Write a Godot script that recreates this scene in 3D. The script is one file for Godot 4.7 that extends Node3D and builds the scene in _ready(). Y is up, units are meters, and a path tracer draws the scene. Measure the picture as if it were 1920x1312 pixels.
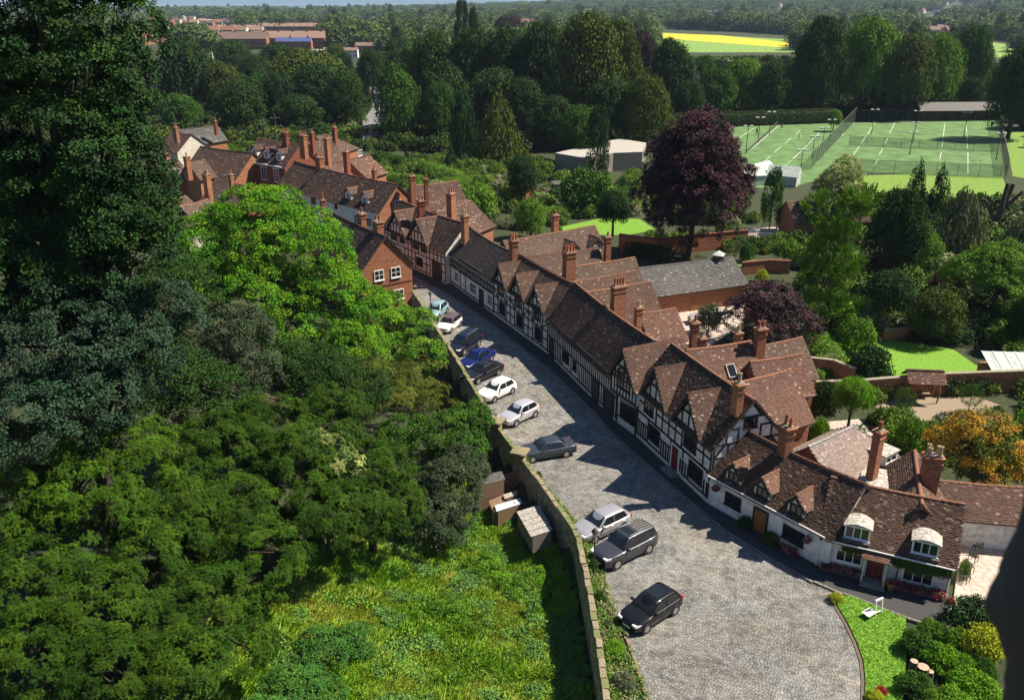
extends Node3D
# An old lane of timber-framed houses seen from a tower; metres, y up, the camera stands above the origin and looks along -z.

var rng := RandomNumberGenerator.new()
var taken := {}
var M := {}
var unit_box := BoxMesh.new()
var proto := {}
var sprig := {}
var tile_mesh: Mesh
var noise := FastNoiseLite.new()

# ---------------------------------------------------------------- mesh collecting
class MB:
	var v := PackedVector3Array()
	var n := PackedVector3Array()
	var c := PackedColorArray()
	var col := Color.WHITE

	func put(a: Vector3, b: Vector3, d: Vector3, na: Vector3, nb: Vector3, nd: Vector3) -> void:
		v.append(a); v.append(d); v.append(b)
		n.append(na); n.append(nd); n.append(nb)
		c.append(col); c.append(col); c.append(col)

	func tri(a: Vector3, b: Vector3, d: Vector3) -> void:  # counter-clockwise seen from the front
		var m := (b - a).cross(d - a).normalized()
		put(a, b, d, m, m, m)

	func quad(a: Vector3, b: Vector3, d: Vector3, e: Vector3) -> void:
		var m := (d - a).cross(e - b).normalized()
		put(a, b, d, m, m, m)
		put(a, d, e, m, m, m)

	func box(lo: Vector3, hi: Vector3) -> void:
		obox(Transform3D(Basis.from_scale(hi - lo), (lo + hi) * 0.5))

	func obox(t: Transform3D) -> void:  # the unit cube under t
		var p := []
		for k in 8:
			p.append(t * Vector3((k & 1) - 0.5, ((k >> 1) & 1) - 0.5, ((k >> 2) & 1) - 0.5))
		quad(p[4], p[5], p[7], p[6]); quad(p[1], p[0], p[2], p[3])
		quad(p[5], p[1], p[3], p[7]); quad(p[0], p[4], p[6], p[2])
		quad(p[6], p[7], p[3], p[2]); quad(p[0], p[1], p[5], p[4])

	func bar(a: Vector3, b: Vector3, w: float, h: float) -> void:
		var z := (b - a)
		var l := z.length()
		if l < 1e-5: return
		z /= l
		var up := Vector3.UP if absf(z.y) < 0.95 else Vector3.RIGHT
		var x := up.cross(z).normalized()
		var y := z.cross(x)
		obox(Transform3D(Basis(x * w, y * h, z * l), (a + b) * 0.5))

	func tube(a: Vector3, b: Vector3, ra: float, rb: float, k := 7) -> void:
		var z := (b - a).normalized()
		var up := Vector3.UP if absf(z.y) < 0.9 else Vector3.RIGHT
		var x := up.cross(z).normalized()
		var y := z.cross(x)
		for i in k:
			var t0 := TAU * i / k
			var t1 := TAU * (i + 1) / k
			var d0 := x * cos(t0) + y * sin(t0)
			var d1 := x * cos(t1) + y * sin(t1)
			put(a + d0 * ra, a + d1 * ra, b + d1 * rb, d0, d1, d1)
			put(a + d0 * ra, b + d1 * rb, b + d0 * rb, d0, d1, d0)
			if rb > 0.004:
				put(b, b + d0 * rb, b + d1 * rb, z, z, z)

	func lathe(o: Vector3, prof: Array, k := 12) -> void:  # prof: Vector2(radius, height), from the bottom up
		for i in prof.size() - 1:
			var p: Vector2 = prof[i]
			var q: Vector2 = prof[i + 1]
			var sl := Vector2(q.y - p.y, p.x - q.x).normalized()
			for j in k:
				var t0 := TAU * j / k
				var t1 := TAU * (j + 1) / k
				var c0 := Vector3(cos(t0), 0, -sin(t0))
				var c1 := Vector3(cos(t1), 0, -sin(t1))
				var up := Vector3.UP
				var n0 := c0 * sl.x + up * sl.y
				var n1 := c1 * sl.x + up * sl.y
				put(o + c0 * p.x + up * p.y, o + c1 * p.x + up * p.y, o + c1 * q.x + up * q.y, n0, n1, n1)
				put(o + c0 * p.x + up * p.y, o + c1 * q.x + up * q.y, o + c0 * q.x + up * q.y, n0, n1, n0)

	func mesh() -> ArrayMesh:
		var a := []
		a.resize(Mesh.ARRAY_MAX)
		a[Mesh.ARRAY_VERTEX] = v
		a[Mesh.ARRAY_NORMAL] = n
		a[Mesh.ARRAY_COLOR] = c
		var m := ArrayMesh.new()
		m.add_surface_from_arrays(Mesh.PRIMITIVE_TRIANGLES, a)
		return m

# ---------------------------------------------------------------- nodes
func numbered(called: String) -> String:
	if not taken.has(called):
		taken[called] = 0
		return called
	taken[called] += 1
	return "%s_%03d" % [called, taken[called]]

func tag(o: Node, label := "", category := "", group := "", kind := "") -> void:
	if label: o.set_meta("label", label)
	if category: o.set_meta("category", category)
	if group: o.set_meta("group", group)
	if kind: o.set_meta("kind", kind)

func thing(called: String, label: String, category: String, xf := Transform3D(), group := "") -> Node3D:
	var o := Node3D.new()
	o.name = numbered(called)
	add_child(o)
	o.transform = xf
	tag(o, label, category, group)
	return o

func add(parent: Node, called: String, mesh: Mesh, m: Material, xf := Transform3D()) -> MeshInstance3D:
	var o := MeshInstance3D.new()
	o.name = numbered(called) if parent == self else called
	o.mesh = mesh
	o.material_override = m
	o.transform = xf
	parent.add_child(o, true)
	return o

func many(parent: Node, called: String, mesh: Mesh, m: Material, where: Array, tint: PackedColorArray) -> MultiMeshInstance3D:
	var mm := MultiMesh.new()
	mm.transform_format = MultiMesh.TRANSFORM_3D
	mm.use_colors = true
	mm.mesh = mesh
	mm.instance_count = where.size()
	for i in where.size():
		mm.set_instance_transform(i, where[i])
		mm.set_instance_color(i, tint[i])
	var o := MultiMeshInstance3D.new()
	o.name = numbered(called) if parent == self else called
	o.multimesh = mm
	o.material_override = m
	tag(o, "", "", "", "stuff")
	parent.add_child(o, true)
	return o

func v3(x: float, y: float, z: float) -> Vector3:
	return Vector3(x, y, z)

func frame(x: Vector3, y: Vector3, z: Vector3, o: Vector3) -> Transform3D:
	return Transform3D(Basis(x, y, z), o)

func at(p: Vector3, turn := 0.0) -> Transform3D:
	return Transform3D(Basis(Vector3.UP, turn), p)

# ---------------------------------------------------------------- materials
func lin(r: float, g: float, b: float) -> Color:
	return Color(r, g, b).linear_to_srgb()

func noise_tex(sd: int, freq: float, lo: Color, hi: Color, mid := -1.0, kind := FastNoiseLite.TYPE_SIMPLEX_SMOOTH, oct := 4) -> NoiseTexture2D:
	var f := FastNoiseLite.new()
	f.seed = sd
	f.noise_type = kind
	f.frequency = freq
	f.fractal_octaves = oct
	var g := Gradient.new()
	g.set_color(0, lo); g.set_color(1, hi)
	g.set_offset(0, 0.18); g.set_offset(1, 0.82)
	if mid >= 0.0: g.add_point(mid, lo.lerp(hi, 0.35))
	var t := NoiseTexture2D.new()
	t.width = 512; t.height = 512
	t.seamless = true
	t.noise = f
	t.color_ramp = g
	return t

func mat(r: float, g: float, b: float, rough := 0.85, tex: Texture2D = null, scale := 0.5, vertex := false, metal := 0.0, spec := 0.5) -> StandardMaterial3D:
	var m := StandardMaterial3D.new()
	m.albedo_color = lin(r, g, b)
	m.roughness = rough
	m.metallic = metal
	m.metallic_specular = spec
	m.vertex_color_use_as_albedo = vertex
	if tex:
		m.albedo_texture = tex
		m.uv1_triplanar = true
		m.uv1_world_triplanar = true
		m.uv1_scale = Vector3.ONE * scale
	return m

func leaf_mat(r: float, g: float, b: float, rough := 0.5, through := 0.55) -> StandardMaterial3D:
	var m := mat(r, g, b, rough + 0.1, null, 1.0, true, 0.0, 0.22)
	m.backlight_enabled = true
	m.backlight = Color(through, through, through * 0.5)
	return m

func paint(r: float, g: float, b: float, metal := 0.3) -> StandardMaterial3D:
	var m := mat(r, g, b, 0.35, null, 1, false, metal)
	m.clearcoat_enabled = true
	m.clearcoat = 0.7
	m.metallic_specular = 0.3
	m.clearcoat_roughness = 0.04
	return m

func brick_tex() -> ImageTexture:  # courses too fine to pick apart from the tower
	var im := Image.create(256, 256, false, Image.FORMAT_RGB8)
	var r := RandomNumberGenerator.new()
	r.seed = 71
	im.fill(Color(0.72, 0.66, 0.58))
	for row in 32:
		for k in 12:
			var t := r.randf()
			var cc := Color(0.84, 0.62, 0.48).lerp(Color(0.7, 0.47, 0.37), t)
			if r.randf() < 0.12: cc = Color(0.55, 0.38, 0.32)
			if r.randf() < 0.1: cc = Color(0.93, 0.74, 0.58)
			var x := int(k * 21.33 + (row % 2) * 10.67)
			im.fill_rect(Rect2i(x % 256, row * 8, 20, 7), cc)
			if x % 256 > 236: im.fill_rect(Rect2i(0, row * 8, x % 256 - 236, 7), cc)
	return ImageTexture.create_from_image(im)

func materials() -> void:
	var patch := noise_tex(3, 0.012, Color(0.8, 0.8, 0.78), Color(1, 1, 1))
	var fine := noise_tex(4, 0.05, Color(0.7, 0.7, 0.7), Color(1, 1, 1))
	var stain := noise_tex(5, 0.02, Color(0.66, 0.62, 0.55), Color(1, 1, 1), 0.35)
	var turf := noise_tex(6, 0.03, Color(0.8, 0.85, 0.72), Color(1, 1, 1))
	var earth := noise_tex(7, 0.03, Color(0.7, 0.72, 0.6), Color(1, 1, 0.95), 0.5)
	M.plaster = mat(0.86, 0.86, 0.845, 0.9, patch, 0.22)
	M.cream = mat(0.7, 0.66, 0.58, 0.9, patch, 0.2)
	M.pink = mat(0.84, 0.79, 0.74, 0.9, patch, 0.25)
	M.timber = mat(0.022, 0.02, 0.019, 0.75, fine, 0.8)
	M.oak = mat(0.2, 0.085, 0.03, 0.7, fine, 0.8)
	var bt := brick_tex()
	M.brick = mat(0.54, 0.41, 0.33, 0.9, bt, 0.45)
	M.brick_red = mat(0.36, 0.2, 0.17, 0.9, bt, 0.45)
	M.brick_buff = mat(0.62, 0.52, 0.4, 0.9, bt, 0.45)
	M.stone = mat(0.42, 0.38, 0.29, 0.95, stain, 0.5, true)
	M.stone_plain = mat(0.36, 0.33, 0.26, 0.95, stain, 0.5)
	M.plinth = mat(0.3, 0.29, 0.27, 0.95, stain, 0.4)
	M.tile = mat(1, 1, 1, 0.9, null, 1, true, 0, 0.35)
	M.under = mat(0.12, 0.09, 0.065, 0.95)
	M.ridge = mat(0.3, 0.14, 0.085, 0.9, stain, 0.7)
	M.ridge_dark = mat(0.14, 0.1, 0.08, 0.9, stain, 0.7)
	M.lead = mat(0.4, 0.42, 0.44, 0.6, patch, 0.5)
	M.slate = mat(0.11, 0.11, 0.115, 0.7, stain, 0.3)
	M.white = mat(0.78, 0.78, 0.77, 0.5)
	M.felt = mat(0.5, 0.5, 0.49, 0.8, stain, 0.3)
	M.glass = mat(0.012, 0.015, 0.018, 0.06, null, 1, false, 0, 0.6)
	M.curtain = mat(0.4, 0.4, 0.38, 0.25)
	M.pot = mat(0.42, 0.16, 0.08, 0.8, stain, 0.9)
	M.pot_cream = mat(0.55, 0.46, 0.3, 0.8, stain, 0.9)
	M.iron = mat(0.02, 0.02, 0.022, 0.5)
	M.door_red = mat(0.17, 0.012, 0.015, 0.4)
	M.door_oak = mat(0.32, 0.13, 0.035, 0.6, fine, 0.7)
	M.door_dark = mat(0.02, 0.019, 0.02, 0.6)
	M.plaque = mat(0.03, 0.06, 0.3, 0.4)
	M.sett = mat(1, 1, 1, 0.85, null, 1, true)
	M.bed = mat(0.17, 0.16, 0.145, 0.95, fine, 0.6)
	M.asphalt = mat(0.055, 0.055, 0.058, 0.9, fine, 0.5)
	M.car_park = mat(0.2, 0.2, 0.21, 0.9, patch, 0.1)
	M.kerb = mat(0.24, 0.23, 0.22, 0.9, stain, 0.5)
	M.path = mat(0.52, 0.43, 0.38, 0.9, patch, 0.3)
	M.gravel = mat(0.33, 0.26, 0.18, 0.95, fine, 0.7)
	M.lawn = mat(0.15, 0.31, 0.018, 0.9, turf, 0.16)
	M.lawn_far = mat(0.16, 0.27, 0.03, 0.9, turf, 0.05)
	M.court = mat(0.105, 0.215, 0.062, 0.9, patch, 0.03)
	M.field = mat(0.2, 0.33, 0.06, 0.9, turf, 0.01)
	M.rape = mat(0.6, 0.5, 0.01, 0.9, turf, 0.01)
	M.ground = mat(0.036, 0.052, 0.016, 0.95, earth, 0.09)
	M.blade = leaf_mat(1, 1, 1, 0.6, 0.5)
	M.wood = mat(0.3, 0.19, 0.11, 0.85, fine, 0.9)
	M.wood_grey = mat(0.22, 0.2, 0.17, 0.85, fine, 0.9)
	M.shed_roof = mat(0.42, 0.42, 0.41, 0.85, stain, 0.5)
	M.plastic = mat(0.42, 0.46, 0.52, 0.4)
	M.bark = mat(0.1, 0.075, 0.05, 0.95, fine, 0.6)
	M.bark_pale = mat(0.34, 0.3, 0.24, 0.95, fine, 0.6)
	M.tyre = mat(0.012, 0.012, 0.012, 0.8)
	M.rim = mat(0.5, 0.5, 0.52, 0.3, null, 1, false, 0.8)
	M.lamp_glass = mat(0.75, 0.76, 0.78, 0.12)
	M.tail = mat(0.4, 0.01, 0.012, 0.15)
	M.trim = mat(0.015, 0.015, 0.016, 0.5)
	M.plate = mat(0.75, 0.74, 0.6, 0.4)
	M.net = mat(0.02, 0.04, 0.03, 0.9)
	M.net.transparency = BaseMaterial3D.TRANSPARENCY_ALPHA
	M.net.albedo_color.a = 0.35
	M.line = mat(0.6, 0.64, 0.58, 0.8)
	M.canvas = mat(0.5, 0.56, 0.54, 0.8, patch, 0.2)
	M.green_cloth = mat(0.01, 0.17, 0.1, 0.8)
	M.blue_roof = mat(0.05, 0.08, 0.22, 0.7)
	M.cut = mat(0.55, 0.42, 0.3, 0.9, fine, 0.9)
	M.terracotta = mat(0.4, 0.14, 0.05, 0.8)
	M.skin = mat(0.5, 0.3, 0.2, 0.7)
	M.cloth_white = mat(0.75, 0.75, 0.74, 0.85)
	M.cloth_red = mat(0.4, 0.03, 0.03, 0.85)
	M.cloth_blue = mat(0.03, 0.06, 0.14, 0.85)
	# foliage
	M.f_dark = leaf_mat(0.03, 0.072, 0.013)
	M.f_mid = leaf_mat(0.052, 0.13, 0.016)
	M.f_light = leaf_mat(0.115, 0.24, 0.02)
	M.f_bright = leaf_mat(0.125, 0.285, 0.014, 0.5, 0.7)
	M.f_olive = leaf_mat(0.075, 0.112, 0.016)
	M.f_gold = leaf_mat(0.33, 0.38, 0.02)
	M.f_grey = leaf_mat(0.13, 0.16, 0.09)
	M.f_blue = leaf_mat(0.08, 0.13, 0.1)
	M.f_yew = leaf_mat(0.046, 0.1, 0.007)
	M.f_copper = leaf_mat(0.045, 0.022, 0.026, 0.4, 0.25)
	M.f_purple = leaf_mat(0.05, 0.03, 0.034, 0.4, 0.25)
	M.f_pale = leaf_mat(0.36, 0.42, 0.15)
	M.f_orange = leaf_mat(0.42, 0.24, 0.03)
	M.f_deep = leaf_mat(0.026, 0.068, 0.018)
	M.f_red = leaf_mat(0.4, 0.015, 0.04)
	M.f_wine = leaf_mat(0.14, 0.025, 0.04, 0.5, 0.3)
	M.f_white = leaf_mat(0.6, 0.6, 0.5)
	M.f_tint = leaf_mat(1, 1, 1)

# ---------------------------------------------------------------- foliage
func ball(r: RandomNumberGenerator) -> Vector3:
	var z := r.randf_range(-1, 1)
	var t := r.randf() * TAU
	var s := sqrt(1 - z * z)
	return Vector3(s * cos(t), z, s * sin(t))

func leaf(b: MB, p: Vector3, along: Vector3, nrm: Vector3, l: float, w: float) -> void:
	var x := nrm.cross(along).normalized() * w * 0.5
	var m := p + along * l * 0.5
	var e := p + along * l - nrm * l * 0.18
	b.tri(p, m + x, e)
	b.tri(p, e, m - x)

func make_sprigs() -> void:
	var r := RandomNumberGenerator.new()
	r.seed = 11
	var b := MB.new()
	for k in 15:  # broad leaves round a twig end
		var d := ball(r)
		d.y = absf(d.y) * 0.7 + 0.1
		d = d.normalized()
		var nn := (Vector3.UP * 0.9 + ball(r) * 0.7).normalized()
		b.col = Color.WHITE * r.randf_range(0.7, 1.25)
		leaf(b, d * r.randf_range(0.05, 0.7), (d + ball(r) * 0.7 - nn * d.dot(nn) * 0.6).normalized(), nn, r.randf_range(0.34, 0.52), 0.28)
	sprig.broad = b.mesh()
	b = MB.new()
	for k in 4:  # feathery sprays: leaflets on both sides of arching twigs
		var a := TAU * k / 4.0 + r.randf_range(-0.5, 0.5)
		var dir := Vector3(cos(a), r.randf_range(0.15, 0.6), sin(a)).normalized()
		var o := Vector3(r.randf_range(-0.25, 0.25), r.randf_range(-0.2, 0.2), r.randf_range(-0.25, 0.25))
		var sd := dir.cross(Vector3.UP).normalized()
		for j in 9:
			var p := o + dir * 0.085 * j + Vector3.DOWN * 0.006 * j * j
			b.col = Color.WHITE * r.randf_range(0.6, 1.3)
			var sg := 1.0 if j % 2 == 0 else -1.0
			leaf(b, p, (dir * 0.8 + sd * sg * 0.65 + ball(r) * 0.2).normalized(), (Vector3.UP + ball(r) * 0.5).normalized(), r.randf_range(0.22, 0.34), 0.12)
	sprig.yew = b.mesh()
	b = MB.new()
	for k in 9:  # grass blades
		var a := r.randf() * TAU
		var d := Vector3(cos(a) * 0.55, 1, sin(a) * 0.55).normalized()
		b.col = Color.WHITE * r.randf_range(0.7, 1.25)
		var o := Vector3(r.randf_range(-0.4, 0.4), 0, r.randf_range(-0.4, 0.4))
		leaf(b, o, d, Vector3(sin(a), 0.5, -cos(a)).normalized(), r.randf_range(0.6, 1.1), 0.13)
	sprig.grass = b.mesh()
	b = MB.new()
	for k in 7:  # drooping strands
		var o := Vector3(r.randf_range(-0.4, 0.4), r.randf_range(-0.2, 0.2), r.randf_range(-0.4, 0.4))
		for j in 5:
			b.col = Color.WHITE * r.randf_range(0.6, 1.3)
			var d := (Vector3.DOWN + ball(r) * 0.45).normalized()
			leaf(b, o + Vector3.DOWN * j * 0.3, d, ball(r), 0.5, 0.13)
	sprig.weep = b.mesh()

func crown_proto(called: String, sd: int, clumps: int, per: int, leafsize: float, shape: String, droop := 0.0) -> void:
	# a crown of radius 1 and height 1 that stands on y = 0
	var r := RandomNumberGenerator.new()
	r.seed = sd
	var b := MB.new()
	var nz := FastNoiseLite.new()
	nz.seed = sd
	nz.frequency = 0.9
	for k in clumps:
		var d := ball(r)
		var cpos: Vector3
		var cr := r.randf_range(0.17, 0.3)
		var up := r.randf()
		var lump := 0.86 + 0.3 * nz.get_noise_3dv(d * 1.7)
		match shape:
			"round":
				if d.y < -0.7: d.y = -d.y
				cpos = Vector3(d.x * 0.84, 0.5 + d.y * 0.43, d.z * 0.84) * Vector3(lump, 1, lump)
				if r.randf() < 0.22: cpos = cpos.lerp(Vector3(0, 0.5, 0), r.randf_range(0.2, 0.6))
			"oval":
				var w := pow(sin(PI * pow(clampf(up, 0.03, 0.99), 0.75)), 0.7)
				cpos = Vector3(d.x * 0.85 * w * lump, up * 0.9 + 0.04, d.z * 0.85 * w * lump)
				cr *= 0.85
			"cone":
				up = 1.0 - sqrt(r.randf())
				var w := (1.0 - up) * 0.9 + 0.04
				var a := r.randf() * TAU
				cpos = Vector3(cos(a) * w * lump, up * 0.92 + 0.03, sin(a) * w * lump)
				cr = (0.1 + 0.16 * (1 - up))
			"column":
				var w := 0.72 * pow(1.0 - pow(absf(up * 2 - 0.9) / 1.15, 3.0), 0.6)
				var a := r.randf() * TAU
				cpos = Vector3(cos(a) * w * lump, up * 0.93 + 0.03, sin(a) * w * lump)
				cr = r.randf_range(0.14, 0.24)
			"ball":
				cpos = Vector3(d.x * 0.86, 0.5 + d.y * 0.43, d.z * 0.86)
				cr = 0.17
			"shrub":
				d.y = absf(d.y)
				cpos = Vector3(d.x * 0.8 * lump, 0.15 + d.y * 0.66 * lump, d.z * 0.8 * lump)
				if r.randf() < 0.2: cpos *= 0.6
		var tone := r.randf_range(0.75, 1.22)
		var yel := r.randf_range(0.88, 1.14)
		for j in per:
			var e := ball(r)
			if e.y < -0.25 and r.randf() < 0.7: e.y = -e.y
			var p := cpos + e * cr * Vector3(1, 0.55, 1) * r.randf_range(0.6, 1.05)
			if droop > 0: p.y -= droop * cr * (absf(e.x) + absf(e.z)) * r.randf()
			if p.y < 0.01: p.y = 0.01 + r.randf() * 0.04
			var nn := (e + Vector3.UP * 0.75 + ball(r) * 0.65).normalized()
			var al := (e + ball(r) * 0.8 + Vector3.DOWN * droop * 1.5)
			al = (al - nn * al.dot(nn) * 0.8).normalized()
			var g := tone * r.randf_range(0.72, 1.28)
			b.col = Color(g * yel, g, g * 0.9)
			leaf(b, p, al, nn, leafsize * r.randf_range(0.75, 1.3), leafsize * 0.62)
	proto[called] = b.mesh()

func make_protos() -> void:
	for k in 4:
		crown_proto("round%d" % k, 100 + k, 150, 84, 0.062, "round")
		crown_proto("oval%d" % k, 200 + k, 140, 76, 0.06, "oval")
	for k in 2:
		crown_proto("cone%d" % k, 300 + k, 120, 40, 0.07, "cone", 0.5)
		crown_proto("column%d" % k, 400 + k, 110, 40, 0.075, "column")
		crown_proto("weep%d" % k, 500 + k, 110, 46, 0.085, "oval", 1.5)
		crown_proto("shrub%d" % k, 600 + k, 60, 60, 0.09, "shrub")
		crown_proto("ball%d" % k, 700 + k, 150, 26, 0.05, "ball")
	crown_proto("thicket0", 910, 22, 24, 0.2, "shrub")
	crown_proto("thicket1", 911, 26, 34, 0.15, "shrub")
	for k in 3: crown_proto("far%d" % k, 800 + k, 46, 20, 0.17, "round")
	var b := MB.new()
	b.tube(Vector3.ZERO, v3(0.02, 0.5, 0.01), 0.05, 0.036, 8)
	b.tube(v3(0.02, 0.5, 0.01), v3(0, 1, 0), 0.036, 0.012, 7)
	var r := RandomNumberGenerator.new()
	r.seed = 5
	for k in 9:
		var h := 0.36 + 0.055 * k
		var a := 2.4 * k
		var e := v3(cos(a) * 0.3, h + 0.22, sin(a) * 0.3)
		b.tube(v3(0.01, h, 0), e, 0.02, 0.008, 5)
		b.tube(e, e + v3(cos(a + 0.7) * 0.16, 0.12, sin(a + 0.7) * 0.16), 0.008, 0.003, 4)
	proto.trunk = b.mesh()
	b = MB.new()
	b.tube(Vector3.ZERO, v3(0.005, 0.5, 0.004), 0.03, 0.02, 8)
	b.tube(v3(0.005, 0.5, 0.004), v3(0, 1, 0), 0.02, 0.004, 7)
	proto.pole = b.mesh()

func tree(called: String, label: String, shape: String, fm: String, x: float, z: float, h: float, w: float, y := 0.0, group := "", low := 0.08, cat := "tree") -> Node3D:
	var t := thing(called, label, cat, at(v3(x, y, z), rng.randf() * TAU), group)
	var nvar := 4 if shape in ["round", "oval"] else 2
	add(t, "trunk" if cat == "tree" else "stem", proto.pole if shape in ["cone", "column", "weep", "shrub", "ball"] else proto.trunk, M.bark, Transform3D(Basis.from_scale(v3(minf(w, h) * 0.8, h * 0.86, minf(w, h) * 0.8)), Vector3.ZERO))
	var cr := add(t, "crown" if cat == "tree" else "foliage", proto["%s%d" % [shape, rng.randi() % nvar]], M[fm], Transform3D(Basis.from_scale(v3(w * 0.5, h * (1 - low), w * 0.5)), v3(0, h * low, 0)))
	tag(cr, "", "", "", "stuff")
	return t

func lush(called: String, label: String, cat: String, base: Vector3, blobs: Array, kind: String, fm: String, size: float, dens: float, trunk_r: float, cols: Array, bare := 0.0) -> Node3D:
	# a near tree: blobs are [centre, radii] in world metres; clumps of sprigs over each
	var t := thing(called, label, cat, at(base))
	var where := []
	var tint := PackedColorArray()
	for bl in blobs:
		var ctr: Vector3 = bl[0] - base
		var rad: Vector3 = bl[1]
		var area := 4.0 * PI * pow((pow(rad.x * rad.y, 1.6) + pow(rad.y * rad.z, 1.6) + pow(rad.x * rad.z, 1.6)) / 3.0, 0.625)
		var nc := int(maxf(10, area / (size * size * 9.0)))
		var per := int(dens)
		for k in nc:
			var d := ball(rng)
			if d.y < -0.3 and rng.randf() < 0.75: d.y = -d.y
			var lump := 0.9 + 0.22 * noise.get_noise_3dv((ctr + d * rad) * 6.0)
			var depth := 1.0 if rng.randf() > 0.25 else rng.randf_range(0.55, 0.9)
			var cp := ctr + d * rad * lump * depth
			var cr := size * rng.randf_range(1.3, 2.3)
			var tone := rng.randf_range(0.7, 1.2)
			var ca: Color = cols[rng.randi() % cols.size()]
			for j in per:
				var e := ball(rng)
				if e.dot(d) < -0.2: e = -e
				var p := cp + e * cr * v3(1, 0.6, 1) * rng.randf_range(0.4, 1.0)
				var up := (e * 0.8 + d * 0.5 + Vector3.UP * 0.8 + ball(rng) * 0.4).normalized()
				var x := up.cross(ball(rng)).normalized()
				var s := size * rng.randf_range(0.7, 1.25)
				where.append(frame(x * s, up * s, x.cross(up) * s, p))
				var g := tone * rng.randf_range(0.8, 1.2)
				tint.append(Color(ca.r * g, ca.g * g, ca.b * g))
	many(t, "crown" if cat == "tree" else "foliage", sprig[kind], M[fm], where, tint)
	if trunk_r > 0:
		var b := MB.new()
		var top: Vector3 = blobs[0][0] - base
		b.tube(Vector3.DOWN * 0.5, top * 0.5, trunk_r * 1.3, trunk_r * 0.8, 10)
		b.tube(top * 0.5, top * 1.1, trunk_r * 0.8, trunk_r * 0.3, 8)
		for bl in blobs:
			var c2: Vector3 = bl[0] - base
			for q in 5:
				var e: Vector3 = c2 + ball(rng) * bl[1] * 0.8
				b.tube(top * rng.randf_range(0.4, 0.9), e, trunk_r * 0.3, 0.03, 6)
		add(t, "trunk" if cat == "tree" else "stem", b.mesh(), M.bark)
	return t

# ---------------------------------------------------------------- roofs
func tile_tone(p: Array, r: RandomNumberGenerator, nz: float) -> Color:
	var c: Color = (p[0] as Color).lerp(p[1], clampf(0.5 + nz * 1.1 + r.randf_range(-0.3, 0.3), 0, 1))
	var q := r.randf()
	if q < p[3]: c = c.lerp(p[2], r.randf_range(0.15, 0.7))
	var g := r.randf_range(0.82, 1.16)
	return Color(c.r * g, c.g * g, c.b * g)

func tiles_on(where: Array, tint: PackedColorArray, o: Vector3, xd: Vector3, sd: Vector3, length: float, rise: float, tw: float, te: float, pal: Array, il := 0.0, ir := 0.0, sag := 0.0) -> void:
	# o: lower left corner of a slope seen from outside; xd along the eaves, sd up the slope (both of length 1)
	var nrm := xd.cross(sd).normalized()
	var tilt := (sd - nrm * 0.17).normalized()
	var tn := xd.cross(tilt).normalized()
	var rows := int(ceil(rise / te))
	for i in rows:
		var s := i * te
		var f := s / rise
		var x0 := il * f
		var x1 := length - ir * f
		var k := int(ceil((x1 - x0) / tw))
		var off := (i % 2) * 0.5 * tw
		for j in k:
			var x := x0 + (j + 0.5) * tw - off + tw * 0.25
			if x > x1: x = x1 - tw * 0.3
			var g := noise.get_noise_3dv((o + xd * x + sd * s) * 3.0)
			var p := o + xd * x + sd * (s + te * 0.5) + nrm * (0.035 + rng.randf() * 0.018) + Vector3.DOWN * sag * sin(PI * clampf(x / length, 0, 1)) * (0.4 + 0.6 * f)
			var tx := (xd + tn * rng.randf_range(-0.06, 0.06)).normalized()
			where.append(frame(tx * tw * 0.95, tn, tx.cross(tn).normalized() * te * 1.35, p))
			tint.append(tile_tone(pal, rng, g))

func ridge_line(roof: Node, a: Vector3, b: Vector3, m: Material, separate: bool, r := 0.13, sag := 0.0) -> void:
	var l := a.distance_to(b)
	var k := int(maxf(1, round(l / 0.42)))
	var pr := MB.new()
	var d := (b - a) / l
	var side := d.cross(Vector3.UP).normalized()
	var one := MB.new()
	for s in [1, 0]:
		pass
	var seg := l / k
	var half := [one]
	for i in 6:
		var t0 := PI * i / 6.0
		var t1 := PI * (i + 1) / 6.0
		var n0 := side * cos(t0) + Vector3.UP * sin(t0)
		var n1 := side * cos(t1) + Vector3.UP * sin(t1)
		var e := d * seg * 0.97
		one.put(n0 * r, n0 * r * 0.93 + e, n1 * r * 0.93 + e, n0, n0, n1)
		one.put(n0 * r, n1 * r * 0.93 + e, n1 * r, n0, n1, n1)
	var om := one.mesh()
	for i in k:
		var f := (i + 0.5) / k
		var p := a + d * seg * i + Vector3.DOWN * (sag * sin(PI * f) + rng.randf() * 0.02)
		if separate:
			add(roof, "ridge_tile", om, m, Transform3D(Basis(), p))
		else:
			for q in one.v.size():
				pr.v.append(one.v[q] + p); pr.n.append(one.n[q]); pr.c.append(Color.WHITE)
	if not separate:
		add(roof, "ridge_cap", pr.mesh(), m)

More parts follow.
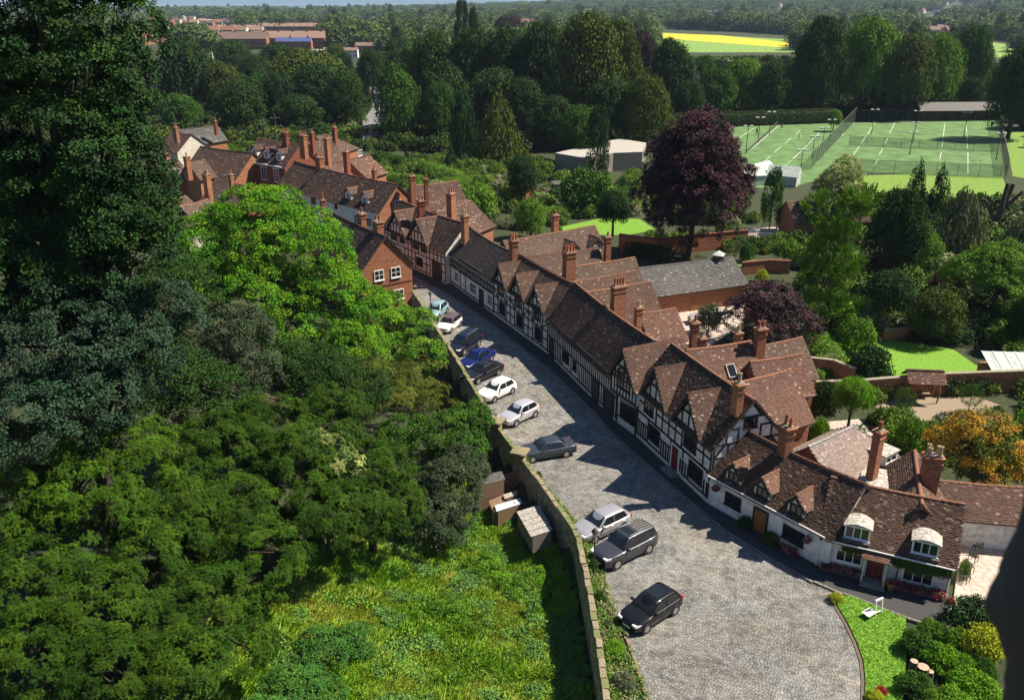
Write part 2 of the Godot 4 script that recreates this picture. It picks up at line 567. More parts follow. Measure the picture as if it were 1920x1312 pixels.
func gable_block(t: Node3D, L: float, D: float, he: float, hr: float, wall: Material, pal: Array, o := {}) -> Node3D:
	# x along the front (0..L), the front is z = 0 and faces +z, the back is z = -D; the ridge runs along x
	var base: float = o.get("base", 0.0)
	var hip_l: float = o.get("hip_l", 0.0)
	var hip_r: float = o.get("hip_r", 0.0)
	var ov: float = o.get("ov", 0.28)
	var vg: float = o.get("verge", 0.18)
	var tw: float = o.get("tw", 0.22)
	var te: float = o.get("te", 0.16)
	var sag: float = o.get("sag", 0.1)
	var hd := D * 0.5
	var b := MB.new()
	b.quad(v3(0, base, 0), v3(L, base, 0), v3(L, he, 0), v3(0, he, 0))
	b.quad(v3(L, base, -D), v3(0, base, -D), v3(0, he, -D), v3(L, he, -D))
	b.quad(v3(L, base, 0), v3(L, base, -D), v3(L, he, -D), v3(L, he, 0))
	b.quad(v3(0, base, -D), v3(0, base, 0), v3(0, he, 0), v3(0, he, -D))
	var top := hr - 0.09
	if hip_r <= 0: b.tri(v3(L, he, 0), v3(L, he, -D), v3(L, top, -hd))
	if hip_l <= 0: b.tri(v3(0, he, -D), v3(0, he, 0), v3(0, top, -hd))
	add(t, "wall", b.mesh(), wall)
	var k := (hr - he) / hd
	var ye := he - k * ov
	var x0 := -vg if hip_l <= 0 else -ov
	var x1 := L + vg if hip_r <= 0 else L + ov
	var il := 0.0 if hip_l <= 0 else hip_l + ov
	var ir := 0.0 if hip_r <= 0 else hip_r + ov
	var s := MB.new()
	var n := 10
	var th := Vector3.DOWN * 0.1
	for sgn in [1.0, -1.0]:
		var ze := ov if sgn > 0 else -D - ov
		for i in n:
			var f0 := float(i) / n
			var f1 := float(i + 1) / n
			var e0 := v3(lerpf(x0, x1, f0), ye - sag * 0.4 * sin(PI * f0), ze)
			var e1 := v3(lerpf(x0, x1, f1), ye - sag * 0.4 * sin(PI * f1), ze)
			var r0 := v3(lerpf(x0 + il, x1 - ir, f0), hr - sag * sin(PI * f0), -hd)
			var r1 := v3(lerpf(x0 + il, x1 - ir, f1), hr - sag * sin(PI * f1), -hd)
			if sgn > 0:
				s.quad(e0, e1, r1, r0); s.quad(e1 + th, e0 + th, r0 + th, r1 + th); s.quad(e0 + th, e1 + th, e1, e0)
			else:
				s.quad(e1, e0, r0, r1); s.quad(e0 + th, e1 + th, r1 + th, r0 + th); s.quad(e1 + th, e0 + th, e0, e1)
	for q in [[x0, x0 + il, hip_l], [x1, x1 - ir, hip_r]]:
		var a := v3(q[0], ye, ov)
		var c := v3(q[0], ye, -D - ov)
		var r2 := v3(q[1], hr, -hd)
		if q[2] > 0:
			s.tri(a, c, r2)
		else:
			s.quad(a + th, a, r2, r2 + th); s.quad(c + th, c, r2, r2 + th)
	var roof := add(t, "roof", s.mesh(), M.under)
	var where := []
	var tint := PackedColorArray()
	var up := v3(0, hr - ye, -(hd + ov))
	var rise := up.length()
	up /= rise
	tiles_on(where, tint, v3(x0, ye, ov), Vector3.RIGHT, up, x1 - x0, rise, tw, te, pal, il, ir, sag)
	tiles_on(where, tint, v3(x1, ye, -D - ov), Vector3.LEFT, up * v3(1, 1, -1), x1 - x0, rise, tw, te, pal, ir, il, sag)
	var wide := D + 2 * ov
	if hip_r > 0:
		var u2 := v3(-ir, hr - ye, 0)
		tiles_on(where, tint, v3(x1, ye, ov), v3(0, 0, -1), u2.normalized(), wide, u2.length(), tw, te, pal, wide / 2, wide / 2)
	if hip_l > 0:
		var u2 := v3(il, hr - ye, 0)
		tiles_on(where, tint, v3(x0, ye, -D - ov), v3(0, 0, 1), u2.normalized(), wide, u2.length(), tw, te, pal, wide / 2, wide / 2)
	many(roof, "tiles", tile_mesh, M.tile, where, tint)
	var rm: Material = o.get("ridge", M.ridge)
	var sep: bool = o.get("sep", false)
	ridge_line(roof, v3(x0 + il, hr, -hd), v3(x1 - ir, hr, -hd), rm, sep, 0.13, sag)
	if hip_r > 0:
		ridge_line(roof, v3(x1, ye, ov), v3(x1 - ir, hr, -hd), rm, false, 0.1)
		ridge_line(roof, v3(x1, ye, -D - ov), v3(x1 - ir, hr, -hd), rm, false, 0.1)
	if hip_l > 0:
		ridge_line(roof, v3(x0, ye, ov), v3(x0 + il, hr, -hd), rm, false, 0.1)
		ridge_line(roof, v3(x0, ye, -D - ov), v3(x0 + il, hr, -hd), rm, false, 0.1)
	return roof

func front_gable(t: Node3D, xc: float, hw: float, hb: float, ha: float, zf: float, back: float, wall: Material, pal: Array, low := -1.0, ov := 0.3, barge := true) -> void:
	# a gable on the front: eaves at hb, apex at ha, running back to z = -back; low >= 0 carries the wall down to that height
	var b := MB.new()
	b.tri(v3(xc - hw, hb, zf), v3(xc + hw, hb, zf), v3(xc, ha - 0.08, zf))
	if low >= 0:
		b.quad(v3(xc - hw, low, zf), v3(xc + hw, low, zf), v3(xc + hw, hb, zf), v3(xc - hw, hb, zf))
		b.quad(v3(xc + hw, low, zf), v3(xc + hw, low, -back), v3(xc + hw, hb, -back), v3(xc + hw, hb, zf))
		b.quad(v3(xc - hw, low, -back), v3(xc - hw, low, zf), v3(xc - hw, hb, zf), v3(xc - hw, hb, -back))
		b.quad(v3(xc - hw, low, -back), v3(xc + hw, low, -back), v3(xc + hw, low, zf), v3(xc - hw, low, zf))
	var g := add(t, "gable_wall", b.mesh(), wall)
	var k := (ha - hb) / hw
	var e := 0.16
	var zf2 := zf + ov
	var s := MB.new()
	var where := []
	var tint := PackedColorArray()
	var th := Vector3.DOWN * 0.08
	var top := v3(xc, ha, zf2)
	var topb := v3(xc, ha, -back)
	for sg in [-1.0, 1.0]:
		var f := v3(xc + sg * (hw + e), hb - k * e, zf2)
		var fb := v3(f.x, f.y, -back)
		if sg > 0: s.quad(f, fb, topb, top)
		else: s.quad(fb, f, top, topb)
		s.quad(f + th, fb + th, topb + th, top + th)
		s.quad(f + th, f, top, top + th)
		s.quad(f + th, fb + th, fb, f)
		var up := top - f
		if sg > 0: tiles_on(where, tint, f, v3(0, 0, -1), up.normalized(), back + zf2, up.length(), 0.22, 0.16, pal)
		else: tiles_on(where, tint, fb, v3(0, 0, 1), up.normalized(), back + zf2, up.length(), 0.22, 0.16, pal)
	var roof := add(t, "gable_roof", s.mesh(), M.under)
	many(roof, "tiles", tile_mesh, M.tile, where, tint)
	ridge_line(roof, top, topb, M.ridge, false, 0.11)
	if barge:
		var bb := MB.new()
		for sg in [-1.0, 1.0]:
			bb.bar(v3(xc + sg * (hw + e), hb - k * e - 0.14, zf2 + 0.02), v3(xc, ha - 0.14, zf2 + 0.02), 0.05, 0.2)
		add(roof, "bargeboard", bb.mesh(), M.timber)

# ---------------------------------------------------------------- parts of houses
func beam(t: Node, x0: float, y0: float, x1: float, y1: float, w := 0.14, z := 0.02) -> void:
	var a := v3(x0, y0, z)
	var b := v3(x1, y1, z)
	var d := b - a
	var l := d.length()
	if l < 0.05: return
	d /= l
	add(t, "beam", unit_box, M.timber, frame(d * l, v3(-d.y, d.x, 0) * w, v3(0, 0, 0.09), (a + b) * 0.5))

func window(t: Node, xf: Transform3D, w: float, h: float, cols: int, rows: int, fm: Material, bar := 0.05, sill := true, fr := 0.08) -> void:
	# xf: centre of the opening on the wall, +z out of the wall
	var b := MB.new()
	var d := 0.07
	b.box(v3(-w / 2, -h / 2, -0.02), v3(-w / 2 + fr, h / 2, d)); b.box(v3(w / 2 - fr, -h / 2, -0.02), v3(w / 2, h / 2, d))
	b.box(v3(-w / 2 + fr, h / 2 - fr, -0.02), v3(w / 2 - fr, h / 2, d)); b.box(v3(-w / 2 + fr, -h / 2, -0.02), v3(w / 2 - fr, -h / 2 + fr, d))
	for i in range(1, cols):
		var x := -w / 2 + fr + (w - 2 * fr) * i / cols
		b.box(v3(x - bar / 2, -h / 2 + fr, -0.01), v3(x + bar / 2, h / 2 - fr, d - 0.012))
	for i in range(1, rows):
		var y := -h / 2 + fr + (h - 2 * fr) * i / rows
		b.box(v3(-w / 2 + fr, y - bar * 0.35, -0.01), v3(w / 2 - fr, y + bar * 0.35, d - 0.02))
	if sill: b.box(v3(-w / 2 - 0.06, -h / 2 - 0.07, -0.02), v3(w / 2 + 0.06, -h / 2 - 0.003, 0.13))
	var f := add(t, "window", b.mesh(), fm, xf)
	var g := MB.new()
	for i in cols:
		for j in rows:
			var xa := -w / 2 + fr + (w - 2 * fr) * i / cols
			var xb := -w / 2 + fr + (w - 2 * fr) * (i + 1) / cols
			var ya := -h / 2 + fr + (h - 2 * fr) * j / rows
			var yb := -h / 2 + fr + (h - 2 * fr) * (j + 1) / rows
			var tl := v3(rng.randf_range(-0.006, 0.006), rng.randf_range(-0.006, 0.006), 0)
			g.quad(v3(xa, ya, 0.018 - tl.x), v3(xb, ya, 0.018 + tl.x), v3(xb, yb, 0.018 + tl.y), v3(xa, yb, 0.018 - tl.y))
	add(f, "pane", g.mesh(), M.glass)

func fwin(t: Node, x: float, y: float, w: float, h: float, cols: int, rows: int, fm: Material, z := 0.0, bar := 0.05) -> void:
	window(t, Transform3D(Basis(), v3(x, y, z)), w, h, cols, rows, fm, bar)

func door(t: Node, x: float, w: float, h: float, m: Material, z := 0.0, frame_m: Material = null, y0 := 0.0) -> void:
	var b := MB.new()
	for i in 5:
		b.box(v3(x - w / 2 + w * i / 5 + 0.006, y0, z - 0.02), v3(x - w / 2 + w * (i + 1) / 5 - 0.006, y0 + h, z + 0.05))
	var d := add(t, "door", b.mesh(), m)
	var k := MB.new()
	k.lathe(v3(x + w * 0.36, y0 + h * 0.48, z + 0.08), [Vector2(0.0, -0.03), Vector2(0.035, 0), Vector2(0.0, 0.03)], 8)
	add(d, "handle", k.mesh(), M.iron)
	var f := MB.new()
	f.box(v3(x - w / 2 - 0.12, y0, z - 0.02), v3(x - w / 2, y0 + h + 0.12, z + 0.09)); f.box(v3(x + w / 2, y0, z - 0.02), v3(x + w / 2 + 0.12, y0 + h + 0.12, z + 0.09))
	f.box(v3(x - w / 2, y0 + h, z - 0.02), v3(x + w / 2, y0 + h + 0.12, z + 0.09))
	add(d, "door_frame", f.mesh(), frame_m if frame_m else M.timber)

func chimney(t: Node3D, top: Vector3, wx: float, wz: float, down: float, pots: int, bm: Material, pm: Material, turn := 0.0) -> void:
	# top: world place of the stack's top
	wx *= 0.88
	wz *= 0.88
	var xf := t.transform.affine_inverse() * at(top, turn)
	var b := MB.new()
	b.box(v3(-wx / 2, -down, -wz / 2), v3(wx / 2, -0.62, wz / 2))
	b.box(v3(-wx / 2 - 0.05, -0.62, -wz / 2 - 0.05), v3(wx / 2 + 0.05, -0.46, wz / 2 + 0.05))
	b.box(v3(-wx / 2, -0.46, -wz / 2), v3(wx / 2, -0.26, wz / 2))
	b.box(v3(-wx / 2 - 0.05, -0.26, -wz / 2 - 0.05), v3(wx / 2 + 0.05, -0.16, wz / 2 + 0.05))
	b.box(v3(-wx / 2 - 0.1, -0.16, -wz / 2 - 0.1), v3(wx / 2 + 0.1, -0.04, wz / 2 + 0.1))
	var c := add(t, "chimney", b.mesh(), bm, xf)
	var f := MB.new()
	f.box(v3(-wx / 2 + 0.04, -0.04, -wz / 2 + 0.04), v3(wx / 2 - 0.04, 0.03, wz / 2 - 0.04))
	add(c, "flaunching", f.mesh(), M.plinth)
	var p := MB.new()
	p.lathe(Vector3.ZERO, [Vector2(0.15, 0), Vector2(0.15, 0.06), Vector2(0.12, 0.1), Vector2(0.105, 0.46), Vector2(0.135, 0.5), Vector2(0.135, 0.57), Vector2(0.09, 0.57), Vector2(0.09, 0.3)], 12)
	var pmesh := p.mesh()
	var two := pots > 3 and wz > 0.65
	for i in pots:
		var nn := int(ceil(pots / 2.0)) if two else pots
		var x := 0.0 if nn == 1 else lerpf(-wx / 2 + 0.2, wx / 2 - 0.2, float(i % nn) / (nn - 1))
		var z := 0.0 if not two else (-wz / 4 if i < nn else wz / 4)
		add(c, "chimney_pot", pmesh, pm, Transform3D(Basis.from_scale(v3(1, rng.randf_range(0.85, 1.25), 1)), v3(x, 0.03, z)))

func gable_dormer(t: Node3D, xc: float, y: float, z: float, w: float, h: float, back: float, pal: Array, wall: Material, fm: Material) -> void:
	front_gable(t, xc, w / 2, y + h, y + h + w * 0.55, z, back, wall, pal, y, 0.2, true)
	fwin(t, xc, y + h * 0.52, w * 0.72, h * 0.86, 2, 1, fm, z)

# ---------------------------------------------------------------- sheets on the ground
func sheet(parent: Node, called: String, pts: Array, y: float, m: Material, thick := 0.0) -> MeshInstance3D:
	var poly := PackedVector2Array()
	for p in pts: poly.append(Vector2(p[0], p[1]))
	var idx := Geometry2D.triangulate_polygon(poly)
	var b := MB.new()
	for i in range(0, idx.size(), 3):
		var a := v3(poly[idx[i]].x, y, poly[idx[i]].y)
		var c := v3(poly[idx[i + 1]].x, y, poly[idx[i + 1]].y)
		var d := v3(poly[idx[i + 2]].x, y, poly[idx[i + 2]].y)
		if (c - a).cross(d - a).y > 0: b.tri(a, c, d)
		else: b.tri(a, d, c)
	if thick > 0:
		for i in poly.size():
			var p := poly[i]
			var q := poly[(i + 1) % poly.size()]
			b.quad(v3(p.x, y - thick, p.y), v3(q.x, y - thick, q.y), v3(q.x, y, q.y), v3(p.x, y, p.y))
	return add(parent, called, b.mesh(), m)

func inside(x: float, z: float, pts: Array) -> bool:
	var r := false
	var j := pts.size() - 1
	for i in pts.size():
		if (pts[i][1] > z) != (pts[j][1] > z) and x < (pts[j][0] - pts[i][0]) * (z - pts[i][1]) / (pts[j][1] - pts[i][1]) + pts[i][0]:
			r = not r
		j = i
	return r

const WALL_LINE := [[-11.71, -96.49], [-8.44, -85.68], [-5.72, -76.95], [-3.3, -68.72], [-1.3, -61.79], [-0.42, -59.31], [0.6, -56.67], [1.55, -54.14], [2.92, -50.19], [3.99, -47.11], [4.24, -45.79], [4.4, -42.75], [4.52, -40.0], [4.62, -36.46], [4.64, -33.0], [4.57, -28.79]]
const KERB_LINE := [[-12.63, -105.29], [-10.69, -102.13], [-8.44, -98.93], [-4.9, -92.66], [-2.04, -87.22], [3.43, -75.33], [7.26, -65.14], [7.91, -62.69], [9.56, -58.55], [11.18, -54.77], [13.2, -50.15], [14.34, -47.79], [16.21, -45.15], [17.83, -43.09], [19.14, -41.91], [20.16, -41.22], [21.35, -40.26], [22.52, -39.38], [23.93, -38.48]]
const FRONT_LINE := [[-13.91, -111.9], [-10.43, -105.29], [-7.7, -102.35], [-2.04, -90.66], [3.58, -78.97], [8.72, -64.04], [10.06, -61.38], [13.72, -51.37], [19.11, -44.21], [25.65, -41.17]]
const LAWN := [[19.03, -41.42], [18.96, -40.31], [19.01, -38.93], [18.95, -37.41], [18.76, -35.97], [18.35, -34.61], [17.69, -32.97], [16.57, -30.32], [18.39, -30.32], [20.08, -34.05], [21.65, -37.19], [22.27, -38.93], [22.52, -39.38], [21.35, -40.26], [20.16, -41.22]]
const LAWN_EDGE := [[19.03, -41.42], [18.96, -40.31], [19.01, -38.93], [18.95, -37.41], [18.76, -35.97], [18.35, -34.61], [17.69, -32.97], [16.57, -30.32]]
const PINK_PATH := [[25.92, -40.88], [29.87, -47.85], [31.94, -48.79], [33.74, -48.79], [30.07, -41.76], [26.93, -38.48], [24.71, -37.62], [23.93, -38.48]]
const CHIMNEYS := [["E", 15.27, 9.0, -52.21, 0.75, 0.6, 2.4, 1, 2], ["E", 18.04, 7.0, -49.79, 0.95, 0.7, 6, 2, 0], ["Kr", 23.82, 7.0, -49.19, 0.7, 0.6, 5, 1, 0], ["Out", 26.39, 6.4, -46.96, 1.15, 0.8, 6, 4, 3], ["R8", 20.16, 8.3, -64.57, 0.9, 0.7, 4, 2, 0], ["R8", 15.16, 8.2, -66.22, 0.7, 0.55, 4, 1, 0], ["R5", 9.67, 9.0, -73.53, 1.5, 0.7, 5, 4, 0], ["R6", 11.73, 6.6, -74.58, 0.7, 0.6, 4, 1, 2], ["B1", 0.17, 8.7, -90.87, 1.05, 0.8, 4, 4, 0], ["R3", 6.01, 8.6, -86.46, 1.3, 1.0, 4.5, 6, 0], ["R1", 5.39, 8.2, -105.02, 0.9, 0.7, 3.5, 1, 0], ["R2", 10.94, 8.0, -94.97, 0.75, 0.7, 3.5, 1, 0], ["A", -5.74, 8.9, -101.72, 0.95, 0.75, 4, 2, 2], ["BH", -18.47, 8.8, -103.29, 1.3, 0.8, 4, 1, 0], ["BH", -15.82, 8.9, -98.7, 1.4, 0.9, 4, 2, 0], ["BH", -25.36, 8.3, -113.34, 0.7, 0.6, 3, 1, 0], ["G", -35.48, 12, -147.53, 1.5, 0.9, 4, 4, 0], ["G", -39.64, 11.8, -152.25, 1.4, 0.8, 3.5, 4, 1], ["J1", -36.34, 11, -158.14, 0.8, 0.8, 4, 1, 1], ["J1", -32.16, 11, -150.82, 1.0, 0.9, 5, 2, 0], ["J2", -34.63, 10.4, -170.01, 1.0, 0.8, 4, 2, 1], ["F", -30.45, 10.2, -136.19, 1.4, 0.9, 4, 2, 0], ["J4", -28.61, 9, -149.06, 1.1, 0.9, 5, 1, 1], ["J4", -22.44, 7.6, -139.51, 0.7, 0.6, 4, 1, 1], ["I", -66.7, 10, -173.08, 1.1, 0.8, 3, 2, 0], ["N", -63.18, 9.6, -186.37, 0.7, 0.7, 3, 1, 1], ["L1", -60.99, 8.2, -152.37, 0.9, 0.7, 3, 1, 0], ["L5", -54.82, 8.8, -145.28, 1.0, 0.8, 4, 1, 0], ["L4", -45.77, 9, -128.12, 1.1, 0.9, 6, 3, 2], ["L4", -42.54, 8.8, -129.21, 0.9, 0.7, 4, 2, 0], ["L4", -39.0, 7.4, -126.12, 0.7, 0.6, 3, 1, 0], ["M1", -14.31, 9.8, -122.51, 0.9, 0.8, 4.5, 1, 0], ["M1", -12.56, 9, -124.33, 0.6, 0.6, 4, 1, 1], ["M2", -8.03, 9.6, -111.21, 1.1, 0.9, 5, 2, 0], ["M1", -11.98, 8.6, -111.28, 1.0, 0.8, 5, 2, 1], ["R8", 15.54, 7.4, -64.75, 0.6, 0.6, 3, 2, 3], ["R8", 18.6, 7.6, -65.44, 0.6, 0.5, 3, 1, 2]]
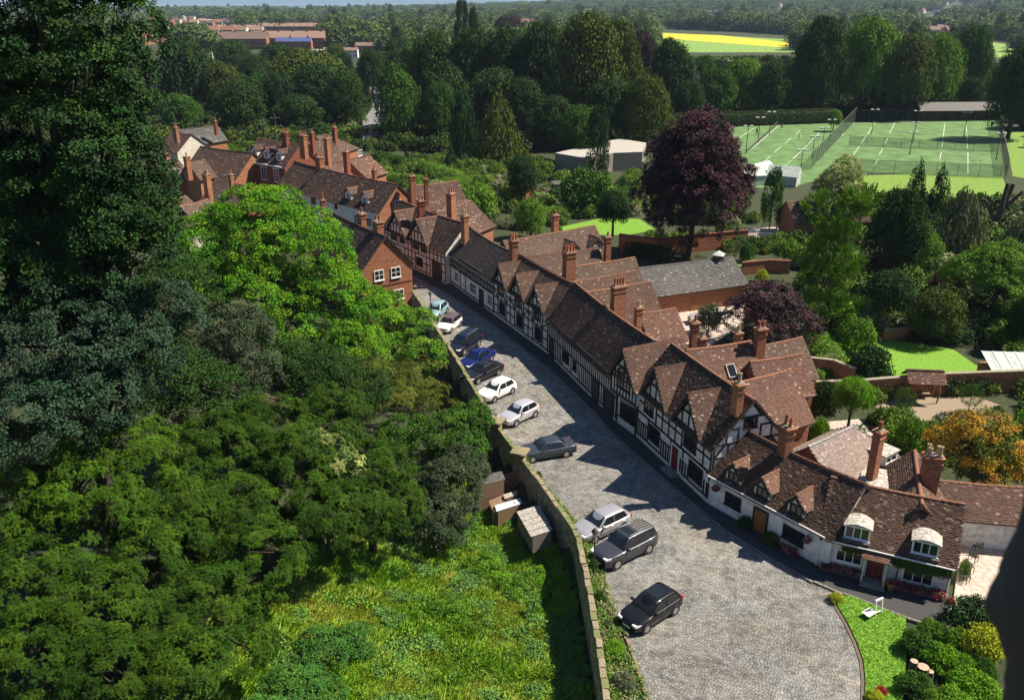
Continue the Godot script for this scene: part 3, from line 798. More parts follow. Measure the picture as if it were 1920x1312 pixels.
const TREES := [["broad_tree", "round", "f_dark", -97.3, -265.8, 22.9, 18.6, "big dark tree just right of the grey pyramid roof", 0.08, "tree"], ["leafy_tree", "round", "f_mid", -89.8, -237.0, 10.0, 10.9, "mid green tree between the dark foreground tree and the slate-roofed house", 0.08, "tree"], ["leafy_tree", "round", "f_olive", -85.3, -262.0, 16.1, 12.8, "olive tree behind the slate-roofed house", 0.08, "tree"], ["leafy_tree", "round", "f_olive", -77.0, -250.0, 10.5, 12.2, "yellowish tree standing in front of the olive one", 0.08, "tree"], ["leafy_tree", "oval", "f_mid", -77.3, -269.7, 13.1, 11.8, "fresh green dome-shaped tree above the dormered brick house", 0.08, "tree"], ["spreading_tree", "round", "f_olive", -63.4, -275.1, 19.2, 26.7, "wide olive-green tree in the belt behind the chimneys", 0.08, "tree"], ["broad_tree", "round", "f_dark", -57.2, -234.9, 10.0, 13.7, "dark rounded tree close behind the hipped house", 0.08, "tree"], ["broad_tree", "round", "f_dark", -45.4, -241.2, 14.9, 11.8, "dark tree beside the car park road", 0.08, "tree"], ["blue_spruce", "cone", "f_blue", -93.1, -328.8, 14.1, 11.9, "blue-grey conifer in the dark tree belt", 0.02, "tree"], ["broad_tree", "round", "f_dark", -120.0, -385.1, 17.8, 20.8, "dark tree below the long pink terrace roof", 0.08, "tree"], ["broad_tree", "round", "f_dark", -100.6, -294.1, 16.0, 12.5, "dark tree right beside the pale church window", 0.08, "tree"], ["broad_tree", "round", "f_deep", -97.2, -372.4, 16.8, 20.1, "deep green tree below the blue-clad building", 0.08, "tree"], ["tall_tree", "oval", "f_mid", -29.0, -219.6, 18.7, 13.5, "tall sunlit tree right of the car park road", 0.08, "tree"], ["broad_tree", "round", "f_dark", -22.4, -253.5, 24.2, 17.0, "dark wood tree left of the poplar", 0.08, "tree"], ["poplar", "column", "f_dark", -22.7, -413.1, 34.3, 8.9, "tallest dark poplar rising to the top of the picture", 0.02, "tree"], ["poplar", "column", "f_dark", -17.5, -413.1, 30.3, 6.4, "shorter poplar leaning on the tallest one", 0.02, "tree"], ["broad_tree", "round", "f_dark", -10.8, -253.5, 25.1, 15.4, "dark wood tree just below the poplars", 0.08, "tree"], ["broad_tree", "round", "f_dark", -1.5, -250.0, 25.7, 16.0, "dark wood tree under the small copper beech", 0.08, "tree"], ["broad_tree", "round", "f_dark", 8.2, -245.5, 27.2, 16.5, "dark wood tree in the middle of the belt", 0.08, "tree"], ["broad_tree", "round", "f_olive", 19.9, -231.9, 29.5, 19.9, "largest tree of the wood, olive topped", 0.08, "tree"], ["broad_tree", "round", "f_olive", 28.4, -242.2, 27.6, 14.1, "olive shoulder tree right of the largest one", 0.08, "tree"], ["copper_tree", "round", "f_copper", 51.1, -360.5, 22.3, 13.4, "dark purple tree at the edge of the yellow field", 0.08, "tree"], ["copper_tree", "round", "f_copper", -2.0, -682.6, 24.4, 26.6, "small purple-brown tree on the skyline of the wood", 0.08, "tree"], ["broad_tree", "round", "f_mid", -17.8, -219.6, 14.2, 9.4, "grey-green tree right behind the weeping conifer", 0.08, "tree"], ["weeping_conifer", "weep", "f_deep", -11.4, -200.0, 16.2, 7.7, "narrow drooping conifer beside the dark gardens", 0.0, "tree"], ["broad_conifer", "cone", "f_olive", -2.9, -188.6, 17.9, 13.1, "broad sunlit conifer in the garden", 0.02, "tree"], ["column_conifer", "column", "f_deep", 17.3, -173.7, 13.5, 6.3, "dark column conifer in front of the flat-roofed building", 0.0, "tree"], ["leafy_tree", "round", "f_mid", 15.3, -190.6, 12.0, 11.2, "leafy tree left of the dark column conifer", 0.08, "tree"], ["broad_tree", "round", "f_olive", 31.4, -205.4, 16.9, 12.0, "rounded tree just left of the copper beech top", 0.08, "tree"], ["broad_tree", "round", "f_dark", 23.2, -209.4, 16.0, 14.2, "dark tree above the flat-roofed building", 0.08, "tree"], ["broad_tree", "round", "f_dark", 10.3, -209.4, 11.8, 11.6, "dark tree at the back of the grass court", 0.08, "tree"], ["broad_tree", "round", "f_dark", 2.7, -222.4, 15.0, 12.3, "dark tree behind the broad conifer", 0.08, "tree"], ["copper_beech", "round", "f_copper", 24.4, -114.5, 20.8, 16.6, "huge dark purple copper beech", 0.03, "tree"], ["purple_maple", "shrub", "f_purple", 25.0, -78.5, 8.2, 10.0, "low spreading purple maple beside the courtyard", 0.0, "tree"], ["garden_tree", "round", "f_deep", 1.7, -150.4, 7.7, 6.3, "dark round garden tree near the little bird table", 0.08, "tree"], ["garden_tree", "shrub", "f_mid", 12.4, -142.0, 8.9, 11.2, "wide shaggy green tree before the flat-roofed building", 0.0, "tree"], ["garden_tree", "shrub", "f_light", -5.8, -136.7, 7.1, 8.5, "pale green bushy tree above the white parasol", 0.0, "tree"], ["garden_tree", "round", "f_light", 2.8, -125.0, 5.7, 5.1, "yellow-green dome tree beside the green parasol", 0.0, "tree"], ["garden_tree", "round", "f_deep", 15.1, -125.0, 6.9, 5.3, "round dark lollipop tree on the bright lawn", 0.25, "tree"], ["garden_conifer", "cone", "f_deep", -12.8, -179.6, 6.6, 3.8, "small pointed conifer in the far garden", 0.0, "tree"], ["column_cypress", "column", "f_dark", -22.7, -185.9, 5.0, 1.2, "thin dark cypress among the far hedges", 0.0, "tree"], ["column_tree", "column", "f_mid", 40.1, -130.3, 9.2, 4.0, "clipped upright green tree by the brown gatepost", 0.05, "tree"], ["pale_tree", "round", "f_pale", 48.9, -127.0, 12.6, 9.1, "cream and yellow leaved tree in front of the tennis courts", 0.1, "tree"], ["weeping_birch", "weep", "f_light", 32.9, -84.5, 16.0, 7.5, "tall weeping tree with hanging yellow-green strands", 0.0, "tree"], ["conifer", "cone", "f_deep", 62.7, -132.0, 11.7, 5.5, "left of the two dark conifers in front of the courts", 0.0, "tree"], ["conifer", "cone", "f_deep", 66.6, -132.0, 10.9, 5.5, "right one of two dark conifers in front of the courts", 0.0, "tree"], ["broad_tree", "round", "f_dark", 47.7, -103.2, 11.4, 7.4, "dark tree below the twin conifers", 0.08, "tree"], ["grey_willow", "weep", "f_grey", 60.5, -112.9, 10.1, 8.6, "grey-green bushy willow beside the dead tree", 0.0, "tree"], ["leafy_tree", "round", "f_light", 52.0, -106.2, 6.1, 6.2, "fresh green tree in front of the grey willow", 0.08, "tree"], ["purple_shrub", "shrub", "f_purple", 45.2, -101.7, 4.5, 4.9, "dark purple shrub beside the weeping tree", 0.0, "shrub"], ["red_shrub", "shrub", "f_wine", 51.9, -98.5, 3.6, 3.2, "dull red shrub in the dark garden", 0.0, "shrub"], ["pine", "round", "f_deep", 39.5, -84.9, 6.7, 5.6, "flat-topped pine on the sunny lawn", 0.35, "tree"], ["leafy_tree", "round", "f_light", 52.2, -88.1, 10.0, 11.7, "very large fresh green tree at the right edge", 0.08, "tree"], ["grey_willow", "round", "f_grey", 60.0, -96.5, 9.4, 7.0, "pale grey-green tree at the right edge below the dead tree", 0.08, "tree"], ["leafy_tree", "round", "f_olive", 43.7, -82.6, 5.4, 6.1, "layered olive tree between the pine and the large green tree", 0.08, "tree"], ["garden_bush", "shrub", "f_deep", 33.1, -72.3, 4.4, 4.5, "round glossy bush on the bright lawn", 0.0, "shrub"], ["garden_bush", "shrub", "f_light", 34.8, -80.4, 4.3, 4.7, "pale green bush at the lawn edge behind the purple maple", 0.0, "shrub"], ["garden_tree", "round", "f_bright", 27.5, -62.3, 4.7, 3.6, "flat-headed green tree shading the courtyard behind the gable", 0.4, "tree"], ["garden_bush", "shrub", "f_bright", 24.6, -60.5, 2.6, 2.0, "bright green bush beside the timbered gable", 0.0, "shrub"], ["garden_bush", "shrub", "f_light", 30.3, -57.2, 4.4, 3.3, "leafy green shrub behind the tall red chimney pot", 0.0, "shrub"], ["orange_maple", "shrub", "f_orange", 32.6, -52.5, 6.8, 7.0, "orange and yellow maple behind the big chimney", 0.0, "tree"], ["leafy_shrub", "shrub", "f_light", 38.0, -56.3, 5.8, 4.4, "feathery green tree at the right edge beside the orange maple", 0.0, "tree"], ["topiary_ball", "ball", "f_mid", 33.1, -65.0, 2.8, 1.9, "clipped round tree left of the garden shelter", 0.3, "tree"], ["topiary_ball", "ball", "f_mid", 38.9, -65.4, 2.9, 2.0, "clipped round tree right of the garden shelter", 0.3, "tree"], ["garden_bush", "shrub", "f_deep", 26.9, -66.3, 3.3, 3.2, "dark bush at the garden corner of the red roofs", 0.0, "shrub"], ["broad_tree", "round", "f_dark", 51.1, -79.7, 5.7, 3.8, "dark tree at the right edge above the white greenhouse", 0.08, "tree"], ["garden_bush", "shrub", "f_gold", 31.5, -103.2, 2.0, 2.2, "bright yellow bush behind the purple maple", 0.0, "shrub"], ["topiary_ball", "ball", "f_grey", 31.1, -115.6, 2.1, 1.9, "pale clipped ball by the garden path", 0.0, "tree"], ["garden_bush", "shrub", "f_mid", 32.0, -112.4, 3.1, 2.6, "green shrub beside the pale clipped ball", 0.0, "shrub"], ["garden_bush", "shrub", "f_light", 36.9, -111.9, 3.9, 4.3, "leafy arch of green over the brown garden gate", 0.15, "shrub"], ["courtyard_shrub", "shrub", "f_grey", 20.9, -84.9, 3.9, 3.4, "silvery shrub leaning over the courtyard car", 0.1, "shrub"], ["broad_tree", "round", "f_dark", 46.9, -265.8, 22.1, 14.5, "dark tree between the purple tree and the courts", 0.08, "tree"], ["blue_cedar", "cone", "f_blue", 56.2, -279.2, 18.4, 11.9, "blue-grey cedar left of the courts", 0.05, "tree"], ["leafy_tree", "round", "f_light", 72.8, -279.2, 16.5, 14.4, "sunlit green tree behind the left court", 0.08, "tree"], ["broad_tree", "round", "f_dark", 77.6, -265.8, 16.1, 13.7, "dark tree behind the floodlights of the left court", 0.08, "tree"], ["broad_tree", "round", "f_dark", 92.6, -269.7, 27.8, 18.0, "tall dark tree behind the dividing court fence", 0.08, "tree"], ["leafy_tree", "round", "f_light", 108.9, -275.1, 28.0, 20.0, "tall bright tree behind the right court", 0.08, "tree"], ["leafy_tree", "round", "f_olive", 119.6, -269.7, 23.4, 18.0, "olive tree left of the dark pavilion", 0.08, "tree"], ["leafy_tree", "round", "f_light", 133.0, -279.2, 23.1, 15.2, "green tree above the dark pavilion roof", 0.08, "tree"], ["leafy_tree", "round", "f_mid", 163.0, -319.4, 24.9, 15.0, "grey-green rounded tree before the pale field", 0.08, "tree"], ["broad_tree", "round", "f_dark", 129.4, -227.0, 21.7, 15.3, "dark tree at the right edge above the courts", 0.08, "tree"], ["leafy_tree", "round", "f_mid", 83.6, -269.7, 14.4, 11.5, "mid green tree in the court hedge", 0.08, "tree"], ["leafy_tree", "round", "f_mid", 61.4, -265.8, 14.6, 12.9, "mid green tree beyond the copper beech", 0.08, "tree"], ["court_tree", "round", "f_light", 88.7, -241.2, 5.7, 4.7, "small bright tree inside the court fence", 0.2, "tree"], ["broad_tree", "round", "f_dark", -50.1, -319.4, 17.3, 11.6, "dark tree on the left of the car park", 0.08, "tree"], ["broad_tree", "round", "f_mid", -62.1, -302.1, 15.6, 11.0, "mid green tree left of the car park", 0.08, "tree"]]
const SHRUBS := [["lime_bush", "shrub", "f_gold", 19.0, -40.88, 0.7, 1.06, "small lime green bush at the tip of the lawn", 0], ["round_bush", "shrub", "f_mid", 21.9, -36.57, 1.65, 2.34, "rounded grey-green bush on the lawn edge", 0], ["round_bush", "shrub", "f_light", 23.19, -37.83, 1.32, 1.84, "yellow-flowering round bush next to the pavement", 0], ["round_bush", "shrub", "f_mid", 20.49, -33.69, 1.43, 2.05, "glossy bush at the bottom of the lawn", 0], ["spiky_shrub", "shrub", "f_bright", 22.5, -35.38, 1.76, 2.51, "bright arching shrub between the round bushes", 0], ["spiky_shrub", "shrub", "f_deep", 22.25, -35.77, 1.54, 1.69, "deep green shrub left of the bright arching one", 0], ["golden_shrub", "shrub", "f_gold", 25.11, -36.37, 2.2, 2.86, "golden-leaved shrub beside the dark stone", 0], ["leafy_shrub", "shrub", "f_bright", 23.3, -33.33, 1.76, 2.9, "light green leafy shrub at the bottom right", 0], ["leafy_shrub", "shrub", "f_bright", 21.85, -32.28, 1.54, 2.85, "light green ground shrub below the tree stump", 0], ["laurel_bush", "shrub", "f_deep", 25.69, -38.7, 2.2, 3.24, "dark laurel bush at the end of the pink path", 0], ["flower_bush", "shrub", "f_gold", 18.29, -33.26, 0.6, 1.08, "yellow flower clump at the very bottom edge", 0], ["flower_bush", "shrub", "f_red", 18.78, -33.69, 0.5, 0.71, "red and white flowers at the foot of the lawn", 0], ["flower_bush", "shrub", "f_red", 25.62, -40.64, 0.5, 0.62, "red flower clump at the cottage corner", 0], ["porch_shrub", "shrub", "f_deep", 15.6, -48.48, 1.1, 1.21, "dark shrub left of the oak door", 0], ["porch_shrub", "shrub", "f_olive", 16.84, -46.77, 1.0, 1.53, "dark shrub right of the oak door", 0], ["corner_shrub", "shrub", "f_light", 27.54, -43.04, 1.6, 0.85, "pale shrub climbing the cottage corner", 0], ["path_shrub", "shrub", "f_light", 30.45, -47.25, 1.1, 0.84, "yellow-green bush by the pink path", 0], ["path_shrub", "shrub", "f_copper", 32.1, -47.85, 2.0, 2.12, "dark bare shrub before the beige outbuilding wall", 0], ["verge_shrub", "shrub", "f_bright", 5.47, -36.57, 0.9, 1.5, "bright green bush on the verge by the wall", 0], ["verge_shrub", "shrub", "f_grey", 5.74, -34.05, 1.1, 1.53, "grey-green bush at the bottom of the verge", 0], ["verge_shrub", "shrub", "f_mid", 5.16, -40.79, 1.0, 0.81, "dark green shrub on the verge near the black car", 0], ["verge_shrub", "shrub", "f_grey", 5.39, -38.48, 0.8, 0.78, "pale flowering shrub on the verge", 0], ["verge_shrub", "shrub", "f_mid", 5.0, -43.57, 1.3, 0.79, "green shrub by the lamp post", 0], ["wall_shrub", "shrub", "f_grey", -1.9, -68.97, 1.3, 1.24, "silvery shrub in front of the white coupe", 0], ["wall_shrub", "shrub", "f_light", 1.02, -57.06, 0.9, 0.73, "small green shrub behind the grey saloon", 0], ["wall_shrub", "shrub", "f_olive", 1.98, -55.08, 0.6, 0.63, "yellowish wall plants beyond the grey saloon", 0], ["wall_shrub", "shrub", "f_mid", 4.42, -47.85, 0.7, 0.57, "small plants at the nose of the silver car", 0], ["round_bush", "shrub", "f_mid", 23.53, -37.62, 1.3, 1.65, "grey-leaved bush behind the yellow-flowering one", 0], ["leafy_shrub", "shrub", "f_light", 24.11, -36.99, 1.5, 1.74, "light green shrub between the laurel and the golden shrub", 0], ["leafy_shrub", "shrub", "f_bright", 23.34, -34.8, 1.6, 1.94, "yellow-green shrub right of the bright arching one", 0], ["leafy_shrub", "shrub", "f_mid", 24.35, -34.61, 1.6, 1.66, "mid green shrub against the dark stone", 0], ["leafy_shrub", "shrub", "f_light", 21.09, -32.62, 1.3, 1.86, "leafy shrub at the bottom edge left of the stump", 0], ["leafy_shrub", "shrub", "f_bright", 23.43, -32.28, 1.3, 1.84, "bright shrub at the very bottom right", 0], ["leafy_shrub", "shrub", "f_olive", 19.93, -32.11, 1.0, 1.57, "olive ground shrub at the bottom edge", 0], ["laurel_bush", "shrub", "f_mid", 26.4, -38.05, 1.8, 1.78, "laurel bush touching the dark stone", 0]]
const BANK := [["lime_tree", "towering dark green tree filling the left edge", "broad", "f_deep", [[-24.08, 21.81, -44, 3.6, 1.1], [-26.19, 22.38, -44, 3.6, 1.1], [-23.14, 25.3, -43, 5.2, 1.2], [-21.42, 31.29, -43, 4.6, 1.2], [-22.58, 34.05, -43, 4.5, 1.2], [-20.01, 28.62, -43, 2.5, 1.2], [-19.36, 24.69, -42, 2.6, 1.2], [-20.83, 20.92, -42, 3.6, 1.1], [-24.91, 19.51, -42, 5, 1.1], [-19.2, 22.61, -43, 2.1, 1.1], [-20.48, 33.39, -44, 2.8, 1.2], [-18.57, 21.47, -42, 1.7, 1.1]], [[1.1, 1.0, 0.9], [0.8, 0.95, 1.0], [1.3, 1.25, 0.8], [0.9, 1, 1.1]], 0.36, 11, 0.5], ["bluish_tree", "blue-green leafy tree below the towering dark one", "broad", "f_blue", [[-22.19, 17.34, -40, 3.2, 1.1], [-24.67, 15.73, -39, 3.6, 1.1], [-19.93, 15.78, -41, 2.7, 1.1], [-21.01, 13.97, -39, 2.6, 1.0], [-18.87, 16.81, -43, 2.2, 1.0], [-22.98, 13.78, -37, 2.4, 1.0]], [[0.45, 0.6, 0.4], [0.55, 0.65, 0.5], [0.35, 0.55, 0.35]], 0.33, 11, 0.3], ["bright_maple", "glowing lime green tree in front of the far houses", "broad", "f_bright", [[-22.46, 13.33, -73, 4.6, 1.0], [-26.03, 12.17, -72, 4.0, 1.0], [-18.59, 12.09, -74, 4.2, 1.0], [-22.9, 8.59, -71, 4.6, 0.9], [-16.63, 7.75, -72, 3.8, 1.0], [-18.8, 4.96, -70, 3.6, 0.9], [-13.28, 5.5, -74, 3.0, 1.0], [-14.17, 3.95, -70, 3.0, 0.9], [-20.95, 14.76, -75, 2.9, 1.0], [-26.6, 9.89, -70, 3.2, 1.0]], [[1, 1, 1], [0.8, 0.95, 1], [1.25, 1.1, 1], [0.6, 0.85, 1]], 0.4, 10, 0.35], ["laurel_tree", "grey-green glossy tree under the lime green one", "broad", "f_grey", [[-19.18, 10.47, -56, 2.5, 1.0], [-20.95, 8.85, -55, 2.3, 1.0], [-18.04, 8.88, -54, 2.0, 0.9], [-22.57, 10.47, -56, 2.0, 1]], [[0.4, 0.5, 0.45], [0.55, 0.65, 0.6], [0.3, 0.42, 0.35]], 0.32, 10, 0.2], ["shaded_tree", "dark tree in the gap below the lime green crown", "broad", "f_dark", [[-14.31, 6.26, -58, 3.0, 1.0], [-11.99, 5.39, -58, 2.6, 1], [-16.61, 7.13, -58, 2.6, 1], [-23.23, 13.64, -56, 3, 1], [-20.83, 10.06, -48, 2.8, 1], [-18.66, 8.96, -48, 2.6, 1], [-22.0, 11.43, -49, 2.2, 1]], [[1, 1, 1], [0.8, 0.95, 0.9], [1.15, 1.1, 1]], 0.34, 9, 0.25], ["light_leaved_tree", "light green tree growing against the wall below the brick house", "broad", "f_light", [[-10.05, 3.04, -77, 2.7, 1.0], [-12.42, 4.59, -78, 2.4, 1.0], [-12.99, 2.31, -74, 2.6, 1], [-8.3, 2.08, -72, 2.2, 1], [-15.24, 2.4, -70, 2.6, 0.9]], [[1, 1, 1], [0.8, 0.95, 0.9], [1.15, 1.1, 1]], 0.36, 10, 0.2], ["olive_thicket", "brownish olive thicket midway along the wall", "yew", "f_olive", [[-8.13, 2.89, -66, 2.3, 1.0], [-9.6, 2.09, -63, 2.5, 1.0], [-11.58, 3.1, -65, 2.2, 1], [-6.03, 2.1, -62, 1.8, 1]], [[1.3, 1.15, 0.9], [1, 1, 1], [1.6, 1.2, 1.1]], 0.5, 10, 0.15], ["hawthorn_tree", "ragged green tree beside the stone piers", "broad", "f_mid", [[-4.49, 1.56, -58, 2.2, 1.0], [-3.35, 2.15, -60, 1.6, 1.0], [-6.45, 1.41, -57, 2.2, 1], [-3.57, 1.51, -56, 1.6, 1], [-8.18, 1.33, -58, 2.2, 1]], [[1, 1, 1], [1.4, 1.25, 1], [0.7, 0.8, 0.8]], 0.32, 10, 0.15], ["silver_tree", "silvery grey-green tree at the corner of the fenced yard", "broad", "f_grey", [[-4.2, 1.65, -50.5, 1.9, 1.1], [-4.95, 0.32, -48, 1.7, 1.1], [-3.41, 1.88, -53, 1.6, 1], [-6.18, 1.12, -50, 1.8, 1], [-3.94, 0.91, -49, 1.4, 1]], [[0.45, 0.55, 0.5], [0.6, 0.7, 0.62], [0.32, 0.42, 0.36]], 0.28, 11, 0.15], ["yew_tree", "yew with a lit yellow-green put into its tint at the lower left edge", "yew", "f_yew", [[-23.76, 9.92, -38, 3.4, 1.0], [-20.87, 9.39, -40, 3.2, 1.0], [-24.86, 8.68, -36, 3, 1], [-21.89, 8.65, -37, 2.8, 1]], [[1.15, 1.25, 0.9], [0.9, 1.0, 0.8], [1.4, 1.35, 0.8]], 0.34, 12, 0.3], ["yew_tree", "dark yew in the middle of the bank, next to the pale bare branches", "yew", "f_yew", [[-15.25, 7.24, -47, 3.2, 1.0], [-17.92, 7.23, -45, 3.2, 1.0], [-11.9, 6.81, -50, 2.8, 1], [-12.94, 5.76, -45, 2.8, 1]], [[0.76, 0.84, 0.76], [1.0, 0.96, 0.84], [0.58, 0.72, 0.68]], 0.34, 17, 0.3], ["yew_tree", "dark yew leaning over the top of the grass slope", "yew", "f_yew", [[-9.12, 4.57, -47, 2.6, 1.0], [-9.96, 4.14, -44, 2.5, 1], [-7.73, 2.85, -46, 2.1, 1.0], [-11.11, 4.71, -42, 2.3, 1]], [[0.76, 0.84, 0.76], [0.92, 0.92, 0.84], [0.54, 0.68, 0.68]], 0.34, 17, 0.25], ["yew_tree", "yew in the centre of the lower left mass", "yew", "f_yew", [[-18.1, 6.35, -39, 3, 1.0], [-15.66, 5.37, -41, 2.8, 1], [-13.7, 4.67, -38, 2.4, 1], [-18.39, 6.13, -36, 2.6, 1]], [[0.84, 0.92, 0.76], [1.09, 1.05, 0.84], [0.58, 0.72, 0.68]], 0.34, 17, 0.3], ["yew_tree", "yew tinted darker at the bottom left corner", "yew", "f_yew", [[-22.0, 7.3, -32, 2.7, 1.0], [-19.24, 6.4, -32, 2.5, 1.0], [-20.78, 5.71, -29, 2.3, 1], [-17.6, 5.42, -29, 2.1, 1], [-16.68, 4.63, -33, 2, 1]], [[0.76, 0.84, 0.68], [1.0, 1.0, 0.84], [0.5, 0.62, 0.58]], 0.34, 17, 0.25], ["yew_tree", "yew whose lower boughs touch the grass at the bottom", "yew", "f_yew", [[-14.85, 4.68, -34.5, 2, 1.0], [-14.57, 4.79, -30, 2, 1.0], [-12.84, 4.22, -32, 1.5, 0.9]], [[0.84, 0.92, 0.76], [1.09, 1.05, 0.84], [0.58, 0.72, 0.68]], 0.34, 17, 0.2], ["ivy_mound", "blue-green ivy mound at the foot of the yews", "broad", "f_light", [[-10.12, 4.82, -36, 1.6, 0.8], [-11.03, 4.63, -33, 1.6, 0.8], [-8.78, 4.35, -37.5, 1.3, 0.8], [-11.65, 4.33, -30.5, 1.5, 0.8], [-9.69, 3.56, -33.5, 1.2, 0.6]], [[0.55, 0.75, 1.6], [0.7, 0.85, 1.5], [0.45, 0.65, 1.2]], 0.24, 10, 0.08], ["bramble_mound", "bright bramble heap on the slope below the bin yard", "broad", "f_light", [[-1.88, 1.53, -46.5, 1.2, 0.7], [0.0, 0.71, -44.5, 1.1, 0.6], [1.69, 0.8, -45.5, 0.9, 0.7], [-3.79, 1.74, -42, 1.2, 0.6]], [[1, 1.1, 1], [1.2, 1.2, 1], [0.8, 0.9, 1]], 0.24, 10, 0.06], ["pale_bramble", "tangle of pale bare branches and thin leaves among the yews", "yew", "f_pale", [[-11.62, 7.32, -45.5, 1.5, 0.8], [-10.29, 6.5, -45, 1.1, 0.8]], [[0.6, 0.65, 0.6], [0.8, 0.8, 0.7], [0.35, 0.5, 0.4]], 0.4, 6, 0.12]]  # sunlit tone put into the first yew tints, the lower yews tinted darker
const GARDEN_SHEETS := [["garden_lawn", "lawn", [[31.02, -81.12], [35.4, -83.84], [41.06, -82.61], [44.98, -80.39], [45.24, -75.59], [39.29, -71.61], [31.26, -71.14], [29.56, -75.59]], -0.035, "bright garden lawn behind the red roofs"], ["garden_lawn_strip", "lawn", [[38.75, -96.49], [42.81, -95.51], [40.28, -89.08], [36.12, -88.23]], -0.035, "sunny strip of lawn by the weeping tree"], ["upper_lawn", "lawn", [[7.57, -131.99], [14.9, -138.16], [20.93, -137.41], [22.43, -130.27], [17.86, -126.95], [8.12, -126.95]], -0.035, "bright lawn behind the long rear range"], ["terrace_lawn", "lawn", [[29.95, -112.94], [38.15, -113.47], [37.36, -110.87], [29.7, -110.37]], -0.035, "narrow grass terrace behind the garage"], ["courtyard", "path", [[15.99, -89.08], [19.39, -95.51], [27.73, -96.89], [26.06, -89.08], [20.21, -81.12], [16.64, -82.61]], -0.035, "pale paved courtyard in front of the garage"], ["gravel_garden", "gravel", [[31.71, -67.33], [35.45, -69.53], [41.56, -69.3], [42.9, -67.33], [39.4, -63.26], [32.76, -63.26]], -0.035, "tan gravel paths around the clipped trees"], ["courtyard_terrace", "path", [[26.46, -64.24], [29.33, -64.74], [29.55, -61.84], [25.59, -60.47]], -0.03, "small paved terrace behind the timbered gable"], ["drive", "path", [[34.09, -126.95], [36.73, -130.95], [41.62, -131.99], [41.4, -126.95], [38.7, -123.16], [33.96, -123.16]], -0.035, "pale drive behind the white railings"], ["lower_court_grass", "lawn_far", [[68.6, -174.82], [81.6, -177.18], [100.18, -174.82], [88.6, -149.55], [76.7, -144.47], [62.68, -155.91]], -0.035, "strip of mown grass before the courts"], ["court_grass", "lawn_far", [[134.03, -236.96], [142.03, -242.24], [123.69, -194.13], [105.62, -169.15], [102.36, -174.82]], -0.035, "grass bank right of the courts"], ["tennis_courts", "court", [[62.29, -252.32], [99.51, -259.49], [146.69, -264.49], [100.21, -173.66], [70.35, -179.61], [53.0, -162.79], [44.85, -162.79]], -0.03, "green surfaced tennis courts"], ["car_park", "car_park", [[-43.47, -236.96], [-31.88, -236.96], [-57.21, -385.06], [-62.12, -463.45], [-73.32, -537.1], [-87.34, -537.1], [-62.29, -385.06], [-47.48, -302.09]], -0.035, "grey car park road between dark trees"], ["far_field", "field", [[103.24, -659.39], [210.39, -659.39], [278.92, -903.95], [178.69, -1150.86]], -0.03, "pale green field beyond the wood"], ["rape_field", "rape", [[156.15, -932.61], [225.78, -725.0], [255.68, -827.52], [235.78, -1030.45], [181.81, -1107.75]], -0.025, "strip of yellow flowering crop"], ["side_field", "field", [[285.33, -580.26], [336.33, -604.48], [427.06, -762.85], [465.7, -932.61]], -0.03, "pale green field at the upper right"], ["grass_court", "court", [[3.16, -205.35], [9.67, -209.37], [10.91, -222.36], [4.14, -225.14]], -0.03, "small lawn court behind the conifers"]]
const HEDGES := [["clipped_hedge", "thick clipped hedge behind the white garage doors", "f_mid", -30.11, -190.64, -22.62, -182.09, 3.5, 2.6], ["clipped_hedge", "pale sunny hedge in the far garden", "f_light", -17.7, -177.78, -10.4, -166.45, 4, 2.4], ["garden_border", "leafy border left of the pointed conifer", "f_light", -24.97, -170.26, -16.65, -166.45, 4, 1.6], ["garden_border", "bright shrub border above the tall brick chimneys", "f_light", -17.68, -156.39, -7.28, -166.45, 5, 1.8], ["garden_border", "bright feathery hedge around the upper lawn", "f_light", 4.31, -135.56, 12.68, -143.24, 4, 1.8], ["garden_border", "mid green shrub bank left of the copper beech", "f_mid", 12.09, -147.39, 21.97, -151.77, 5, 2.4], ["garden_border", "flower border with white blooms behind the rear range", "f_grey", -1.68, -131.99, 3.34, -130.95, 3, 1.2], ["garden_border", "dark shrub bank at the foot of the weeping tree", "f_mid", 38.88, -111.13, 43.83, -105.06, 5, 2.5], ["ivy_hedge", "ivy-covered wall behind the clipped trees", "f_mid", 27.81, -68.19, 34.87, -69.3, 1.4, 1.7], ["ivy_hedge", "ivy-covered wall right of the garden shelter", "f_deep", 38.91, -69.75, 43.1, -70.44, 1.4, 1.7], ["box_hedge", "low box hedge round the gravel garden", "f_mid", 30.49, -64.24, 33.7, -65.45, 1.2, 0.7], ["box_hedge", "pale low planting right of the gravel path", "f_grey", 35.78, -64.04, 39.26, -64.74, 1.2, 0.6], ["dark_hedge", "brown-green hedge below the bright lawn", "f_dark", 30.91, -74.31, 34.71, -73.68, 1.5, 1.0], ["garden_border", "shadowed shrub border before the large green tree", "f_dark", 41.25, -85.74, 46.6, -82.61, 4, 1.6], ["court_hedge", "dark hedge along the back of the courts", "f_dark", 40.81, -247.74, 95.63, -261.97, 6, 4], ["court_hedge", "dark hedge left of the pavilion", "f_dark", 103.89, -267.07, 124.53, -269.68, 6, 4], ["garden_border", "dark shrubs between the barn and the twin conifers", "f_mid", 57.25, -141.25, 58.44, -126.95, 5, 3], ["garden_border", "dark planting in the shade of the copper beech", "f_deep", 16.7, -117.85, 21.1, -112.42, 3, 1.6], ["garden_border", "flowering border along the bright lawn", "f_light", 31.62, -82.61, 30.85, -75.59, 3, 1.4]]
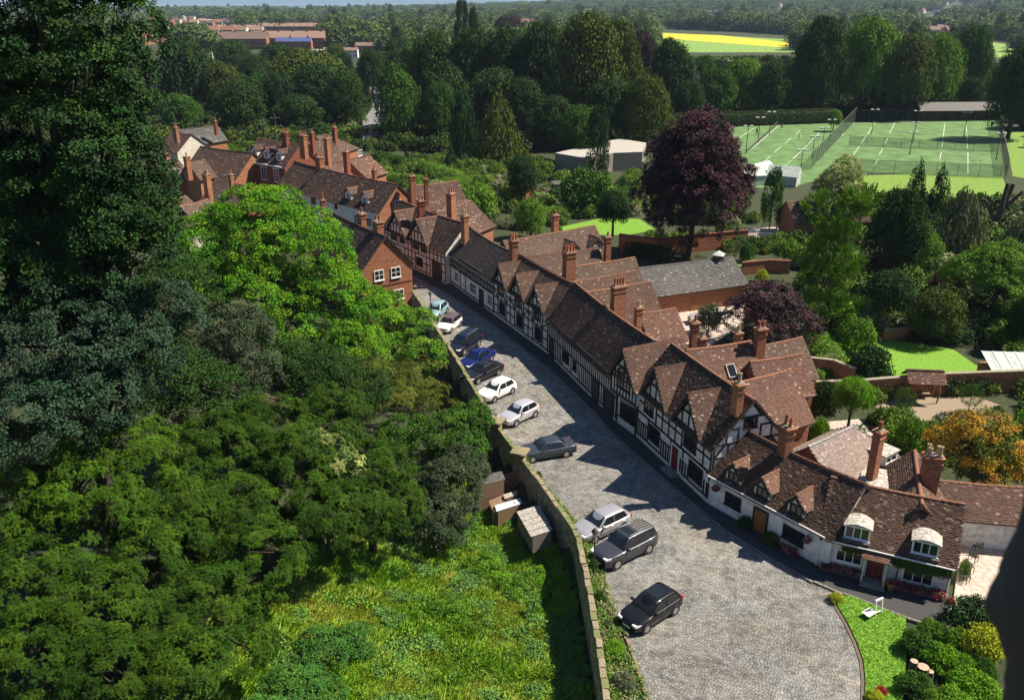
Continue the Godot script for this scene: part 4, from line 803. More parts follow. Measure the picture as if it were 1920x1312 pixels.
const NO_TREES := [[[52.46, -225.14], [54.19, -261.97], [156.95, -275.07], [112.16, -174.82], [66.19, -141.25], [37.57, -141.25]], [[-42.44, -227.03], [-29.92, -227.03], [-54.05, -372.37], [-57.91, -445.39], [-75.86, -568.85], [-94.4, -568.85], [-63.67, -385.06], [-49.31, -302.09]], [[87.66, -580.26], [189.07, -580.26], [326.46, -1030.45], [203.21, -1362.5]], [[261.39, -537.1], [321.98, -568.85], [469.96, -827.52], [501.78, -1030.45]], [[-283.85, -707.42], [-258.81, -707.42], [-409.08, -1107.75], [-454.54, -1107.75]], [[-233.76, -707.42], [-149.66, -725.0], [-217.64, -1030.45], [-363.63, -1107.75]], [[-124.75, -568.85], [-78.89, -592.13], [-96.01, -707.42], [-158.22, -725.0]], [[-144.88, -349.29], [-131.23, -349.29], [-194.11, -527.28], [-216.02, -527.28]], [[-125.54, -360.48], [-121.21, -360.48], [-160.95, -482.98], [-166.7, -482.98]], [[-525.96, -1362.5], [-450.83, -1428.01], [-688.76, -2148.6], [-723.2, -1878.38]]]
const PARKED := [[-80.15, -495.49, 70], [-78.45, -499.8, 77], [-76.72, -504.18, 84], [-74.96, -508.64, 71], [-73.18, -513.18, 78], [-73.42, -459.72, 85], [-71.79, -463.45, 72], [-70.13, -467.23, 79], [-63.85, -438.55, 86], [-61.75, -438.55, 73], [-64.53, -407.18, 80], [-62.58, -407.18, 87], [-83.78, -522.5, 74], [-82.13, -532.15, 81], [-79.05, -537.1, 88]]
const YARD_FENCES := [["brown slatted fence at the back of the bin yard", [-2.51, -54.96], [1.02, -56.71], -1.9, 1.7], ["slatted fence between the bin yard and the wall", [1.02, -56.47], [2.33, -53.01], -1.9, 1.5], ["low grey paling in front of the bin boxes", [-1.33, -51.64], [2.27, -53.72], -1.9, 1.2]]
const SHEDS := [["garden_shed", "grey felt-roofed shed behind the slatted fence", [[-2.57, -53.13], [-0.58, -54.02], [-0.87, -55.25], [-2.74, -54.55]], -1.9, 2.3, 1, "slate"], ["storage_shed", "long low store with five pale roof panels below the wall", [[0.41, -50.62], [1.79, -51.37], [2.63, -48.23], [1.37, -47.55]], -1.35, 1.3, 5, "shed_roof"], ["recycling_bin", "blue-grey lidded bin box in the yard", [[-1.14, -52.39], [0.46, -53.24], [0.65, -52.46], [-0.98, -51.49]], -1.9, 1.25, 1, "plastic"], ["wheeled_bin", "small pale bin behind the blue-grey box", [[-0.55, -53.82], [0.24, -54.26], [0.31, -53.6], [-0.42, -53.17]], -1.9, 1.25, 1, "shed_roof"], ["slatted_crate", "brown slatted crate left of the blue-grey bin", [[-1.59, -53.27], [-0.78, -53.93], [-0.54, -53.06], [-1.37, -52.21]], -1.9, 1.05, 4, "wood"]]
const GARDEN_WALLS := [["old brick garden wall in the shade of the copper beech", [[15.18, -117.85], [20.06, -115.08], [27.32, -117.85], [33.98, -120.16]], 2.4, "brick", "brick_red"], ["stone-capped wall between the bright lawn and the gravel garden", [[26.49, -67.88], [29.74, -67.99], [34.65, -68.91], [37.55, -69.5], [42.59, -69.97], [47.97, -70.45]], 2.0, "brick", "stone_plain"], ["curved stone wall by the garden corner of the red roofs", [[28.12, -74.31], [30.18, -73.68], [31.43, -71.61]], 1.6, "brick_buff", "stone_plain"], ["low brick wall under the pine", [[38.56, -82.61], [42.71, -83.84], [46.6, -82.61]], 1.2, "brick", "stone_plain"], ["brick wall behind the yellow bush", [[29.74, -106.22], [33.53, -107.41], [36.18, -106.94]], 1.6, "brick", "brick_red"], ["low red wall before the little summer house", [[2.41, -153.13], [8.42, -157.82]], 1.2, "brick", "brick_red"], ["brick wall at the foot of the weeping tree", [[32.04, -87.38], [34.83, -87.05]], 1.4, "brick", "brick_red"]]
const FLAT_ROOF := [[9.02, -180.59], [16.35, -189.98], [24.66, -201.19], [30.12, -194.64], [27.48, -181.98], [21.16, -180.59], [15.05, -173.94]]
const RIDGE := {"R1": [-0.95, -98.53, 10.34, -106.15, 6.5, 3.0, 3.4], "R2": [1.66, -91.63, 9.76, -95.43, 6.5, 2.4, 3.8], "R3": [6.03, -87.69, 13.46, -91.41, 6.5, 2.0, 4.0], "R4": [6.08, -83.05, 12.89, -86.98, 6.3, 1.9, 4.0], "R5": [7.36, -80.06, 14.02, -83.54, 6.2, 1.9, 3.8], "R6": [9.67, -77.0, 13.52, -78.89, 5.6, 1.7, 3.6], "R7": [12.3, -77.32, 15.82, -78.72, 5.0, 2.4, 2.8], "R8": [14.07, -63.21, 19.45, -65.07, 6.9, 2.6, 4.0], "R8b": [19.53, -65.16, 24.51, -67.46, 6.3, 2.2, 3.8], "R9": [19.06, -62.46, 23.44, -64.02, 6.2, 1.9, 3.8], "R10": [16.56, -56.88, 21.01, -59.24, 6.9, 2.6, 4.0], "Kr": [19.87, -50.2, 26.02, -54.8, 5.2, 3.2, 2.6], "Kd": [26.93, -50.27, 24.56, -43.84, 4.8, 1.9, 3.0], "Out": [28.11, -48.5, 33.69, -47.64, 3.6, 2.0, 2.3], "Gar": [14.3, -93.34, 26.01, -97.97, 4.7, 3.3, 2.5], "F": [-30.58, -136.12, -16.47, -122.52, 8.5, 3.5, 5.2], "Fx": [-36.17, -143.57, -30.74, -137.58, 8.2, 3.5, 5.0], "G": [-45.94, -157.84, -36.81, -150.53, 10, 3.8, 6.6], "H": [-57.34, -159.66, -45.76, -152.37, 8.2, 4.6, 4.2], "I": [-69.99, -179.52, -64.79, -175.94, 8.2, 3.8, 5.2], "N": [-70.3, -184.25, -64.86, -191.44, 8, 3.2, 5.2], "J1": [-38.28, -162.85, -35.34, -167.66, 8.6, 4, 5], "J2": [-38.81, -172.21, -36.06, -179.92, 8.2, 4.5, 5.2], "J3": [-33.05, -149.77, -30.31, -153.03, 6.6, 3, 4.2], "J4": [-29.47, -154.71, -26.7, -160.2, 6.6, 3.8, 3.8], "L1": [-60.71, -149.77, -59.3, -153.03, 6.6, 3, 4.2], "L2": [-50.53, -121.23, -48.9, -126.75, 6, 2.5, 3.8], "L3": [-47.93, -122.1, -45.66, -126.61, 5.5, 2.2, 3.6], "L4": [-46.49, -134.03, -38.61, -128.54, 7, 3.4, 4.2], "L5": [-56.07, -148.94, -54.31, -151.68, 7.2, 2.6, 4.6], "L6": [-47.12, -118.38, -44.85, -121.02, 4.5, 1.7, 3], "M1": [-14.97, -127.33, -8.59, -131.06, 7.4, 3.6, 4.4], "M2": [-10.67, -110.83, -5.91, -118.73, 7, 3.8, 4], "Barn": [41.54, -127.29, 52.81, -128.04, 5, 3.6, 2.8]}
const GARAGES := [-36.91, -214.39, 0.587]
const GREENHOUSE := [43.56, -70.67]
const SHELTER := [36.25, -68.63]
const DEAD := [70.6, -122.25]
const AERIALS := [[-46.49, 10.5, -163.89, "tall aerial on the left of two masts above the red brick house"], [-43.22, 11.5, -159.89, "tall aerial on the right of two masts above the red brick house"], [-42.66, 7.0, -128.12, "small aerial beside the two-pot chimney above the bright tree"], [-65.92, 9.0, -171.51, "small aerial on the chimney next to the dark tree"]]
const COURT_LINES := [[59.36, -240.56, 65.18, -253.7], [59.0, -227.05, 68.69, -247.91], [69.07, -219.31, 73.31, -228.66], [62.07, -204.72, 66.49, -214.05], [55.43, -190.46, 59.78, -199.58], [75.96, -233.62, 80.71, -244.18], [59.49, -187.07, 64.67, -197.59], [65.25, -198.83, 73.77, -216.36], [74.47, -217.83, 85.0, -240.56], [55.98, -205.25, 77.47, -253.7], [79.58, -201.35, 85.83, -214.05], [88.27, -219.31, 94.66, -232.61], [96.04, -235.32, 109.63, -263.94], [78.32, -185.96, 82.82, -195.16], [85.62, -201.35, 89.98, -210.11], [93.92, -218.42, 99.14, -229.31], [102.69, -237.05, 114.22, -261.0], [96.91, -195.16, 101.94, -205.25], [105.96, -213.47, 113.44, -228.66], [114.98, -231.95, 127.43, -257.7], [94.54, -177.54, 108.27, -205.25], [110.82, -210.66, 122.94, -235.32], [124.56, -238.79, 133.64, -257.7], [87.83, -231.95, 90.39, -237.05], [60.02, -188.18, 66.21, -200.59]]
const COURT_FENCES := [["tall grey-blue fence dividing the two court areas", 103.75, -264.49, 63.34, -182.09, 4.0], ["green fence along the right side of the courts", 144.72, -261.97, 101.05, -174.82, 3.5], ["fence at the near end of the right courts", 71.47, -179.61, 99.81, -172.51, 2.6], ["fence across the middle of the right courts", 83.94, -216.12, 115.19, -205.35, 2.2], ["low net across the left court", 55.1, -203.01, 77.27, -254.67, 1.0], ["fence at the back of the right courts", 103.75, -264.49, 146.05, -264.49, 3.0], ["fence round the small lawn court behind the conifers", 3.35, -217.87, 5.61, -228.95, 3.0]]
const FLOODLIGHTS := [[55.57, -205.35, 6.0, "twin-headed floodlight mast nearest the copper beech"], [62.49, -220.54, 6.1, "twin-headed floodlight mast second along the left court net"], [69.52, -235.32, 5.8, "twin-headed floodlight mast third along the left court net"], [58.8, -174.82, 5.2, "twin-headed floodlight mast lowest in the picture, by the tents"], [68.07, -195.56, 5.0, "twin-headed floodlight mast second from the tents along the dividing fence"], [74.98, -209.37, 5.0, "twin-headed floodlight mast third from the tents along the dividing fence"], [82.28, -225.14, 5.0, "twin-headed floodlight mast fourth from the tents along the dividing fence"], [97.1, -235.32, 6.4, "twin-headed floodlight mast on the left side of the right courts"], [92.76, -201.48, 5.0, "twin-headed floodlight mast nearest one in the middle of the right courts"], [101.42, -219.64, 5.0, "twin-headed floodlight mast second in the middle of the right courts"], [111.38, -241.16, 5.4, "twin-headed floodlight mast farthest in the middle of the right courts"], [117.81, -227.03, 6.6, "twin-headed floodlight mast in front of the dark clubhouse"], [109.04, -194.13, 5.9, "twin-headed floodlight mast at the right-hand fence"]]
const PEOPLE := [[74.41, -225.14], [75.5, -244.41], [65.96, -234.91]]
const PAVILION := [123.37, -264.49]
const TENTS := [[45.78, -166.45, 0.3, "large white tent beside the copper beech"], [49.41, -170.26, 0.8, "white tent behind the clipped upright tree"], [52.86, -166.45, -0.5, "white tent nearest the court fence"]]
const TOWN := [[-319.27, -783.28, 1.2, 9, 9, 6, 10, "brick", 0], [-321.46, -799.31, 1.2, 9, 9, 6, 10, "brick", 0], [-323.74, -816.01, 1.2, 9, 9, 6, 10, "brick", 0], [-326.12, -833.4, 1.2, 9, 9, 6, 10, "brick", 0], [-328.6, -851.54, 1.2, 9, 9, 6, 10, "brick", 0], [-331.19, -870.48, 1.2, 9, 9, 6, 10, "brick", 0], [-333.9, -890.26, 1.2, 9, 9, 6, 10, "brick", 0], [-382.42, -932.61, 1.2, 8, 9, 6, 10, "cream", 1], [-382.37, -947.62, 1.2, 8, 9, 6, 10, "cream", 1], [-382.31, -963.12, 1.2, 8, 9, 6, 10, "cream", 1], [-382.26, -979.12, 1.2, 8, 9, 6, 10, "cream", 1], [-382.2, -995.66, 1.2, 8, 9, 6, 10, "cream", 1], [-382.14, -1012.76, 1.2, 8, 9, 6, 10, "cream", 1], [-546.84, -1428.01, -0.21, 12, 9, 6, 10, "brick", 2], [-561.03, -1500.07, -0.08, 12, 9, 6, 10, "brick", 0], [-576.71, -1579.71, -0.35, 12, 9, 6, 10, "cream", 2], [-509.27, -1428.01, 0.33, 12, 9, 6, 10, "brick", 0], [-521.58, -1500.07, 0.02, 12, 9, 6, 10, "cream", 1], [-535.19, -1579.71, 0.22, 12, 9, 6, 10, "brick", 1], [-471.7, -1428.01, -0.23, 12, 9, 6, 10, "brick", 2], [-482.13, -1500.07, 0.25, 12, 9, 6, 10, "cream", 0], [-493.67, -1579.71, -0.27, 12, 9, 6, 10, "cream", 2], [-338.55, -1030.45, 0.22, 13, 9, 6, 10, "cream", 0], [-348.09, -1087.37, 0.21, 13, 9, 6, 10, "cream", 1], [-321.62, -1030.45, 0.0, 13, 9, 6, 10, "brick", 0], [-330.24, -1087.37, -0.02, 13, 9, 6, 10, "brick", 1], [-304.7, -1030.45, -0.3, 13, 9, 6, 10, "cream", 1], [-312.39, -1087.37, 0.21, 13, 9, 6, 10, "brick", 1], [-287.77, -1030.45, -0.05, 13, 9, 6, 10, "cream", 1], [-329.6, -1197.42, 0.1, 11, 9, 6, 10, "brick", 1], [-321.19, -1197.42, 0.1, 11, 9, 6, 10, "brick", 1], [-312.77, -1197.42, 0.1, 11, 9, 6, 10, "brick", 1], [-304.36, -1197.42, 0.1, 11, 9, 6, 10, "brick", 1], [-295.94, -1197.42, 0.1, 11, 9, 6, 10, "brick", 1], [-287.53, -1197.42, 0.1, 11, 9, 6, 10, "brick", 1], [-279.11, -1197.42, 0.1, 11, 9, 6, 10, "brick", 1], [-270.7, -1197.42, 0.1, 11, 9, 6, 10, "brick", 1], [-262.28, -1197.42, 0.1, 11, 9, 6, 10, "brick", 1], [-253.87, -1197.42, 0.1, 11, 9, 6, 10, "brick", 1], [-819.27, -3381.52, -0.48, 10, 9, 6, 10, "brick", 0], [-388.52, -1625.56, 0.04, 18, 9, 6, 10, "cream", 2], [-748.48, -2085.31, -0.87, 10, 9, 6, 10, "plaster", 3], [-890.04, -2883.56, 0.49, 14, 9, 6, 10, "plaster", 1], [-295.0, -4154.23, -0.88, 10, 9, 6, 10, "cream", 1], [-625.25, -1698.42, -0.42, 10, 9, 6, 10, "brick", 2], [-261.73, -1746.5, 0.91, 18, 9, 6, 10, "plaster", 2], [-1273.4, -3135.32, 0.93, 18, 9, 6, 10, "cream", 0], [-1084.77, -3592.91, -0.11, 10, 9, 6, 10, "cream", 3], [-704.19, -3776.4, 0.15, 14, 9, 6, 10, "brick", 3], [-665.67, -1902.71, -0.27, 14, 9, 6, 10, "plaster", 0], [-866.23, -3509.89, 0.83, 10, 9, 6, 10, "brick", 0], [-1457.5, -3719.35, 0.35, 10, 9, 6, 10, "plaster", 0], [-468.49, -2265.23, -0.36, 10, 9, 6, 10, "brick", 2], [-326.52, -2709.33, 0.98, 14, 9, 6, 10, "brick", 1], [-612.97, -2477.91, -0.56, 14, 9, 6, 10, "brick", 3], [-243.4, -2461.01, -0.94, 14, 9, 6, 10, "cream", 1], [-412.5, -1920.19, -0.17, 14, 9, 6, 10, "brick", 2], [-674.05, -1706.38, 0.13, 18, 9, 6, 10, "cream", 0], [-951.63, -4212.94, -0.58, 18, 9, 6, 10, "brick", 2], [-763.0, -2532.15, 0.8, 14, 9, 6, 10, "cream", 1], [-342.14, -2063.39, -0.46, 14, 9, 6, 10, "cream", 0], [-16.7, -1428.01, 0.22, 12, 9, 6, 10, "brick", 2], [-9.89, -1538.87, -0.13, 12, 9, 6, 10, "brick", 2], [-1.67, -1428.01, 0.08, 12, 9, 6, 10, "brick", 2], [6.29, -1538.87, -0.19, 12, 9, 6, 10, "brick", 2], [13.36, -1428.01, -0.06, 12, 9, 6, 10, "brick", 2], [22.48, -1538.87, 0.07, 12, 9, 6, 10, "brick", 2], [28.39, -1428.01, 0.16, 12, 9, 6, 10, "brick", 2], [38.66, -1538.87, -0.14, 12, 9, 6, 10, "brick", 2], [503.24, -1107.75, 0.36, 12, 9, 6, 10, "brick", 2], [476.99, -1030.45, 0.19, 12, 9, 6, 10, "cream", 2], [521.42, -1107.75, 0.07, 12, 9, 6, 10, "cream", 2], [493.92, -1030.45, 0.43, 12, 9, 6, 10, "brick", 2], [539.6, -1107.75, 0.3, 12, 9, 6, 10, "brick", 2], [2143.18, -4238.69, 0.75, 14, 9, 6, 10, "brick", 3], [959.67, -2141.41, 0.76, 14, 9, 6, 10, "plaster", 0], [1652.44, -3420.14, 0.34, 14, 9, 6, 10, "cream", 3], [1382.04, -2749.02, -0.84, 14, 9, 6, 10, "plaster", 0], [569.22, -2034.17, 0.22, 14, 9, 6, 10, "brick", 0], [461.76, -2162.86, 0.05, 14, 9, 6, 10, "brick", 2], [963.39, -2081.56, -0.83, 14, 9, 6, 10, "plaster", 3], [476.74, -2135.33, -0.38, 14, 9, 6, 10, "brick", 3], [1339.53, -2841.85, -0.85, 14, 9, 6, 10, "plaster", 2], [805.79, -2761.99, 0.72, 14, 9, 6, 10, "cream", 0], [686.63, -1943.63, 0.27, 14, 9, 6, 10, "cream", 3], [213.39, -2503.73, -0.26, 14, 9, 6, 10, "brick", 1]]
const LANDMARKS := [[-212.89, -707.42, 0.05, 44, 11, 8, 13, "brick", 2, "left half of the very long pinkish terrace roof in the town", "terrace", 12], [-177.46, -725.0, 0.05, 56, 11, 8, 13, "brick", 1, "right half of the very long pinkish terrace roof in the town", "terrace", 14], [-164.04, -682.58, 0.05, 26, 8, 7, 9.5, "brick", 5, "blue-clad gabled building in front of the long terrace", "blue_building", 8], [-112.21, -592.13, 0.08, 22, 9, 5, 6.5, "plaster", 2, "low white building with a brown roof left of the car park", "low_building", 7], [-101.3, -659.39, 0.05, 24, 9, 5, 7, "brick", 2, "long brown-roofed low block above the car park", "low_building", 8], [-127.84, -617.35, 0.0, 16, 8, 3.5, 4, "plaster", 4, "flat white building at the edge of the dark trees", "low_building", 5], [-540.18, -1622.76, 0.05, 40, 16, 6, 7.5, "plaster", 4, "long white shed roof in the far town", "warehouse", 6]]
const PYRAMID := [-133.24, -342.89]
const CHURCH := [-122.08, -355.92]
const VERGE_EDGE := [[4.73, -46.06], [5.19, -43.57], [5.59, -42.01], [5.89, -40.31], [6.16, -38.7], [6.55, -35.97], [6.78, -33.26], [6.95, -29.71]]
const VERGE := [[4.680000000000001, -47.25], [4.78, -44.1], [4.87, -41.27], [4.97, -37.62], [4.99, -34.05], [4.92, -29.71], [6.95, -29.71], [6.78, -33.26], [6.55, -35.97], [6.16, -38.7], [5.89, -40.31], [5.59, -42.01], [5.19, -43.57], [4.73, -46.06]]
const SHRUB_BEDS := [[[[-30.84, -184.0], [-19.21, -194.13], [3.0, -194.13], [29.03, -187.27], [22.81, -141.25], [25.89, -122.25], [20.27, -116.45], [13.8, -126.95], [-4.62, -131.99], [-9.43, -149.55], [-24.61, -163.82]], -0.12, 2.0, 0.25], [[[41.25, -123.78], [51.95, -126.95], [56.16, -117.85], [72.86, -117.85], [65.43, -96.49], [52.19, -74.31], [45.76, -75.59], [46.6, -82.61], [38.9, -84.15], [33.29, -82.61], [33.17, -89.08]], -0.1, 2.4, -0.25], [[[31.62, -82.61], [33.29, -82.61], [30.04, -71.85], [28.27, -72.45]], -0.3, 1.2, 0.2], [[[27.59, -68.97], [46.95, -71.26], [44.27, -63.26], [39.05, -57.06], [29.76, -56.25], [25.59, -60.47]], 0.0, 1.4, 0.1], [[[37.57, -141.25], [42.21, -126.95], [40.98, -117.85], [31.2, -115.08], [29.81, -122.25]], -0.1, 1.6, 0], [[[58.44, -149.55], [66.19, -141.25], [85.87, -141.25], [75.9, -117.85], [56.16, -117.85], [51.95, -126.95]], -0.2, 3.0, -0.4], [[[-79.18, -265.77], [-40.16, -253.49], [-40.93, -222.36], [-69.55, -236.96]], -0.2, 2.5, -0.3], [[[-72.94, -217.87], [-66.26, -225.14], [-60.76, -205.35], [-67.14, -201.48]], -0.3, 1.6, 0.3], [[[28.31, -174.82], [45.78, -166.45], [36.6, -133.75], [23.83, -133.75]], -0.1, 2.2, -0.3]]
const NO_SHRUBS := [[[47.6, -149.55], [63.54, -151.77], [53.98, -126.95], [40.52, -125.35]], [[9.66, -225.14], [35.77, -228.95], [27.77, -174.82], [7.62, -174.82]], [[-42.59, -231.9], [-23.18, -236.96], [-20.25, -205.35], [-37.3, -201.48]], [[35.95, -71.85], [39.62, -72.33], [37.55, -67.87], [34.04, -67.33]], [[35.75, -133.75], [43.4, -133.75], [40.01, -122.25], [32.95, -122.25]]]

# ---------------------------------------------------------------- the lie of the land
func wall_side(x: float, z: float) -> float:  # metres to the left of the long wall (negative on the lane's side)
	var best := 1e9
	var sgn := 1.0
	for i in WALL_LINE.size() - 1:
		var a := Vector2(WALL_LINE[i][0], WALL_LINE[i][1])
		var b := Vector2(WALL_LINE[i + 1][0], WALL_LINE[i + 1][1])
		if i == 0: a += (a - b).normalized() * 60.0
		if i == WALL_LINE.size() - 2: b += (b - a).normalized() * 60.0
		var p := Vector2(x, z)
		var t := clampf((p - a).dot(b - a) / (b - a).length_squared(), 0, 1)
		var q := a + (b - a) * t
		var d := p.distance_to(q)
		if d < best:
			best = d
			sgn = 1.0 if (b - a).cross(p - a) > 0 else -1.0
	return best * sgn

func land(x: float, z: float) -> float:
	var d := sqrt(x * x + z * z)
	if d < 170.0 and x < 12.0 and z > -125.0:
		var s := wall_side(x, z)
		if s > 0.0:
			var low := -2.3 * smoothstep(0.0, 0.6, s)
			var rise := smoothstep(3.0, 30.0, s) * (3.4 + 2.6 * smoothstep(-60.0, -25.0, z))
			var back := smoothstep(-98.0, -125.0, z)
			return lerpf(low + rise + noise.get_noise_2d(x * 6.0, z * 6.0) * 0.35 * smoothstep(0.5, 4.0, s), -0.06, back)
		return -0.06
	var h := -0.06
	if d > 900.0:
		var az := x / d
		var far := smoothstep(1200.0, 4600.0, d)
		h += far * (3.0 + 48.0 * smoothstep(-0.25, 0.3, az) + 6.0 * noise.get_noise_2d(x * 0.03, z * 0.03))
	return h

func ground() -> void:
	var xs := []
	var zs := []
	var a := 40.0
	var step := 2.0
	while a < 7000.0:
		xs.append(a); step *= 1.22; a += step
	var left := []
	a = -60.0; step = 2.0
	while a > -7000.0:
		left.append(a); step *= 1.22; a -= step
	left.reverse()
	var mid := []
	a = -59.0
	while a < 40.0:
		mid.append(a); a += 1.0
	xs = left + mid + xs
	a = -126.0; step = 2.0
	while a > -8000.0:
		zs.append(a); step *= 1.18; a -= step
	zs.reverse()
	a = -125.0
	while a < 14.0:
		zs.append(a); a += 1.0
	zs.append(40.0); zs.append(200.0); zs.append(1500.0)
	var hs := []
	for z in zs:
		var row := PackedFloat32Array()
		for x in xs: row.append(land(x, z))
		hs.append(row)
	var v := PackedVector3Array()
	var nn := PackedVector3Array()
	var idx := PackedInt32Array()
	var w := xs.size()
	for j in zs.size():
		for i in w:
			v.append(v3(xs[i], hs[j][i], zs[j]))
			var i0 := maxi(i - 1, 0)
			var i1 := mini(i + 1, w - 1)
			var j0 := maxi(j - 1, 0)
			var j1 := mini(j + 1, zs.size() - 1)
			nn.append(v3(-(hs[j][i1] - hs[j][i0]) / (xs[i1] - xs[i0]), 1, -(hs[j1][i] - hs[j0][i]) / (zs[j1] - zs[j0])).normalized())
	for j in zs.size() - 1:
		for i in w - 1:
			var p := j * w + i
			idx.append_array([p, p + 1, p + w, p + 1, p + w + 1, p + w])
	var arr := []
	arr.resize(Mesh.ARRAY_MAX)
	arr[Mesh.ARRAY_VERTEX] = v
	arr[Mesh.ARRAY_NORMAL] = nn
	arr[Mesh.ARRAY_INDEX] = idx
	var m := ArrayMesh.new()
	m.add_surface_from_arrays(Mesh.PRIMITIVE_TRIANGLES, arr)
	var g := add(self, "ground", m, M.ground)
	tag(g, "grassy ground spreading from the lane to the hills", "", "", "structure")

func offset_line(pts: Array, d: float) -> Array:
	var o := []
	for i in pts.size():
		var a := Vector2(pts[maxi(i - 1, 0)][0], pts[maxi(i - 1, 0)][1])
		var b := Vector2(pts[mini(i + 1, pts.size() - 1)][0], pts[mini(i + 1, pts.size() - 1)][1])
		var t := (b - a).normalized()
		o.append([pts[i][0] - t.y * d, pts[i][1] + t.x * d])
	return o

func walk(pts: Array, step: float) -> Array:  # points every step along a line: [Vector2, direction]
	var o := []
	var carry := 0.0
	for i in pts.size() - 1:
		var a := Vector2(pts[i][0], pts[i][1])
		var b := Vector2(pts[i + 1][0], pts[i + 1][1])
		var l := a.distance_to(b)
		var s := carry
		while s < l:
			o.append([a + (b - a) * s / l, (b - a) / l])
			s += step
		carry = s - l
	return o

func lane() -> void:
	var poly := []
	poly.append_array(WALL_LINE)
	var back := KERB_LINE.slice(0, 15)
	back.reverse()
	var edge := LAWN_EDGE.duplicate()
	edge.reverse()
	poly.append([16.0, -28.8])
	poly.append_array(edge)
	poly.append_array(back)
	var st := sheet(self, "street", poly, -0.03, M.bed)
	tag(st, "sunlit cobbled lane between the long wall and the timber-framed houses", "", "", "structure")
	# setts: rows across the lane, far too many and too small to pick apart
	var b := MB.new()
	b.quad(v3(-0.45, 0.5, 0.42), v3(0.45, 0.5, 0.42), v3(0.45, 0.5, -0.42), v3(-0.45, 0.5, -0.42))
	b.quad(v3(-0.5, -0.5, 0.5), v3(0.5, -0.5, 0.5), v3(0.45, 0.5, 0.42), v3(-0.45, 0.5, 0.42))
	b.quad(v3(0.5, -0.5, 0.5), v3(0.5, -0.5, -0.5), v3(0.45, 0.5, -0.42), v3(0.45, 0.5, 0.42))
	b.quad(v3(0.5, -0.5, -0.5), v3(-0.5, -0.5, -0.5), v3(-0.45, 0.5, -0.42), v3(0.45, 0.5, -0.42))
	b.quad(v3(-0.5, -0.5, -0.5), v3(-0.5, -0.5, 0.5), v3(-0.45, 0.5, 0.42), v3(-0.45, 0.5, -0.42))
	var sm := b.mesh()
	var where := []
	var tint := PackedColorArray()
	var z := -28.9
	var row := 0
	while z > -112.0:
		var dep := 0.115 if z > -60 else 0.16
		var wid := 0.17 if z > -60 else 0.24
		var x := -14.0 + (row % 2) * 0.12
		while x < 22.0:
			var zz := z + 0.1 * sin(x * 0.5 + z * 0.3) + x * 0.32
			var ww := wid * rng.randf_range(0.8, 1.2)
			if inside(x, zz, poly):
				var g := 0.175 + 0.05 * noise.get_noise_2d(x * 14.0, zz * 14.0) + 0.07 * noise.get_noise_2d(x * 60.0, zz * 60.0) + rng.randf_range(-0.045, 0.06)
				var stain := noise.get_noise_2d(x * 30.0 - 70.0, zz * 30.0)
				if stain > 0.3: g *= 0.78
				if stain < -0.36: g *= 1.12
				g *= 1.0 + 0.22 * noise.get_noise_2d(x * 4.0 + 200.0, zz * 4.0)
				var warm := noise.get_noise_2d(x * 9.0 + 50.0, zz * 9.0)
				where.append(frame(v3(ww * 0.985, rng.randf_range(-0.01, 0.01), ww * 0.3), v3(0, 0.032, 0), v3(-0.02, rng.randf_range(-0.01, 0.01), dep * 0.985), v3(x + ww * 0.5, -0.012 + rng.randf_range(-0.006, 0.008), zz)))
				tint.append(Color(g * (1.02 + 0.08 * warm), g, g * (0.93 - 0.1 * warm)))
			x += ww
		z -= dep
		row += 1
	many(st, "setts", sm, M.sett, where, tint)
	var vg := sheet(self, "verge", VERGE, 0.03, M.ground, 0.1)
	tag(vg, "planted verge between the wall and the cobbles", "", "", "structure")
	var eb := MB.new()
	for i in range(0, VERGE_EDGE.size() - 1):
		eb.bar(v3(VERGE_EDGE[i][0], 0.05, VERGE_EDGE[i][1]), v3(VERGE_EDGE[i + 1][0], 0.05, VERGE_EDGE[i + 1][1]), 0.12, 0.16)
	add(vg, "timber_edging", eb.mesh(), M.wood)
	# pavement in front of the houses, one kerb stone after another
	var pv := []
	pv.append_array(KERB_LINE)
	var fr := FRONT_LINE.duplicate()
	fr.reverse()
	pv.append([26.5, -39.2])
	pv.append([26.2, -41.0])
	pv.append_array(fr)
	pv.append([-15.5, -113.0])
	pv.append([-14.0, -108.0])
	var pm := sheet(self, "pavement", pv, 0.1, M.asphalt, 0.15)
	tag(pm, "dark tarred pavement along the house fronts", "", "", "structure")
	var km := BoxMesh.new()
	km.size = v3(0.16, 0.16, 0.86)
	for q in walk(KERB_LINE, 0.9):
		var d: Vector2 = q[1]
		add(pm, "kerb_stone", km, M.kerb, frame(v3(-d.y, 0, d.x), Vector3.UP, v3(d.x, 0, d.y), v3(q[0].x, 0.035 + rng.randf() * 0.012, q[0].y) + v3(d.x, 0, d.y) * 0.45))
	var drain := MB.new()
	drain.box(v3(-0.3, 0, -0.2), v3(0.3, 0.02, 0.2))
	var gr := thing("manhole_cover", "grey rectangular drain cover in the shaded cobbles", "manhole", at(v3(6.2, 0.02, -61.6), 0.4))
	add(gr, "lid", drain.mesh(), M.plinth)

